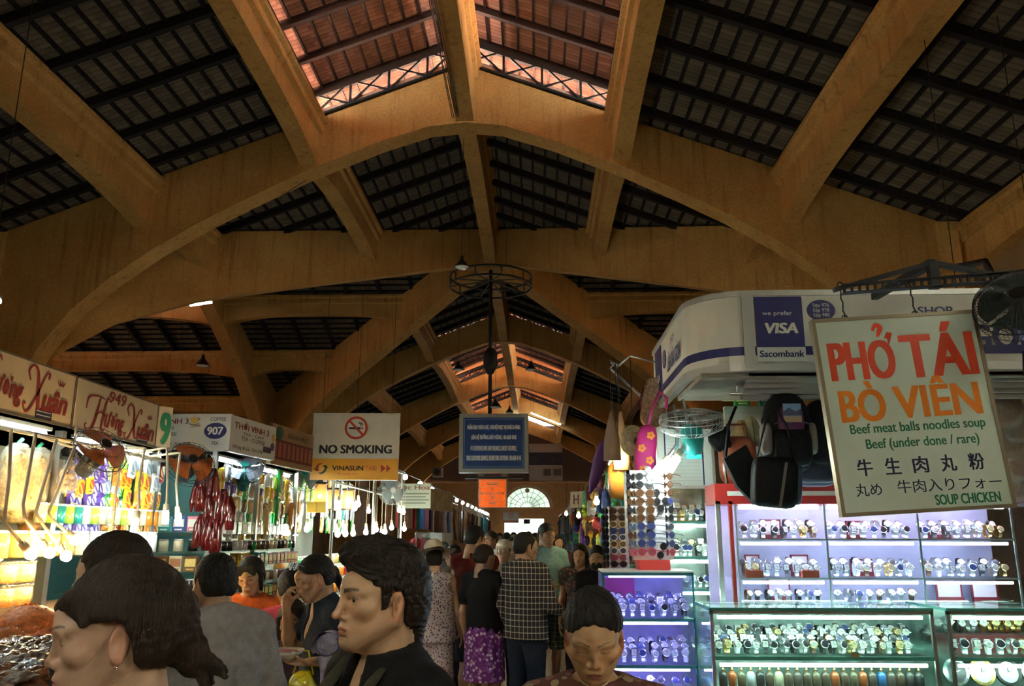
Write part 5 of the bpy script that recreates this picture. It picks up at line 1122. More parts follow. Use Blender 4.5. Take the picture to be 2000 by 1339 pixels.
text(r, 'COFFEE', INK, tr(X(424),-.001,Z(818)), .135, .030, bold=.006); text(r, 'TEA', INK, tr(X(421),-.001,Z(865)), .065, .030, bold=.01)
MB().disc((X(420),-.003,Z(841)), .098,.070,.003, 32).build('number_oval', M_NAVYV, r); text(r, '907', cm((.8,.8,.76)), tr(X(420),-.004,Z(841)), .135, .066, bold=.035)
y0_, y1_ = 7.0, 7.95; sx = bq.x
r2 = thing('coffee_sign', 'angled right wing of the coffee stall sign along the aisle', 'shop sign', tr(sx+.04,(y0_+y1_)/2,(zt_+zb2)/2) @ rotz(math.radians(83))); w2 = .95
MB().box((-w2/2,0,-h_/2),(w2/2,.05,h_/2)).build('panel', M_CS, r2); text(r2, 'THỚI VINH 3', M_MAROON, tr(-.03,-.001,.09), .68, .075, bold=.03); text(r2, 'TRÀ - CAFE', INK, tr(.0,-.001,.025), .42, .032); text(r2, 'TEA - COFFEE', INK, tr(.0,-.001,-.022), .48, .036); text(r2, 'Hưng & Lê  Xin Mời', INK, tr(-.08,-.001,-.11), .6, .045, shear=.2)
patch(r2, 'dark_plate', .30, -.075, .17, .055, cm((.05,.03,.08))); MB().disc((.41,-.003,-.035), .04,.04,.003, 20).build('small_badge', cm((.10,.08,.25)), r2); MB().disc((.42,-.003,.05), .03,.04,.003, 20).build('cup_picture', cm((.6,.4,.1)), r2)
r = thing('candied_fruit_sign', 'dim maroon and tan stall sign beyond the coffee sign', 'shop sign', tr(sx+.10,8.55,P(555,876,8.55).z) @ rotz(math.radians(84))); MB().box((-.55,0,-.20),(.55,.05,.20)).build('panel', mat('tan_board', (.32,.20,.11), .6), r); patch(r, 'maroon_band', 0, -.045, 1.06, .20, cm((.13,.015,.02))); text(r, 'BÁNH MỨT', cm((.10,.05,.04)), tr(.12,-.002,.125), .55, .07, bold=.02); MB().disc((-.38,-.003,.12), .09,.07,.003, 18).build('green_badge', cm((.015,.10,.05)), r)
q = MB()
for k in range(9): q.box((-.5+.115*k,-.0025,-.12),(-.43+.115*k,-.0018,.03))
q.build('tall_letters', cm((.36,.10,.07)), r)
r = board('pale_board', 'pale blue board half hidden by the NO SMOKING sign', tr(P(602,892,9.9)), .22, .42, cm((.50,.58,.60)), th=.03); text(r, 'Z', NAVY, tr(-.08,-.001,-.06), .03, .045, bold=.03)
# coffee stall: posts, back, shelves of goods, hanging sausages
SXP = -2.72
r = thing('stall_canopy', 'posts and roof panel of the coffee stall', 'frame', tr(0,0,0)); q = MB()
for x, y in ((SXP-.06,7.05),(SXP-.02,8.05),(SXP,9.3)): MB().box((x-.02,y-.02,0),(x+.02,y+.02,zb2+.05)).build('post', M_STEEL, r); MB().box((-4.2,7.06,zb2-.02),(SXP,9.4,zb2)).build('roof_panel', cm((.45,.50,.46)), r)
struct(MB().box((-4.25,6.75,0),(-4.2,9.5,zb2)).build('wall_stall_back', mat('stall_back_teal', (.10,.26,.25), .7)), 'teal back wall of the coffee stall'); struct(MB().box((-4.2,7.75,.0),(-3.1,7.8,zb2)).build('wall_stall_partition', mat('stall_back_teal2', (.14,.33,.32), .7)), 'teal partition in the coffee stall')
for k, (ya, yb) in enumerate(((7.1,7.9),(8.0,8.6),(8.7,9.25))):
    t = thing('strip_light', 'bright fluorescent strip under the coffee stall roof, %s from the camera' % nth(k+1), 'light', tr(0,0,0)); tube_light('tube', t, (SXP-.08,ya,zb2-.055), (SXP-.08,yb,zb2-.055), .016); MB().box((SXP-.12,ya-.02,zb2-.04),(SXP-.04,yb+.02,zb2-.022)).build('fitting', M_CASEBODY, t)
mixes = [('yellow','white','purple','lime'),('purple','yellow','green','cream'),('white','green','gold','brown'),('cream','gold','green','white'),('gold','white','yellow','cream')]
hang_rows(SXP-.06, 5, mixes, 'snack packet, %s from left, %s row down under the coffee stall strip lights', 'packets of the coffee stall', 7.15, 9.2, zb2-.18, .125, 14, 31, .95)
for i in range(9):
    z = 1.70-.145*i
    if z < .5: break
    tag(MB().box((SXP-.30,7.0,z-.012),(SXP+.02+.03*i,9.4,z)).build('shelf_board', M_GLASS), 'glass shelf of the coffee stall, %s from the top' % nth(i+1), 'shelf'); rnd = random.Random(50+i); n = 18
    if i < 5:
        for k in range(n):
            y = 7.05+2.3*(k+.5)/n; x = SXP-.04+.03*i
            if i % 2 == 0: put_box(tr(x,y,z) @ LEFTF @ rotz(rnd.uniform(-.06,.06)) @ scl(1.15,1,.85+.1*rnd.random()), rnd.choice([('white','green','pink','lime'),('maroon','red','green','brown'),('brown','maroon','green','teal')][i//2]), 'carton, %s from left on the %s shelf of the coffee stall' % (nth(k+1), nth(i+1)), 'cartons of the coffee stall')
            else: put_jar(tr(x,y,z) @ scl(1.05,1.05,.9), rnd.choice(['maroon','white','green','brown','black','cream']), 'jar, %s from left on the %s shelf of the coffee stall' % (nth(k+1), nth(i+1)), 'jars of the coffee stall')
for i in range(6):                    # part of the stall facing the camera
    z = 1.72-.16*i; rnd = random.Random(70+i); tag(MB().box((-3.95,6.86,z-.012),(SXP-.10,7.04,z)).build('shelf_board', M_GLASS), 'glass shelf facing the camera left of the coffee stall, %s from the top' % nth(i+1), 'shelf')
    for k in range(8):
        x = -3.8+1.0*(k+.5)/8
        if i % 2 == 0: put_box(tr(x,6.93,z) @ scl(1.05,1,1.02), rnd.choice([('blue','pink','teal','green'),('maroon','brown','cream','red'),('brown','maroon','purple')][i//2]), 'carton, %s from left on the %s front shelf of the coffee stall' % (nth(k+1), nth(i+1)), 'cartons facing the aisle')
        else: put_jar(tr(x,6.93,z) @ scl(1.15,1.15,1.0), rnd.choice(['white','cream','black','blue','maroon']), 'jar, %s from left on the %s front shelf of the coffee stall' % (nth(k+1), nth(i+1)), 'jars facing the aisle')
for k, (px, py) in enumerate(((400,930),(418,945),(388,965),(408,990),(435,985),(445,1000),(392,1035),(410,1040),(425,1045))):
    p = P(px,py,6.82); q = MB(); rr = random.Random(k)
    for j in range(7):
        x = rr.uniform(-.05,.05); q.tube([(x*.3,rr.uniform(-.02,.02),.13),(x*.8,rr.uniform(-.03,.03),.04),(x,rr.uniform(-.03,.03),-.06),(x*1.1,0,-.14)], [.008,.020,.022,.010], 7)
    r = thing('sausage_bunch', 'bunch of glossy dark red sausages, %s from the top in front of the coffee stall' % nth(k+1), 'sausages', tr(p), 'hanging sausages'); q.build('sausages', mat('sausage_red', (.14,.012,.012), .18, coat=.6), r); MB().tube([(0,0,.13),(0,0,.19)], .004, 5).build('string', M_CREAM, r)
for k, (px, py, c) in enumerate(((545,945,'green'),(540,1000,'green'),(505,1000,'gold'),(520,1020,'gold'),(580,990,'cream'),(568,1010,'orange'))):
    p = PX(px,py,SXP-.02); tag(link('snack_packet', PK[c], None, tr(p) @ LEFTF @ scl(1.2,1.5,2.2)), 'long %s packet, %s from the left hanging over the coffee stall edge' % (c, nth(k+1)), 'snack packet', 'long packets of the coffee stall')
for k, (px, py, c) in enumerate(((512,1085,(.85,.55,.03)),(553,1080,(.05,.45,.42)))):
    p = Vector((SXP+.02,7.5+.45*k,1.473)); r = thing('water_scoop', '%s plastic scoop standing on the coffee stall shelf' % ('yellow','turquoise')[k], 'scoop', tr(p)); MB().lathe([(.0001,-.06),(.04,-.06),(.055,.06),(.05,.06),(.036,-.052)], 14).build('cup', cm(c,.3), r); MB().tube([(.05,0,.05),(.12,0,.06)], .008, 6).build('handle', cm(c,.3), r)
for k, px in enumerate((515,548,575)):
    p = P(px,1018,8.6+.4*k); t = thing('hanging_bulb', 'cool white bulb hanging over the coffee stall shelves, %s from left' % nth(k+1), 'lamp', tr(0,0,0), 'coffee stall bulbs'); MB().tube([p+Vector((0,0,.05)), p+Vector((0,0,.6))], .005, 5).build('cord', M_BLACK, t); bulb(t, p, .03, M_BULBW)
# far left stalls: jars, lanterns, bulbs
FXL = -2.65
for k, (y0_, y1_) in enumerate(((9.6,12.0),(12.1,14.5))):
    r = thing('jar_counter', 'stepped counter of jars, %s past the coffee stall' % nth(k+1), 'counter', tr(0,0,0)); q = MB()
    for i in range(5): q.box((FXL-.9,y0_,0),(FXL+.25-.13*i,y1_,.62+.17*i))
    q.build('steps', mat('counter_pale', (.50,.52,.47), .5), r)
    for i in range(5):
        rnd = random.Random(100+10*k+i); n = 12
        for j in range(n):
            put_jar(tr(FXL+.18-.13*i,y0_+(y1_-y0_)*(j+.5)/n,.62+.17*i) @ scl(1.6,1.6,1.35), rnd.choice(['orange','gold','white','cream','red','green','brown','gold','cream']), 'jar, %s from left, %s step of the %s jar counter' % (nth(j+1),nth(i+1),nth(k+1)), 'jars of the far left counters')
    hang_rows(FXL-.55, 4, [('white','cream','gold'),('gold','white','lime'),('cream','teal','white'),('green','gold','white')], 'packet, %s from left, %s row down above the {} jar counter'.format(nth(k+1)), 'packets above the jar counters', y0_+.1, y1_-.1, 2.45, .2, 8, 200+k, 1.5)
    struct(MB().box((FXL-1.3,y0_,0),(FXL-1.25,y1_,2.7)).build('wall_stall_back', mat('stall_back_pale', (.52,.55,.48), .6)), 'pale back wall of a far left stall')
    r = thing('pipe_stand', 'white pipe frame over the %s jar counter' % nth(k+1), 'frame', tr(0,0,0)); q = MB()
    for y in (y0_,y1_): q.tube([(FXL+.28,y,0),(FXL+.28,y,2.75),(FXL-1.2,y,2.75)], .018, 6)
    q.tube([(FXL+.28,y0_,2.75),(FXL+.28,y1_,2.75)], .018, 6); q.tube([(FXL+.28,y0_,2.3),(FXL+.28,y1_,2.3)], .012, 6); q.build('pipe', cm((.7,.72,.65)), r)
WIRE = []
for k, (px, py, y) in enumerate(((600,1022,9.8),(662,978,10.2),(693,982,10.6),(660,1032,10.0),(675,1032,10.4),(700,975,11),(690,1032,11.2),(715,1030,11.6),(735,1025,12.2),(752,1030,12.6),(765,1022,13),(780,988,13.4),(788,992,13.8),(790,1025,14.2),(720,990,13.5),(745,1035,12))):
    p = P(px,py,y); WIRE.append(p+Vector((0,0,.55))); t = thing('hanging_bulb', 'bright bulb hanging over the far jar counters, %s from left' % nth(k+1), 'lamp', tr(0,0,0), 'bulbs over the jar counters'); MB().tube([p+Vector((0,0,.05)), p+Vector((0,0,.55))], .004, 5).build('cord', M_CREAM, t); bulb(t, p, .035, emit('bulb_bright', (.85,1,.90), 75) if k % 3 else emit('bulb_soft', (1,.92,.72), 60), L=.1)
WIRE.sort(key=lambda v: v.y); tag(MB().tube([Vector((FXL+.28,9.6,2.75))]+WIRE+[Vector((FXL+.28,14.5,2.75))], .004, 4).build('lamp_wire', M_BLACK), 'thin wire strung over the far jar counters from which the bulbs hang', 'wire')
for k, (px, py, y) in enumerate(((625,965,9.7),(652,975,10.3),(680,975,10.9))):
    p = P(px,py,y); r = thing('lantern', 'tan cylinder lantern lit by a bulb, %s from left under the NO SMOKING board' % nth(k+1), 'lantern', tr(p), 'tan lanterns')
    MB().lathe([(.07,-.12),(.07,.12)], 16).build('shade', filmy('lantern_paper', (.62,.38,.17), .8, .6), r); MB().lathe([(.0001,.145),(.085,.14),(.085,.12),(.072,.12)], 16).build('cap', M_BLACK, r); MB().lathe([(.085,-.12),(.085,-.135),(.0001,-.135)], 16).build('base', cm((.12,.06,.03)), r); MB().ball((0,0,-.02), .025, 10, 8).build('bulb', M_BULBY, r); MB().tube([(0,0,.14),(0,0,2.75-p.z)], .004, 4).build('cord', M_BLACK, r)
p = P(620,1012,9.55); r = thing('yellow_tin', 'yellow square tins stacked under the first tan lantern', 'tin', tr(P(620,990,9.6))); MB().box((-.11,-.05,-.06),(-.005,.05,.06)).build('tin', cm((.75,.45,.05),.4), r); MB().box((.005,-.05,-.06),(.11,.05,.06)).build('tin', cm((.75,.45,.05),.4), r)
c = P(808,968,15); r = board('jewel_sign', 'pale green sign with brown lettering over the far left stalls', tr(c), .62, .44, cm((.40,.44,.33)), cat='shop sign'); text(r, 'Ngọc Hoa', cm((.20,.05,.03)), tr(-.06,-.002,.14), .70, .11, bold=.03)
q = MB()
for k in range(4): q.box((-.28,-.003,.03-.055*k),(.28-.06*(k%2),-.002,.048-.055*k))
q.build('small_print', cm((.12,.12,.08)), r)
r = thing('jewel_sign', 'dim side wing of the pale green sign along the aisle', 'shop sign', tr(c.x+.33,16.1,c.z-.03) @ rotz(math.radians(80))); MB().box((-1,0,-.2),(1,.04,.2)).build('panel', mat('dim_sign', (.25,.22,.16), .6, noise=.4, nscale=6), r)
# ---- clothes stalls further down on the left
def garment_mesh(c, w_=.42, h=.62, long_=False):
    o = [(-.5,.36),(-.36,.46),(-.16,.5),(-.10,.46),(.10,.46),(.16,.5),(.36,.46),(.5,.36),(.42,.22),(.30,.28),(.31,-.5),(-.31,-.5),(-.30,.28),(-.42,.22)]
    if long_: o = [(-.30,.42),(-.16,.5),(.16,.5),(.30,.42),(.26,.1),(.40,-.5),(-.40,-.5),(-.26,.1)]
    b = MB(); b.prism([(x*w_,z*h) for x, z in o], .045)
    b.tube([(-.3*w_,.02,.44*h),(0,.02,.54*h),(.3*w_,.02,.44*h)], .006, 5, None, 1); b.tube([(0,.02,.54*h),(0,.02,.60*h),(.02,.02,.64*h),(.0,.02,.66*h)], .004, 5, None, 1)
    return b.mesh('garment', [cm(c,.8,bump=.4,bscale=14,noise=.15), M_STEEL])
GC = dict(navy=(.03,.05,.16), red=(.35,.03,.03), white=(.65,.65,.62), teal=(.04,.25,.24), brown=(.15,.07,.04), black=(.02,.02,.022), pink=(.55,.18,.22), blue=(.06,.16,.5), tan=(.38,.27,.15), green=(.07,.22,.08), maroon=(.13,.02,.03), grey=(.2,.2,.2))
GM = {k: (garment_mesh(v), garment_mesh(v, .36, .8, True)) for k, v in GC.items()}
def clothes_rail(y0, y1, x, z, n, label, seed, lab, cols, sc=1.0, long_=0, face=LEFTF):
    rnd = random.Random(seed); r = thing('clothes_rail', label, 'rail', tr(0,0,0)); q = MB(); q.tube([(x,y0,z),(x,y1,z)], .015, 8)
    for y in (y0+.02,y1-.02): q.tube([(x,y,.8 if y0 > 19 else 0),(x,y,z)], .015, 8)
    q.build('pipe', M_STEEL, r)
    for k in range(n):
        c = rnd.choice(cols); h = (.8 if long_ else .62)*sc
        tag(link('garment', GM[c][1 if long_ else 0], None, tr(x,y0+(y1-y0)*(k+.5)/n,z-.66*h+.0) @ face @ rotz(rnd.uniform(.9,1.35) if k % 2 else rnd.uniform(-.3,.3)) @ scl(sc,1,sc)), '%s garment, %s from the near end of the %s' % (c, nth(k+1), lab), 'garment', 'clothes on the %s' % lab)
allc = list(GC)
clothes_rail(15.0, 19.0, -2.5, 2.55, 14, 'upper clothes rail of the first clothes stall on the left', 1, 'upper left rail', ['navy','red','white','teal','pink','blue','brown'])
clothes_rail(15.2, 18.0, -2.2, 1.75, 12, 'lower clothes rail of the first clothes stall on the left', 2, 'lower left rail', ['red','navy','maroon','blue','teal','pink'])
clothes_rail(19.3, 25.0, -2.4, 2.6, 16, 'clothes rail of the second clothes stall on the left', 3, 'second left rail', ['tan','brown','maroon','white','grey','blue','black'], 1.1, 1)
clothes_rail(25.5, 34.0, -2.3, 2.6, 18, 'clothes rail of the far clothes stall on the left', 4, 'far left rail', ['brown','black','navy','maroon','grey','tan'], 1.2, 1)
clothes_rail(34.5, 44.0, -2.5, 2.7, 16, 'most distant clothes rail on the left', 5, 'most distant left rail', allc, 1.4, 1)
for k in range(3):
    y = 17+.7*k; r = thing('clothes_bin', 'white stacked packet bin, %s by the clothes rails' % nth(k+1), 'bin', tr(-2.15,y,.0)); MB().box((-.3,-.3,.6),(.25,.3,1.75)).build('stack', mat('white_packet_stack', (.55,.62,.64), .5, noise=.1, nscale=3), r); MB().box((-.32,-.32,0),(.27,.32,.6)).build('base', cm((.2,.2,.2)), r)
for k in range(14):
    y = 15.3+2.0*k; x = -2.45; p = Vector((x,y,2.75)); t = thing('stall_lamp', 'small cool lamp over the left clothes stalls, %s along the aisle' % nth(k+1), 'lamp', tr(0,0,0), 'lamps of the left clothes stalls'); MB().tube([p+Vector((0,0,.08)), p+Vector((-.3,0,.2))], .01, 5).build('arm', M_STEEL, t); MB().ball(p, .05, 10, 8).build('bulb', M_BULBW, t)
r = thing('long_table', 'long stall table along the left clothes stalls', 'table', tr(0,0,0)); MB().box((-2.9,19.2,.75),(-2.0,44,.8)).build('table_top', cm((.25,.18,.12)), r); MB().box((-2.88,19.25,0),(-2.05,43.9,.75)).build('table_front', cm((.07,.05,.05)), r)
rnd = random.Random(33)
for k in range(40):
    y = 19.4+.60*k; c = rnd.choice(list(COLS)); tag(link('folded_cloth', BXM[c], None, tr(-2.2+rnd.uniform(-.2,.1),y,.8) @ LEFTF @ scl(2.4,3.2,1.6)), '%s folded stack, %s along the left clothes table' % (c, nth(k+1)), 'folded clothes', 'folded stacks on the left table')
# ------------------------------------------------------------------ watch shop: fan, bags, bulbs under the fascia
fan('teal wall fan tilted down under the rounded corner of the shop fascia', tr(P(1350,822,5.25)) @ rotz(math.radians(-12)) @ rotx(math.radians(-72)), .205, cm((.50,.52,.50),.3,metal=.5), cm((.45,.47,.46)), MFT, cm((.35,.38,.38),.3), 'top', 3, 36)
MFK = mat('fan_mesh_black', (.03,.03,.032), .35, metal=.3)
f = fan('large black mesh fan cut by the right edge of view', tr(P(1996,592,3.9)) @ rotz(math.radians(-38)) @ rotx(math.radians(-34)), .215, MFK, M_BLACK, M_BLACK, cm((.05,.10,.09),.25), 'back', 4, 64)
b = MB(); R = .215
for k in range(26):
    rr = R*(.2+.8*k/26); y = -.068+.05*max(0,(k/26-.5)*2)**2; b.tube([(rr*math.cos(2*PI*j/36),y,rr*math.sin(2*PI*j/36)) for j in range(37)], .0012, 4)
b.build('mesh_ring', MFK, f)
b = MB(); a = f.location.copy(); b.tube([a+Vector((.06,.26,.1)), a+Vector((.08,.4,.35)), (a.x+.08,4.6,3.2)], .02, 8); b.build('fan_bracket', M_IRON).parent = None
o = bpy.data.objects['fan_bracket']; tag(o, 'black pipe bracket behind the large black mesh fan', 'bracket')
# hanging pipe, bags and hats
HY = 5.25; hz = P(1500,768,HY).z
r = thing('hanging_rail', 'chrome rail under the fascia from which black bags hang', 'rail', tr(0,0,0)); MB().tube([(P(1425,765,HY).x,HY,hz),(P(2000,765,HY).x+.3,HY,hz)], .011, 8).build('pipe', M_CHROME, r)
q = MB()
for px in (1440,1640): x = P(px,765,HY).x; q.tube([(x,HY,hz),(x,HY,fz0-.03)], .006, 6)
q.build('hanger_rod', M_CHROME, r)
M_BAGK = mat('black_nylon', (.005,.005,.006), .62, spec=.25, bump=.5, bscale=18, noise=.3); M_BAGP = mat('plum_nylon', (.11,.012,.085), .5, bump=.4, bscale=18); M_BAGG = mat('grey_nylon', (.20,.17,.14), .6, bump=.4, bscale=18)
def backpack(px, py, Y, w_, h, label, m1, m2, m3, card=False, rz=0):
    p = P(px,py,Y); r = thing('backpack', label, 'backpack', tr(p) @ rotz(rz), 'black bags on the rail')
    q = MB(); superell(q, (0,0,0), (w_/2,.10,h/2), .55, .75, 22, 16, fn=lambda v: Vector((v.x*(1-.22*max(0,v.z/(h/2))**2),v.y,v.z))); q.build('body', m1, r)
    q = MB(); superell(q, (0,-.075,-h*.20), (w_*.40,.07,h*.24), .5, .6, 18, 12); q.build('front_pocket', m1, r)
    q = MB(); superell(q, (0,-.085,h*.05), (w_*.27,.045,h*.27), .5, .6, 18, 12); up_ = q.build('upper_pocket', m2, r)
    for s_ in (-1,1):
        q = MB(); superell(q, (s_*w_*.46,-.02,-h*.08), (w_*.10,.08,h*.20), .5, .7, 12, 10); q.build('side_pocket', m3, r)
        q = MB(); q.tube([(s_*w_*.2,.06,h*.42),(s_*w_*.36,.14,h*.2),(s_*w_*.34,.12,-h*.4)], .018, 6, flat=.4); q.build('shoulder_strap', m1, r)
    q = MB(); q.tube([(-.04,.02,h*.48),(-.025,.02,h*.56),(.025,.02,h*.56),(.04,.02,h*.48)], .008, 6); q.build('grab_handle', m1, r)
    q = MB(); q.tube([(x,-.09-.03*math.cos(x*6),h*.02+.05*math.cos(x*8)) for x in [w_*.36*(k/6-1) for k in range(13)]], .004, 5); q.build('zip', cm((.10,.10,.10),.4), r)
    if card:
        MB().box((-.055,-.140,h*.10),(.055,-.134,h*.33)).build('swing_card', cm((.20,.32,.55),.4), up_); MB().box((-.055,-.1405,h*.10),(.055,-.1395,h*.17)).build('card_strip', cm((.45,.30,.15),.4), up_); MB().prism([(-.055,.075),(-.055,.10),(-.02,.125),(.02,.10),(.055,.118),(.055,.075)], .001, tr(0,-.1412,h*.03)).build('card_hills', cm((.06,.07,.14),.4), up_)
    q = MB(); q.tube([(0,.02,h*.55),(0,.02,h*.55+.05),(.02,.01,h*.55+.07)], .003, 5); q.build('hook', M_CHROME, r); return r
backpack(1537,845,5.22,.30,.50,'black backpack with plum front pocket and a picture card','' or M_BAGK,M_BAGP,M_BAGG,True)
backpack(1612,850,5.36,.30,.46,'black backpack with grey side pockets just left of the menu board',M_BAGK,M_BAGK,M_BAGG,False,-.3)
backpack(1590,905,5.45,.30,.30,'dark navy backpack hanging lowest beside the menu board',mat('navy_nylon',(.012,.014,.035),.55,bump=.4,bscale=18),M_BAGK,M_BAGK,False,-.2)
p = P(1512,942,5.05); r = thing('shoulder_bag', 'large black shoulder bag with a grey stripe hanging lowest under the backpacks', 'bag', tr(p) @ roty(math.radians(6))); q = MB(); superell(q, (0,0,0), (.135,.07,.15), .35, .5, 20, 14); q.build('body', M_BAGK, r); q = MB(); q.grid(lambda u,v: Vector((.035+.018*(u-.5)+.03*(v-.5),-.072+.004*abs(v-.5),(v-.55)*.27)), 3, 8); q.build('stripe', cm((.16,.14,.11),.6), r)
q = MB(); q.tube([(-.11,0,.13),(-.06,.02,.36),(.0,.03,.46),(.07,.02,.36),(.12,0,.13)], .014, 6, flat=.4); q.build('strap', M_BAGK, r); q = MB(); superell(q, (.14,.0,.0), (.02,.05,.12), .5,.6,12,8); q.build('side_panel', cm((.03,.05,.08),.5), r)
p = P(1456,925,5.15); r = thing('messenger_bag', 'black pointed bag hanging left of the backpacks', 'bag', tr(p) @ roty(math.radians(-14))); q = MB(); q.prism([(-.10,.12),(.06,.17),(.09,-.02),(.07,-.20),(.0,-.19),(-.07,-.06)], .06); q.build('body', M_BAGK, r); q = MB(); q.tube([(-.08,.03,.13),(0,.03,.32),(.08,.03,.42)], .010, 6); q.build('strap', M_BAGK, r); MB().box((.052,-.004,-.19),(.075,0,-.08)).build('yellow_tag', cm((.50,.42,.10),.5), r)
for k, (px, py, c) in enumerate(((1449,848,(.55,.43,.22)),(1468,840,(.52,.47,.32)))):
    p = P(px,py,5.9); r = thing('cone_hat', 'pale %s cone-shaped cloth hat on the shelf under the fan, %s of two' % (('tan','cream')[k],('left','right')[k]), 'hat', tr(p)); MB().lathe([(.085,-.11),(.075,-.02),(.05,.06),(.022,.10),(.0001,.105)], 16, scl(1,.8,1)).build('crown', mat('canvas%d'%k, c, .8, bump=.4, bscale=20), r); q = MB(); q.tube([(0,-.075,-.1),(0,-.055,.02),(0,-.02,.09)], .005, 5); q.build('seam', cm((.25,.18,.08)), r)
p = P(1440,885,5.75); r = thing('leather_bag', 'rust brown leather bag behind the pointed black bag', 'bag', tr(p)); q = MB(); superell(q, (0,0,-.05), (.13,.06,.17), .5,.6,18,12); q.build('body', mat('rust_leather', (.26,.06,.025), .3, coat=.4), r); q = MB(); q.tube([(-.08,0,.1),(-.06,0,.2),(.06,0,.2),(.08,0,.1)], .01, 6); q.build('handle', mat('rust_leather2', (.2,.05,.02), .35), r)
p = P(1406,855,5.7); r = thing('small_black_bag', 'small crumpled black bag hanging beside the notice panel', 'bag', tr(p)); q = MB(); superell(q, (0,0,0), (.075,.06,.085), .8,.8,16,12, fn=lambda v: v*(1+.14*math.sin(v.x*70+v.z*50))); q.build('body', M_BAGK, r); q = MB(); q.tube([(0,0,.08),(.01,0,.2)], .005, 5); q.tube([(.02,0,-.07),(.03,0,-.45)], .006, 5); q.build('strap', M_BLACK, r)
tag(MB().box((P(1415,850,6.5).x,6.45,1.0),(P(1600,850,6.5).x,6.5,P(1450,795,6.5).z)).build('white_panel', mat('stall_white_panel', (.66,.76,.70), .5)), 'pale white panel at the back of the watch shop behind the hats', 'panel')
struct(MB().box((FX+.1,6.8,0),(4.2,6.86,fz0)).build('wall_shop_back', mat('shop_back_brown', (.16,.11,.08), .7, noise=.3)), 'back wall of the watch shop'); struct(MB().box((FX+.02,6.66,0),(FX+.08,6.86,fz0)).build('wall_shop_side', M_ALU), 'corner post of the watch shop')
for k in range(7):
    p = P(1425+24*k,782+(k%2)*10,6.2); c = ['cream','green','white','teal','brown','white','green'][k]; tag(link('carton', BXM[c], None, tr(p) @ scl(1.1,1,.8)), '%s carton, %s from left on the high ledge behind the rail' % (c, nth(k+1)), 'carton', 'cartons on the high ledge')
tag(MB().box((P(1415,790,6.2).x,6.12,P(1420,797,6.2).z-.015),(3.4,6.4,P(1420,797,6.2).z)).build('ledge', M_GLASS), 'high glass ledge behind the hanging rail', 'shelf')
# warm right end: plastic-wrapped brown bags and a warm strip light
t = thing('strip_light', 'warm yellow strip light right of the menu board', 'light', tr(0,0,0)); a, c = P(1935,741,5.35), P(2060,741,5.35); MB().tube([a,c], .028, 8).build('tube', emit('warm_strip', (1,.62,.16), 7), t); MB().box((a.x,5.32,a.z+.03),(c.x,5.42,a.z+.06)).build('fitting', M_ALU, t)
M_WRAP = mat('wrapped_brown', (.20,.075,.03), .12, coat=1, bump=.9, bscale=12)
for k, (px, py, s_) in enumerate(((1960,800,.12),(1985,830,.12),(1955,862,.11),(1988,900,.13),(1962,935,.10),(1990,955,.09))):
    p = P(px,py,5.6+.03*k); r = thing('wrapped_bag', 'brown handbag in clear plastic wrap, %s from the top at the right edge' % nth(k+1), 'bag', tr(p), 'wrapped bags at the right edge'); q = MB(); superell(q, (0,0,0), (s_,.07,s_*1.1), .6,.7,16,12); q.build('body', M_WRAP, r); q = MB(); superell(q, (0,-.01,0), (s_*1.1,.085,s_*1.2), .8,.8,14,10, fn=lambda v: v*(1+.10*math.sin(v.x*60+v.z*45+v.y*50))); q.build('wrap', M_FILM, r); q = MB(); q.tube([(-.03,0,s_),(0,0,s_*1.5),(.03,0,s_)], .006, 5); q.build('handle', M_WRAP, r)
# CFL bulbs by the sunglass stand
for k, (a, c) in enumerate((((1342,860),(1322,893)),((1325,868),(1298,903)))):
    pa, pc = P(*a,5.28), P(*c,5.28); t = thing('bulb_lamp', 'cool white bulb on a bent grey arm above the sunglass stand, %s of two' % ('front','rear')[k], 'lamp', tr(0,.06*k,0)); MB().tube([pa+Vector((.03,.25,.30)), pa+Vector((.02,.05,.12)), pa, pa.lerp(pc,.7)], .012, 7).build('arm', M_STEEL, t); bulb(t, pc, .028, M_BULBW, pc-pa, .10, True)
# pink flower bag and things hanging at the corner
p = P(1262,872,6.0); r = thing('flower_bag', 'magenta drawstring bag with orange flowers hanging at the shop corner', 'bag', tr(p) @ roty(math.radians(8))); q = MB(); superell(q, (0,0,-.03), (.075,.05,.19), .6,.8,18,14); q.build('body', mat('magenta_cloth', (.55,.02,.20), .6, bump=.3, bscale=15), r)
for k, (x, z) in enumerate(((.02,.08),(-.035,-.02),(.03,-.10),(-.01,-.17))):
    q = MB()
    for j in range(5): q.disc((.018*math.cos(2*PI*j/5),0,.018*math.sin(2*PI*j/5)), .013,.013,.003, 10, tr(x,-.052+.03*abs(z)*(1 if z < -.1 else .2),z))
    q.build('flower', mat('orange_flower%d'%k, (.85,.30,.04), .6), r)
q = MB(); q.tube([(0,0,.15),(.01,0,.28),(.06,.0,.42),(.11,0,.38),(.12,.02,.30)], .013, 7); q.build('drawstring', mat('magenta_cord', (.35,.02,.12), .5), r)
p = P(1278,785,6.5); r = thing('net_bag', 'tan net bag hung high at the shop corner', 'bag', tr(p) @ roty(math.radians(10))); q = MB(); superell(q, (0,0,0), (.10,.03,.20), .5,.7,16,12); q.build('body', mat('tan_net', (.24,.14,.08), .8, noise=.5, nscale=40), r); q = MB(); q.tube([(-.1,0,.1),(-.12,0,-.05),(0,0,-.22),(.12,0,-.1),(.1,0,.1)], .007, 6); q.build('rim', mat('maroon_rim', (.16,.02,.03), .6), r)
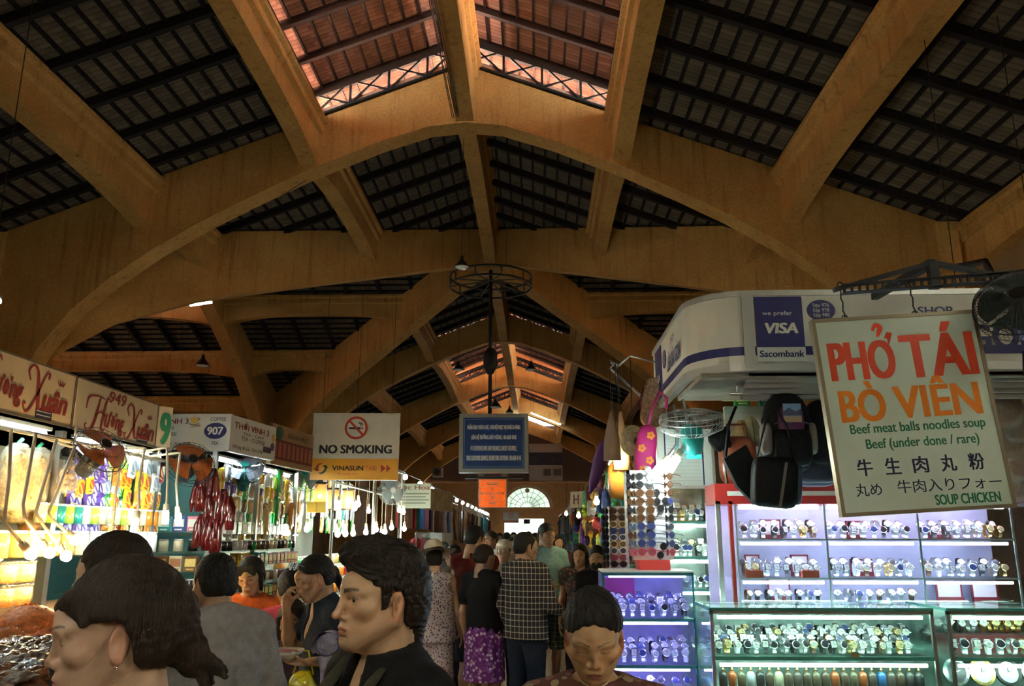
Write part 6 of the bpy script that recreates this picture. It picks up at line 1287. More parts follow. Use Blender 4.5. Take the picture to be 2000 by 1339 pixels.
for k, (px, py, hh, c) in enumerate(((1195,850,.20,(.22,.15,.10)),(1213,860,.24,(.42,.32,.22)))):
    p = P(px,py,6.6+.2*k); r = thing('cloth_cone', '%s hanging cloth, %s of two left of the magenta bag' % (('dull brown','tan')[k],('left','right')[k]), 'cloth', tr(p)); q = MB(); q.lathe([(.07,-hh),(.065,-hh*.2),(.035,hh*.5),(.008,hh)], 14, scl(1,.4,1)); q.build('cloth', mat('hang_cloth%d'%k, c, .8, bump=.4, bscale=10), r); q = MB(); q.tube([(0,0,hh),(0,0,hh+.2)], .003, 4); q.build('cord', M_BLACK, r)
p = P(1236,860,6.4); r = thing('straw_hat', 'round straw hat with a dark pompom hanging left of the magenta bag', 'hat', tr(p) @ rotx(math.radians(10))); q = MB(); q.disc((0,0,0), .10,.12,.012, 28); q.build('brim', mat('straw', (.40,.33,.20), .8, noise=.3, nscale=30), r); q = MB(); superell(q, (0,-.04,0), (.06,.05,.07), .9,.9,16,10); q.build('crown', mat('straw2', (.36,.29,.17), .8, noise=.3, nscale=30), r); q = MB()
for j in range(22): a = 2*PI*j/22; q.tube([(.03,-.085,0),(.03+.04*math.cos(a),-.10,.04*math.sin(a))], [.005,.002], 5)
q.build('pompom', M_BLACK, r)
p = P(1196,930,7.0); r = thing('brown_sack', 'glossy tan bag lit from behind below the warm bulb', 'bag', tr(P(1212,935,6.9))); q = MB(); superell(q, (0,0,0), (.11,.08,.17), .7,.8,18,12); q.build('body', mat('tan_glossy', (.50,.26,.06), .25, coat=.5), r); q = MB(); q.tube([(0,0,.16),(0,0,.34)], .006, 5); q.build('cord', M_BLACK, r)
p = P(1170,905,8.5); r = thing('purple_umbrella', 'folded purple umbrella hanging over the souvenir row', 'umbrella', tr(p) @ roty(math.radians(18))); q = MB(); q.lathe([(.01,-.32),(.05,-.2),(.07,.0),(.06,.2),(.02,.27)], 12); q.build('cloth', mat('purple_cloth', (.10,.03,.18), .6), r); q = MB(); q.tube([(0,0,.27),(0,0,.40),(.03,0,.44)], .007, 6); q.build('handle', M_BLACK, r)
for k, (px, py, y) in enumerate(((1207,890,6.7),(1196,893,6.9),(1165,970,9.5),(1106,998,17.5),(1130,1000,13.5))):
    p = P(px,py,y); t = thing('hanging_bulb', 'warm yellow bulb over the souvenir row, %s from the camera' % nth(k+1), 'lamp', tr(0,0,0), 'warm bulbs of the souvenir row'); MB().tube([p+Vector((0,0,.05)), p+Vector((.02,0,.6))], .004, 5).build('cord', M_BLACK, t); bulb(t, p, .035, M_BULBY)
# ------------------------------------------------------------------ souvenir stalls along the right of the aisle
SXR = 1.12
for k, (ya, yb) in enumerate(((7.2,11.8),(12.0,17.8),(18.0,25.8),(26.0,34.0),(34.3,44.0))):
    r = thing('souvenir_stall', 'dark stall with a slatted back, %s along the right of the aisle' % nth(k+1), 'stall', tr(0,0,0)); q = MB(); q.box((SXR+.25,ya,0),(SXR+1.4,yb,.78)); q.build('counter', mat('souvenir_counter', (.06,.04,.03), .7), r)
    MB().box((SXR+1.3,ya,0),(SXR+1.36,yb,2.75)).build('back_panel', mat('souvenir_back', (.05,.035,.03), .8), r); q = MB()
    for z in (1.2,1.6,2.0,2.4,2.7): q.tube([(SXR,ya+.05,z),(SXR,yb-.05,z)], .010, 6)
    for y in (ya+.05,(ya+yb)/2,yb-.05): q.tube([(SXR,y,0),(SXR,y,2.72)], .014, 6)
    q.build('display_rail', M_STEEL, r); q = MB()
    for y in (ya+.1,yb-.1): q.box((SXR+.02,y-.03,2.66),(SXR+1.36,y+.03,2.72))
    q.build('top_bar', M_IRON, r)
def bag_mesh(c, kind):
    b = MB()
    if kind == 0: superell(b, (0,0,0), (.13,.05,.15), .5,.7,14,10); b.tube([(-.07,0,.13),(-.05,0,.24),(.05,0,.24),(.07,0,.13)], .008, 5)
    elif kind == 1: superell(b, (0,0,0), (.10,.06,.09), .7,.8,14,10); b.tube([(-.08,0,.06),(0,0,.34),(.08,0,.06)], .005, 5)
    elif kind == 2: b.lathe([(.03,-.25),(.08,-.22),(.10,0),(.07,.14),(.02,.2),(.005,.26)], 12, scl(1,.5,1))
    elif kind == 3: b.lathe([(.17,-.06),(.12,-.03),(.09,-.02),(.085,.07),(.05,.11),(.0001,.12)], 18, rotx(1.2))
    else: b.ball((0,0,0), (.09,.07,.10), 14, 10); b.ball((0,0,.13), .06, 12, 8); b.ball((-.04,0,.18), .022, 8, 6); b.ball((.04,0,.18), .022, 8, 6); b.tube([(0,0,.18),(0,0,.3)], .004, 4)
    return b.mesh('souvenir', cm(c,.55,noise=.45,nscale=18,bump=.3,bscale=22))
KN = ['handbag','pouch','drawstring bag','sun hat','soft toy']; KO = ['handbag','pouch','drawstring_bag','sun_hat','soft_toy']
SC_ = dict(COLS); BM_ = {}
rnd = random.Random(77)
spec = [(7.5,11.6,11,.92),(12.2,17.5,12,1.0),(18.2,25.5,12,1.15)]
for si, (ya, yb, n, sc) in enumerate(spec):
    for row, z in enumerate((2.55,2.28,2.0,1.72,1.45,1.2)):
        for k in range(n):
            c = rnd.choice(['orange','gold','green','lime','teal','red','maroon','brown','purple','black','pink','white','cream','blue','yellow'] if row < 4 else ['maroon','brown','black','purple','red','teal','cream']); kd = rnd.choice([0,0,1,2,3,4,1])
            if (c,kd) not in BM_: BM_[(c,kd)] = bag_mesh(tuple(v*.8 for v in COLS[c]), kd)
            y = ya+(yb-ya)*(k+.5)/n+rnd.uniform(-.05,.05)
            tag(link(KO[kd], BM_[(c,kd)], None, tr(SXR-.05+rnd.uniform(-.10,.06),y,z-.12+rnd.uniform(-.04,.04)) @ RIGHTF @ rotz(rnd.uniform(-.6,.6)) @ scl(sc,sc,sc*rnd.uniform(.9,1.15))), '%s %s, %s from the near end, %s row down in the %s souvenir stall' % (c, KN[kd], nth(k+1), nth(row+1), nth(si+1)), KN[kd].split()[-1], 'hanging souvenirs')
for si, (ya, yb, n) in enumerate(((26.2,33.8,14),(34.5,43.8,14))):
    for row, z in enumerate((2.5,1.9,1.4)):
        for k in range(n):
            c = rnd.choice(list(GC)); tag(link('garment', GM[c][k%2], None, tr(SXR,ya+(yb-ya)*(k+.5)/n,z-.35) @ RIGHTF @ rotz(rnd.uniform(-.5,.5)) @ scl(1.1,1,.95)), '%s garment, %s from the near end, %s row down, %s right clothes stall' % (c, nth(k+1), nth(row+1), nth(si+1)), 'garment', 'clothes on the right of the aisle')
# display tables reaching into the aisle, piled with folded cloth and bags
for k, (ya, yb) in enumerate(((7.4,10.2),(10.8,14.0),(14.6,18.5))):
    r = thing('display_table', 'low table of folded goods in front of the %s souvenir stall' % nth(k+1), 'table', tr(0,0,0)); MB().box((SXR-.56,ya,.78),(SXR-.03,yb,.82)).build('table_top', cm((.14,.09,.05)), r); q = MB(); q.box((SXR-.52,ya+.05,0),(SXR-.06,yb-.05,.78)); q.build('skirt', mat('table_skirt', (.05,.03,.03), .8), r)
    for j in range(12):
        c = rnd.choice(['red','blue','teal','cream','maroon','green','black','brown','white']); y = ya+.15+(yb-ya-.3)*(j//2+.5)/6; x = SXR-.42+.26*(j%2)
        for l in range(3): 
            c = rnd.choice(['red','blue','teal','cream','maroon','green','black','brown','white']); tag(link('folded_cloth', BXM[c], None, tr(x,y,.82+.075*l) @ rotz(rnd.uniform(-.2,.2)) @ scl(2.4,4.5,.6)), '%s folded cloth, %s layer, pile %s from near end of %s table, %s side' % (c, ('bottom','middle','top')[l], nth(j//2+1), nth(k+1), ('aisle','stall')[j%2]), 'folded cloth', 'folded cloth on the right tables')
r = thing('souvenir_sign', 'pale sign with dark red letters at the far end of the souvenir row', 'shop sign', tr(P(1130,975,19)) @ rotz(math.radians(-25))); MB().box((-.2,0,-.18),(.2,.05,.18)).build('panel', cm((.55,.48,.36)), r); text(r, 'H', cm((.15,.03,.02)), tr(-.06,-.002,0), .12, .2, bold=.03)

hp = [Vector((FX+.05,6.7,3.08))]+[Vector((p.x,p.y,3.08)) for p in (P(1236,860,6.4),P(1213,860,6.8),P(1195,850,6.6),P(1212,935,6.9),P(1207,890,6.7),P(1196,893,6.9))]+[Vector((SXR,7.25,2.72))]
r = thing('corner_hook_rail', 'thin rail at the shop corner from which hats, cloths and warm bulbs hang', 'rail', tr(0,0,0)); MB().tube(hp, .009, 6).build('rail_pipe', M_STEEL, r)
for q_, zt in ((P(1236,860,6.4),.12),(P(1213,860,6.8),.3),(P(1195,850,6.6),.3),(P(1212,935,6.9),.3),(P(1207,890,6.7),.5),(P(1196,893,6.9),.5)): MB().tube([Vector((q_.x,q_.y,q_.z+zt)),Vector((q_.x,q_.y,3.08))], .0035, 4).build('hook_cord', M_BLACK, r)
# ------------------------------------------------------------------ people: smooth distance-field bodies turned into meshes
def smin(a, b, k):
    h = np.clip(.5+.5*(b-a)/k, 0, 1); return b*(1-h)+a*h-k*h*(1-h)
def smax(a, b, k): return -smin(-a, -b, k)
class Field:
    def __init__(s, lo, hi, vox):
        s.ax = [np.arange(lo[i], hi[i]+vox, vox, dtype=np.float32) for i in range(3)]
        s.F = np.full([len(a) for a in s.ax], .3, np.float32)
    def sl(s, lo, hi):
        r = []
        for i in range(3):
            a = np.searchsorted(s.ax[i], lo[i]); b = np.searchsorted(s.ax[i], hi[i]); r.append(slice(max(0,a-1), min(len(s.ax[i]), b+1)))
        return tuple(r)
    def pts(s, sl): return np.meshgrid(s.ax[0][sl[0]], s.ax[1][sl[1]], s.ax[2][sl[2]], indexing='ij', sparse=True)
    def put(s, sl, d, k, op='u'):
        if min(d.shape) == 0: return
        A = s.F[sl]
        s.F[sl] = smin(A, d, k) if op == 'u' else smax(A, -d, k)
    def cone(s, a, b, ra, rb=None, k=.02, S=(1,1,1), op='u', pad=.06):
        rb = ra if rb is None else rb; a = np.array(a, float); b = np.array(b, float); S = np.array(S, float); m = max(ra,rb)*S+pad
        sl = s.sl(np.minimum(a,b)-m, np.maximum(a,b)+m); X, Y, Z = s.pts(sl)
        if min(X.size, Y.size, Z.size) == 0: return s
        ba = (b-a)/S; L = float(ba@ba)+1e-12; x, y, z = (X-a[0])/S[0], (Y-a[1])/S[1], (Z-a[2])/S[2]
        t = np.clip((x*ba[0]+y*ba[1]+z*ba[2])/L, 0, 1)
        d = np.sqrt((x-t*ba[0])**2+(y-t*ba[1])**2+(z-t*ba[2])**2)-(ra+(rb-ra)*t)
        s.put(sl, (d*S.min()).astype(np.float32), k, op); return s
    def ell(s, c, r, k=.01, op='u', R=None, pad=.05):
        c = np.array(c, float); r = np.array(r, float); m = r.max()+pad; sl = s.sl(c-m, c+m); X, Y, Z = s.pts(sl)
        if min(X.size, Y.size, Z.size) == 0: return s
        x, y, z = X-c[0], Y-c[1], Z-c[2]
        if R is not None: x, y, z = [R[0,i]*x+R[1,i]*y+R[2,i]*z for i in range(3)]
        q = np.sqrt((x/r[0])**2+(y/r[1])**2+(z/r[2])**2); g = np.sqrt((x/r[0]**2)**2+(y/r[1]**2)**2+(z/r[2]**2)**2)+1e-9
        s.put(sl, (q*(q-1)/g).astype(np.float32), k, op); return s
    def half(s, n, d, k=.004):           # keep the side n.p < d
        X, Y, Z = np.meshgrid(*s.ax, indexing='ij', sparse=True); s.F = smax(s.F, (n[0]*X+n[1]*Y+n[2]*Z-d).astype(np.float32), k); return s
    def wrinkle(s, amp, fn):
        X, Y, Z = np.meshgrid(*s.ax, indexing='ij', sparse=True); s.F = (s.F+amp*fn(X,Y,Z)).astype(np.float32); return s
    def mesh(s):
        F = s.F.copy()
        F[0,:,:] = F[-1,:,:] = .3; F[:,0,:] = F[:,-1,:] = .3; F[:,:,0] = F[:,:,-1] = .3
        n = F.shape; cs = tuple(i-1 for i in n); acc = np.zeros(cs+(3,), np.float32); cnt = np.zeros(cs, np.float32)
        corner = lambda o: F[o[0]:o[0]+cs[0], o[1]:o[1]+cs[1], o[2]:o[2]+cs[2]]
        for ax in range(3):
            o1, o2 = [i for i in range(3) if i != ax]
            for u in (0,1):
                for v in (0,1):
                    a = [0,0,0]; a[o1] = u; a[o2] = v; b = list(a); b[ax] = 1; fa, fb = corner(a), corner(b)
                    mk = (fa < 0) != (fb < 0); t = np.where(mk, fa/np.where(mk, fa-fb, 1), 0)
                    cnt += mk; acc[...,ax] += np.where(mk, t, 0); acc[...,o1] += mk*u; acc[...,o2] += mk*v
        act = cnt > 0; idx = np.full(cs, -1, np.int64); idx[act] = np.arange(act.sum()); ijk = np.argwhere(act)
        off = acc[act]/cnt[act][:,None]; V_ = np.empty((len(ijk),3))
        for i in range(3):
            A = s.ax[i]; V_[:,i] = A[ijk[:,i]]+off[:,i]*(A[1]-A[0])
        Q = []
        for ax in range(3):
            o1, o2 = [(1,2),(2,0),(0,1)][ax]
            sl1 = [slice(1,-1)]*3; sl1[ax] = slice(0,-1); sl2 = [slice(1,-1)]*3; sl2[ax] = slice(1,None)
            fa, fb = F[tuple(sl1)], F[tuple(sl2)]; e = np.argwhere((fa < 0) != (fb < 0))
            if not len(e): continue
            e0 = e.copy(); e0[:,[o1,o2]] += 1
            def cell(d1, d2): c = e0.copy(); c[:,o1] += d1; c[:,o2] += d2; return idx[c[:,0],c[:,1],c[:,2]]
            q = np.stack([cell(-1,-1), cell(0,-1), cell(0,0), cell(-1,0)], 1)
            flip = fa[e[:,0],e[:,1],e[:,2]] > 0; q[flip] = q[flip][:,::-1]; Q.append(q)
        return V_, np.concatenate(Q) if Q else np.zeros((0,4),int)
def np_mesh(name, parts, mats, cols=None):
    """one mesh from several (verts, quads); cols: per-vertex colours"""
    vs = []; qs = []; n = 0
    for v, q in parts: vs.append(v); qs.append(q+n); n += len(v)
    v = np.concatenate(vs); q = np.concatenate(qs); me = bpy.data.meshes.new(name)
    me.vertices.add(len(v)); me.vertices.foreach_set('co', v.astype(np.float32).ravel())
    me.loops.add(q.size); me.loops.foreach_set('vertex_index', q.astype(np.int32).ravel())
    me.polygons.add(len(q)); me.polygons.foreach_set('loop_start', np.arange(0,q.size,4,dtype=np.int32)); me.polygons.foreach_set('use_smooth', np.ones(len(q),bool))
    me.update(calc_edges=True)
    for m in (mats if isinstance(mats,(list,tuple)) else [mats]): me.materials.append(m)
    if cols is not None:
        c = np.concatenate(cols); a = me.color_attributes.new('tint', 'FLOAT_COLOR', 'POINT'); a.data.foreach_set('color', np.concatenate([c, np.ones((len(c),1))],1).astype(np.float32).ravel())
    return me
def skin_mat(name):
    m, N, L, b = _new(name); a = N.new('ShaderNodeAttribute'); a.attribute_name = 'tint'
    tc = N.new('ShaderNodeTexCoord'); n = N.new('ShaderNodeTexNoise'); n.inputs['Scale'].default_value = 45; n.inputs['Detail'].default_value = 4; L.new(tc.outputs['Object'], n.inputs['Vector'])
    r = N.new('ShaderNodeMapRange'); r.inputs[1].default_value = .3; r.inputs[2].default_value = .7; r.inputs[3].default_value = .93; r.inputs[4].default_value = 1.06; L.new(n.outputs[0], r.inputs[0])
    v = N.new('ShaderNodeVectorMath'); v.operation = 'SCALE'; L.new(a.outputs['Color'], v.inputs[0]); L.new(r.outputs[0], v.inputs['Scale']); L.new(v.outputs[0], b.inputs['Base Color'])
    b.inputs['Roughness'].default_value = .48; b.inputs['Subsurface Weight'].default_value = .12; b.inputs['Subsurface Radius'].default_value = (.01,.004,.002)
    n2 = N.new('ShaderNodeTexNoise'); n2.inputs['Scale'].default_value = 260; L.new(tc.outputs['Object'], n2.inputs['Vector']); bp = N.new('ShaderNodeBump'); bp.inputs['Strength'].default_value = .12; bp.inputs['Distance'].default_value = .003; L.new(n2.outputs[0], bp.inputs['Height']); L.new(bp.outputs[0], b.inputs['Normal'])
    return m
M_SKIN = skin_mat('skin')
def hair_mat(name, c, c2):
    m, N, L, b = _new(name); tc = N.new('ShaderNodeTexCoord'); mp = N.new('ShaderNodeMapping'); mp.inputs['Scale'].default_value = (60,60,9); L.new(tc.outputs['Object'], mp.inputs[0])
    n = N.new('ShaderNodeTexNoise'); n.inputs['Scale'].default_value = 4; n.inputs['Detail'].default_value = 6; n.inputs['Distortion'].default_value = 1; L.new(mp.outputs[0], n.inputs['Vector'])
    r = N.new('ShaderNodeValToRGB'); r.color_ramp.elements[0].color = (*c,1); r.color_ramp.elements[0].position = .35; r.color_ramp.elements[1].color = (*c2,1); r.color_ramp.elements[1].position = .75; L.new(n.outputs[0], r.inputs[0]); L.new(r.outputs[0], b.inputs['Base Color'])
    bp = N.new('ShaderNodeBump'); bp.inputs['Strength'].default_value = .9; bp.inputs['Distance'].default_value = .006; L.new(n.outputs[0], bp.inputs['Height']); L.new(bp.outputs[0], b.inputs['Normal']); b.inputs['Roughness'].default_value = .58; b.inputs['Specular IOR Level'].default_value = .35; return m
H_BLACK = hair_mat('black_hair', (.004,.0035,.004), (.016,.012,.010)); H_BROWN = hair_mat('brown_hair', (.008,.005,.003), (.038,.020,.011)); H_DARK = hair_mat('dark_brown_hair', (.006,.004,.003), (.03,.018,.011))
EYEW = mat('eye_white', (.62,.58,.54), .15, coat=.6); EYEI = mat('iris_dark', (.035,.018,.010), .15, coat=.8); EYEP = cm((.002,.002,.002), .1)
def rotm(yaw=0, pitch=0, roll=0):
    """head turn: yaw about z (left positive), pitch nods down when negative, roll tilts"""
    return np.array(Matrix.Rotation(yaw,3,'Z') @ Matrix.Rotation(pitch,3,'X') @ Matrix.Rotation(roll,3,'Y'))
def head_field(vox, g, f):
    """head in its own frame: y forward, z up, origin between the ears"""
    A = Field((-.105*g,-.135*g,-.20*g), (.105*g,.145*g,.14*g), vox); q = lambda *p: [c*g for c in p]
    jw = f.get('jaw',1.0); ns = f.get('nose',1.0); ch = f.get('chin',1.0); fw_ = f.get('wide',1.0)
    A.ell(q(0,-.022,.030), q(.0745*fw_,.094,.086), .01); A.ell(q(0,.030,.012), q(.064*fw_,.062,.072), .02*g)
    A.ell(q(0,.028,-.045), q(.052*fw_*jw,.056,.062), .02*g); A.ell(q(0,.064*ch,-.091), q(.024*jw,.026,.022), .016*g); A.ell(q(0,.050,-.060), q(.040,.044,.034), .02*g)
    for s_ in (-1,1):
        A.cone(q(s_*.058*fw_*jw,-.005,-.040), q(s_*.020*jw,.064*ch,-.090), .020*g, .016*g, .022*g)
        A.ell(q(s_*.044*fw_,.058,-.016), q(.022,.020,.020), .018*g)
        A.cone(q(s_*.050*fw_,.066,.024), q(s_*.014,.086,.026), .010*g, .010*g, .012*g)
    A.cone(q(0,.078,.045), q(0,.082,.024), .020*g, .012*g, .02*g)
    for s_ in (-1,1): A.ell(q(s_*.031,.094,.006), q(.017,.013,.012), .010*g, 'd')
    ny = .086+.024*ns
    A.cone(q(0,.086,.026), q(0,ny-.008,-.026), .0078*g, .0088*g, .010*g); A.ell(q(0,ny-.003,-.030), q(.0095,.009,.0085), .008*g)
    for s_ in (-1,1): A.ell(q(s_*.0125,.090,-.034), q(.0085,.012,.008), .007*g); 
    for s_ in (-1,1): A.ell(q(s_*.0065,.0985,-.0415), q(.0035,.006,.003), .003*g, 'd')
    A.ell(q(0,.080,-.058), q(.026,.014,.014), .012*g)
    lp = f.get('lips',1.0)
    A.ell(q(0,.0905,-.0580), q(.0225,.0085*lp,.0052*lp), .005*g); A.ell(q(0,.0885,-.0690), q(.0195,.0090*lp,.0062*lp), .005*g)
    A.ell(q(0,.101,-.0632), q(.024,.0075,.0016), .002*g, 'd'); A.ell(q(0,.088,-.080), q(.016,.006,.005), .008*g, 'd')
    op = f.get('eye',1.0)
    for s_ in (-1,1):
        A.ell(q(s_*.031,.0705,.006), q(.0165,.0150,.0135), .006*g)
        if op > .15: A.ell(q(s_*.0315,.0885,.0055), q(.0125,.0085,.0050*op), .002*g, 'd')
        else: A.ell(q(s_*.0315,.0862,.0015), q(.0135,.0035,.0011), .0015*g, 'd')
        A.cone(q(s_*.019,.083,.0205), q(s_*.043,.076,.0195), .0045*g, .004*g, .008*g)
        R = np.array(Matrix.Rotation(s_*-.32,3,'Z') @ Matrix.Rotation(.18,3,'X'))
        c = np.array(q(s_*.0765*fw_,-.012,-.006)); A.ell(c, q(.0075,.0185,.032), .006*g, R=R); A.ell(c+np.array(q(s_*.007,.003,.002)), q(.0055,.0105,.021), .004*g, 'd', R=R)
        A.ell(c+np.array(q(s_*.001,.010,-.008)), q(.005,.006,.008), .004*g); A.ell(c+np.array(q(-s_*.001,.003,-.027)), q(.0055,.009,.009), .006*g)
    A.cone(q(0,-.034,-.03), q(0,-.040,-.20), .053*g*f.get('neck',1), .057*g*f.get('neck',1), .025*g); A.cone(q(0,.045,-.085), q(0,-.03,-.12), .018*g, .045*g, .03*g)
    return A
def head_tint(v, g, f, skin):
    x, y, z = v[:,0]/g, v[:,1]/g, v[:,2]/g; c = np.tile(np.array(skin), (len(v),1))
    def mix(mk, col): 
        mk = np.clip(mk,0,1)[:,None]; c[:] = c*(1-mk)+np.array(col)*mk
    sk = np.array(skin)
    mix(.14*np.exp(-(((np.abs(x)-.043)/.02)**2+((z+.022)/.02)**2))*(y > .03), sk*np.array([1.1,.72,.66]))
    mix(.4*np.exp(-((x/.014)**2+((z+.03)/.014)**2))*(y > .08), sk*np.array([1.08,.75,.68])); mix(.5*((np.abs(x) > .071)&(np.abs(z) < .045)), sk*np.array([1.05,.70,.62]))
    lip = (1-((x/.0235)**2+((z+.0632)/(.0098*(1-.25*np.abs(x)/.0235)))**2))*5; mix(np.where(y > .07, lip, 0), f.get('lipc', sk*np.array([.80,.42,.40])))
    mix(np.where((np.abs(z+.0632) < .0012)&(np.abs(x) < .022)&(y > .07), .8, 0), sk*.25)
    bz = .0285+.004*np.sin(np.clip((np.abs(x)-.012)/.04,0,1)*PI*.8)+f.get('browz',0); bt = f.get('brow',.0042)*(1-.5*np.clip((np.abs(x)-.015)/.035,0,1))
    mix(np.where((np.abs(x) > .011)&(np.abs(x) < .049)&(y > .04), np.clip((bt-np.abs(z-bz))/.0015,0,1)*.85, 0), (.012,.008,.006))
    op = f.get('eye',1.0); ex = (np.abs(x)-.0315)/.0145; lid = .0055+.0052*op*np.sqrt(np.clip(1-ex**2,0,1))
    if op > .15: mix(np.where((np.abs(ex) < 1.05)&(y > .05), np.clip(1-np.abs(z-lid-.0008)/.0014,0,1)*.9, 0), (.01,.007,.006))
    else: mix(np.where((np.abs(ex) < 1.05)&(y > .05), np.clip(1-np.abs(z-.0012)/.0016,0,1)*.9, 0), (.012,.008,.006))
    if f.get('stubble'): mix(f['stubble']*np.clip((np.sqrt((x/.028)**2+((z+.064)/.017)**2)-1)/.3,0,1)*np.clip((-z-.028)/.02,0,1)*np.clip((y+.01)/.03,0,1)*(z > -.115), sk*np.array([.42,.36,.34]))
    return c
def eyes_for(parent, Mh, g, gaze=(0,0), op=1.0):
    if op <= .15: return
    for s_ in (-1,1):
        b = MB(); M = Mh @ tr(s_*.031*g,.0715*g,.0055*g) @ rotz(gaze[0]) @ rotx(gaze[1]-PI/2)
        b.ball((0,0,0), .0133*g, 16, 12, M, 0); b.lathe([(.0001,.0135*g),(.0060*g,.0124*g),(.0066*g,.0112*g)][::-1], 14, M, 1); b.lathe([(.0026*g,.0137*g),(.0001,.0139*g)], 10, M, 2); b.build('eye', [EYEW,EYEI,EYEP], parent)
def hand_field(vox, wr, d, n, side, curl=.5, spread=.06, g=1.0, fist=None):
    """palm, four fingers and a thumb; d = wrist-to-knuckle direction, n = palm normal; side = +1 when the thumb lies along d x n"""
    d = np.array(d,float); d /= np.linalg.norm(d); n = np.array(n,float); n -= d*(n@d); n /= np.linalg.norm(n); t = np.cross(d,n)*side
    wr = np.array(wr,float); c = wr+d*.09*g; A = Field(c-.15*g, c+.15*g, vox)
    A.cone(wr-d*.03*g, wr+d*.015*g, .026*g, .024*g, .01)
    for u, L in ((-.028,.082),(-.010,.090),(.009,.090),(.027,.084)): A.cone(wr+d*.012*g+t*u*.6*g, wr+d*L*g+t*u*g, .0145*g, .0115*g, .012*g)
    for i, (u, L) in enumerate(((-.029,.058),(-.010,.073),(.010,.078),(.028,.070))):
        a = wr+d*(.080,.088,.090,.085)[i]*g+t*u*g; dd = d+t*spread*(i-1.5); cu = curl*(1.15-.08*i) if fist is None else fist[i]
        for j, fr_ in enumerate((.44,.32,.24)):
            an = cu*(j+.6)*.75; v = dd/np.linalg.norm(dd)*math.cos(an)+n*math.sin(an); b = a+v*L*fr_*g*1.15
            A.cone(a, b, (.0088-.0008*j)*g, (.0082-.0010*j)*g, .004*g); a = b
    a = wr+d*.022*g+t*.026*g; v1 = (d*.62+t*.62+n*.35); v1 /= np.linalg.norm(v1); b = a+v1*.042*g; v2 = d*.85+t*.25+n*(.35+.4*curl); v2 /= np.linalg.norm(v2)
    A.cone(a, b, .014*g, .0105*g, .012*g); A.cone(b, b+v2*.032*g, .0098*g, .0085*g, .005*g); A.cone(b+v2*.032*g, b+v2*.054*g, .0085*g, .0065*g, .004*g)
    return A
J0 = dict(pel=(0,0,.94), wai=(0,.0,1.08), che=(0,-.005,1.26), nk=(0,-.025,1.43), head=(0,.01,1.585), sh_l=(-.17,-.015,1.385), sh_r=(.17,-.015,1.385), el_l=(-.215,-.03,1.10), el_r=(.215,-.03,1.10), wr_l=(-.225,.05,.865), wr_r=(.225,.05,.865),
          hip_l=(-.09,0,.90), hip_r=(.09,0,.90), kn_l=(-.095,.02,.49), kn_r=(.095,.02,.49), an_l=(-.10,-.02,.085), an_r=(.10,-.02,.085))
def body_prims(A, J, g, w_=1.0, b=1.0, legs=True, arms=True, o=0.0, k=.03):
    S = (1.38*w_,1.0*b,1); r = lambda x: x*g+o
    A.cone(J['pel'], J['wai'], r(.112), r(.098), k, S); A.cone(J['wai'], J['che'], r(.098), r(.112), k, S)
    A.cone(J['che'], (np.array(J['nk'])+np.array(J['che']))/2+np.array([0,0,.02]), r(.110), r(.085), k, S)
    A.cone(J['sh_l'], J['nk'], r(.056), r(.062), k); A.cone(J['sh_r'], J['nk'], r(.056), r(.062), k); A.cone(J['nk'], np.array(J['nk'])*.6+np.array(J['head'])*.4, r(.056), r(.050), .02)
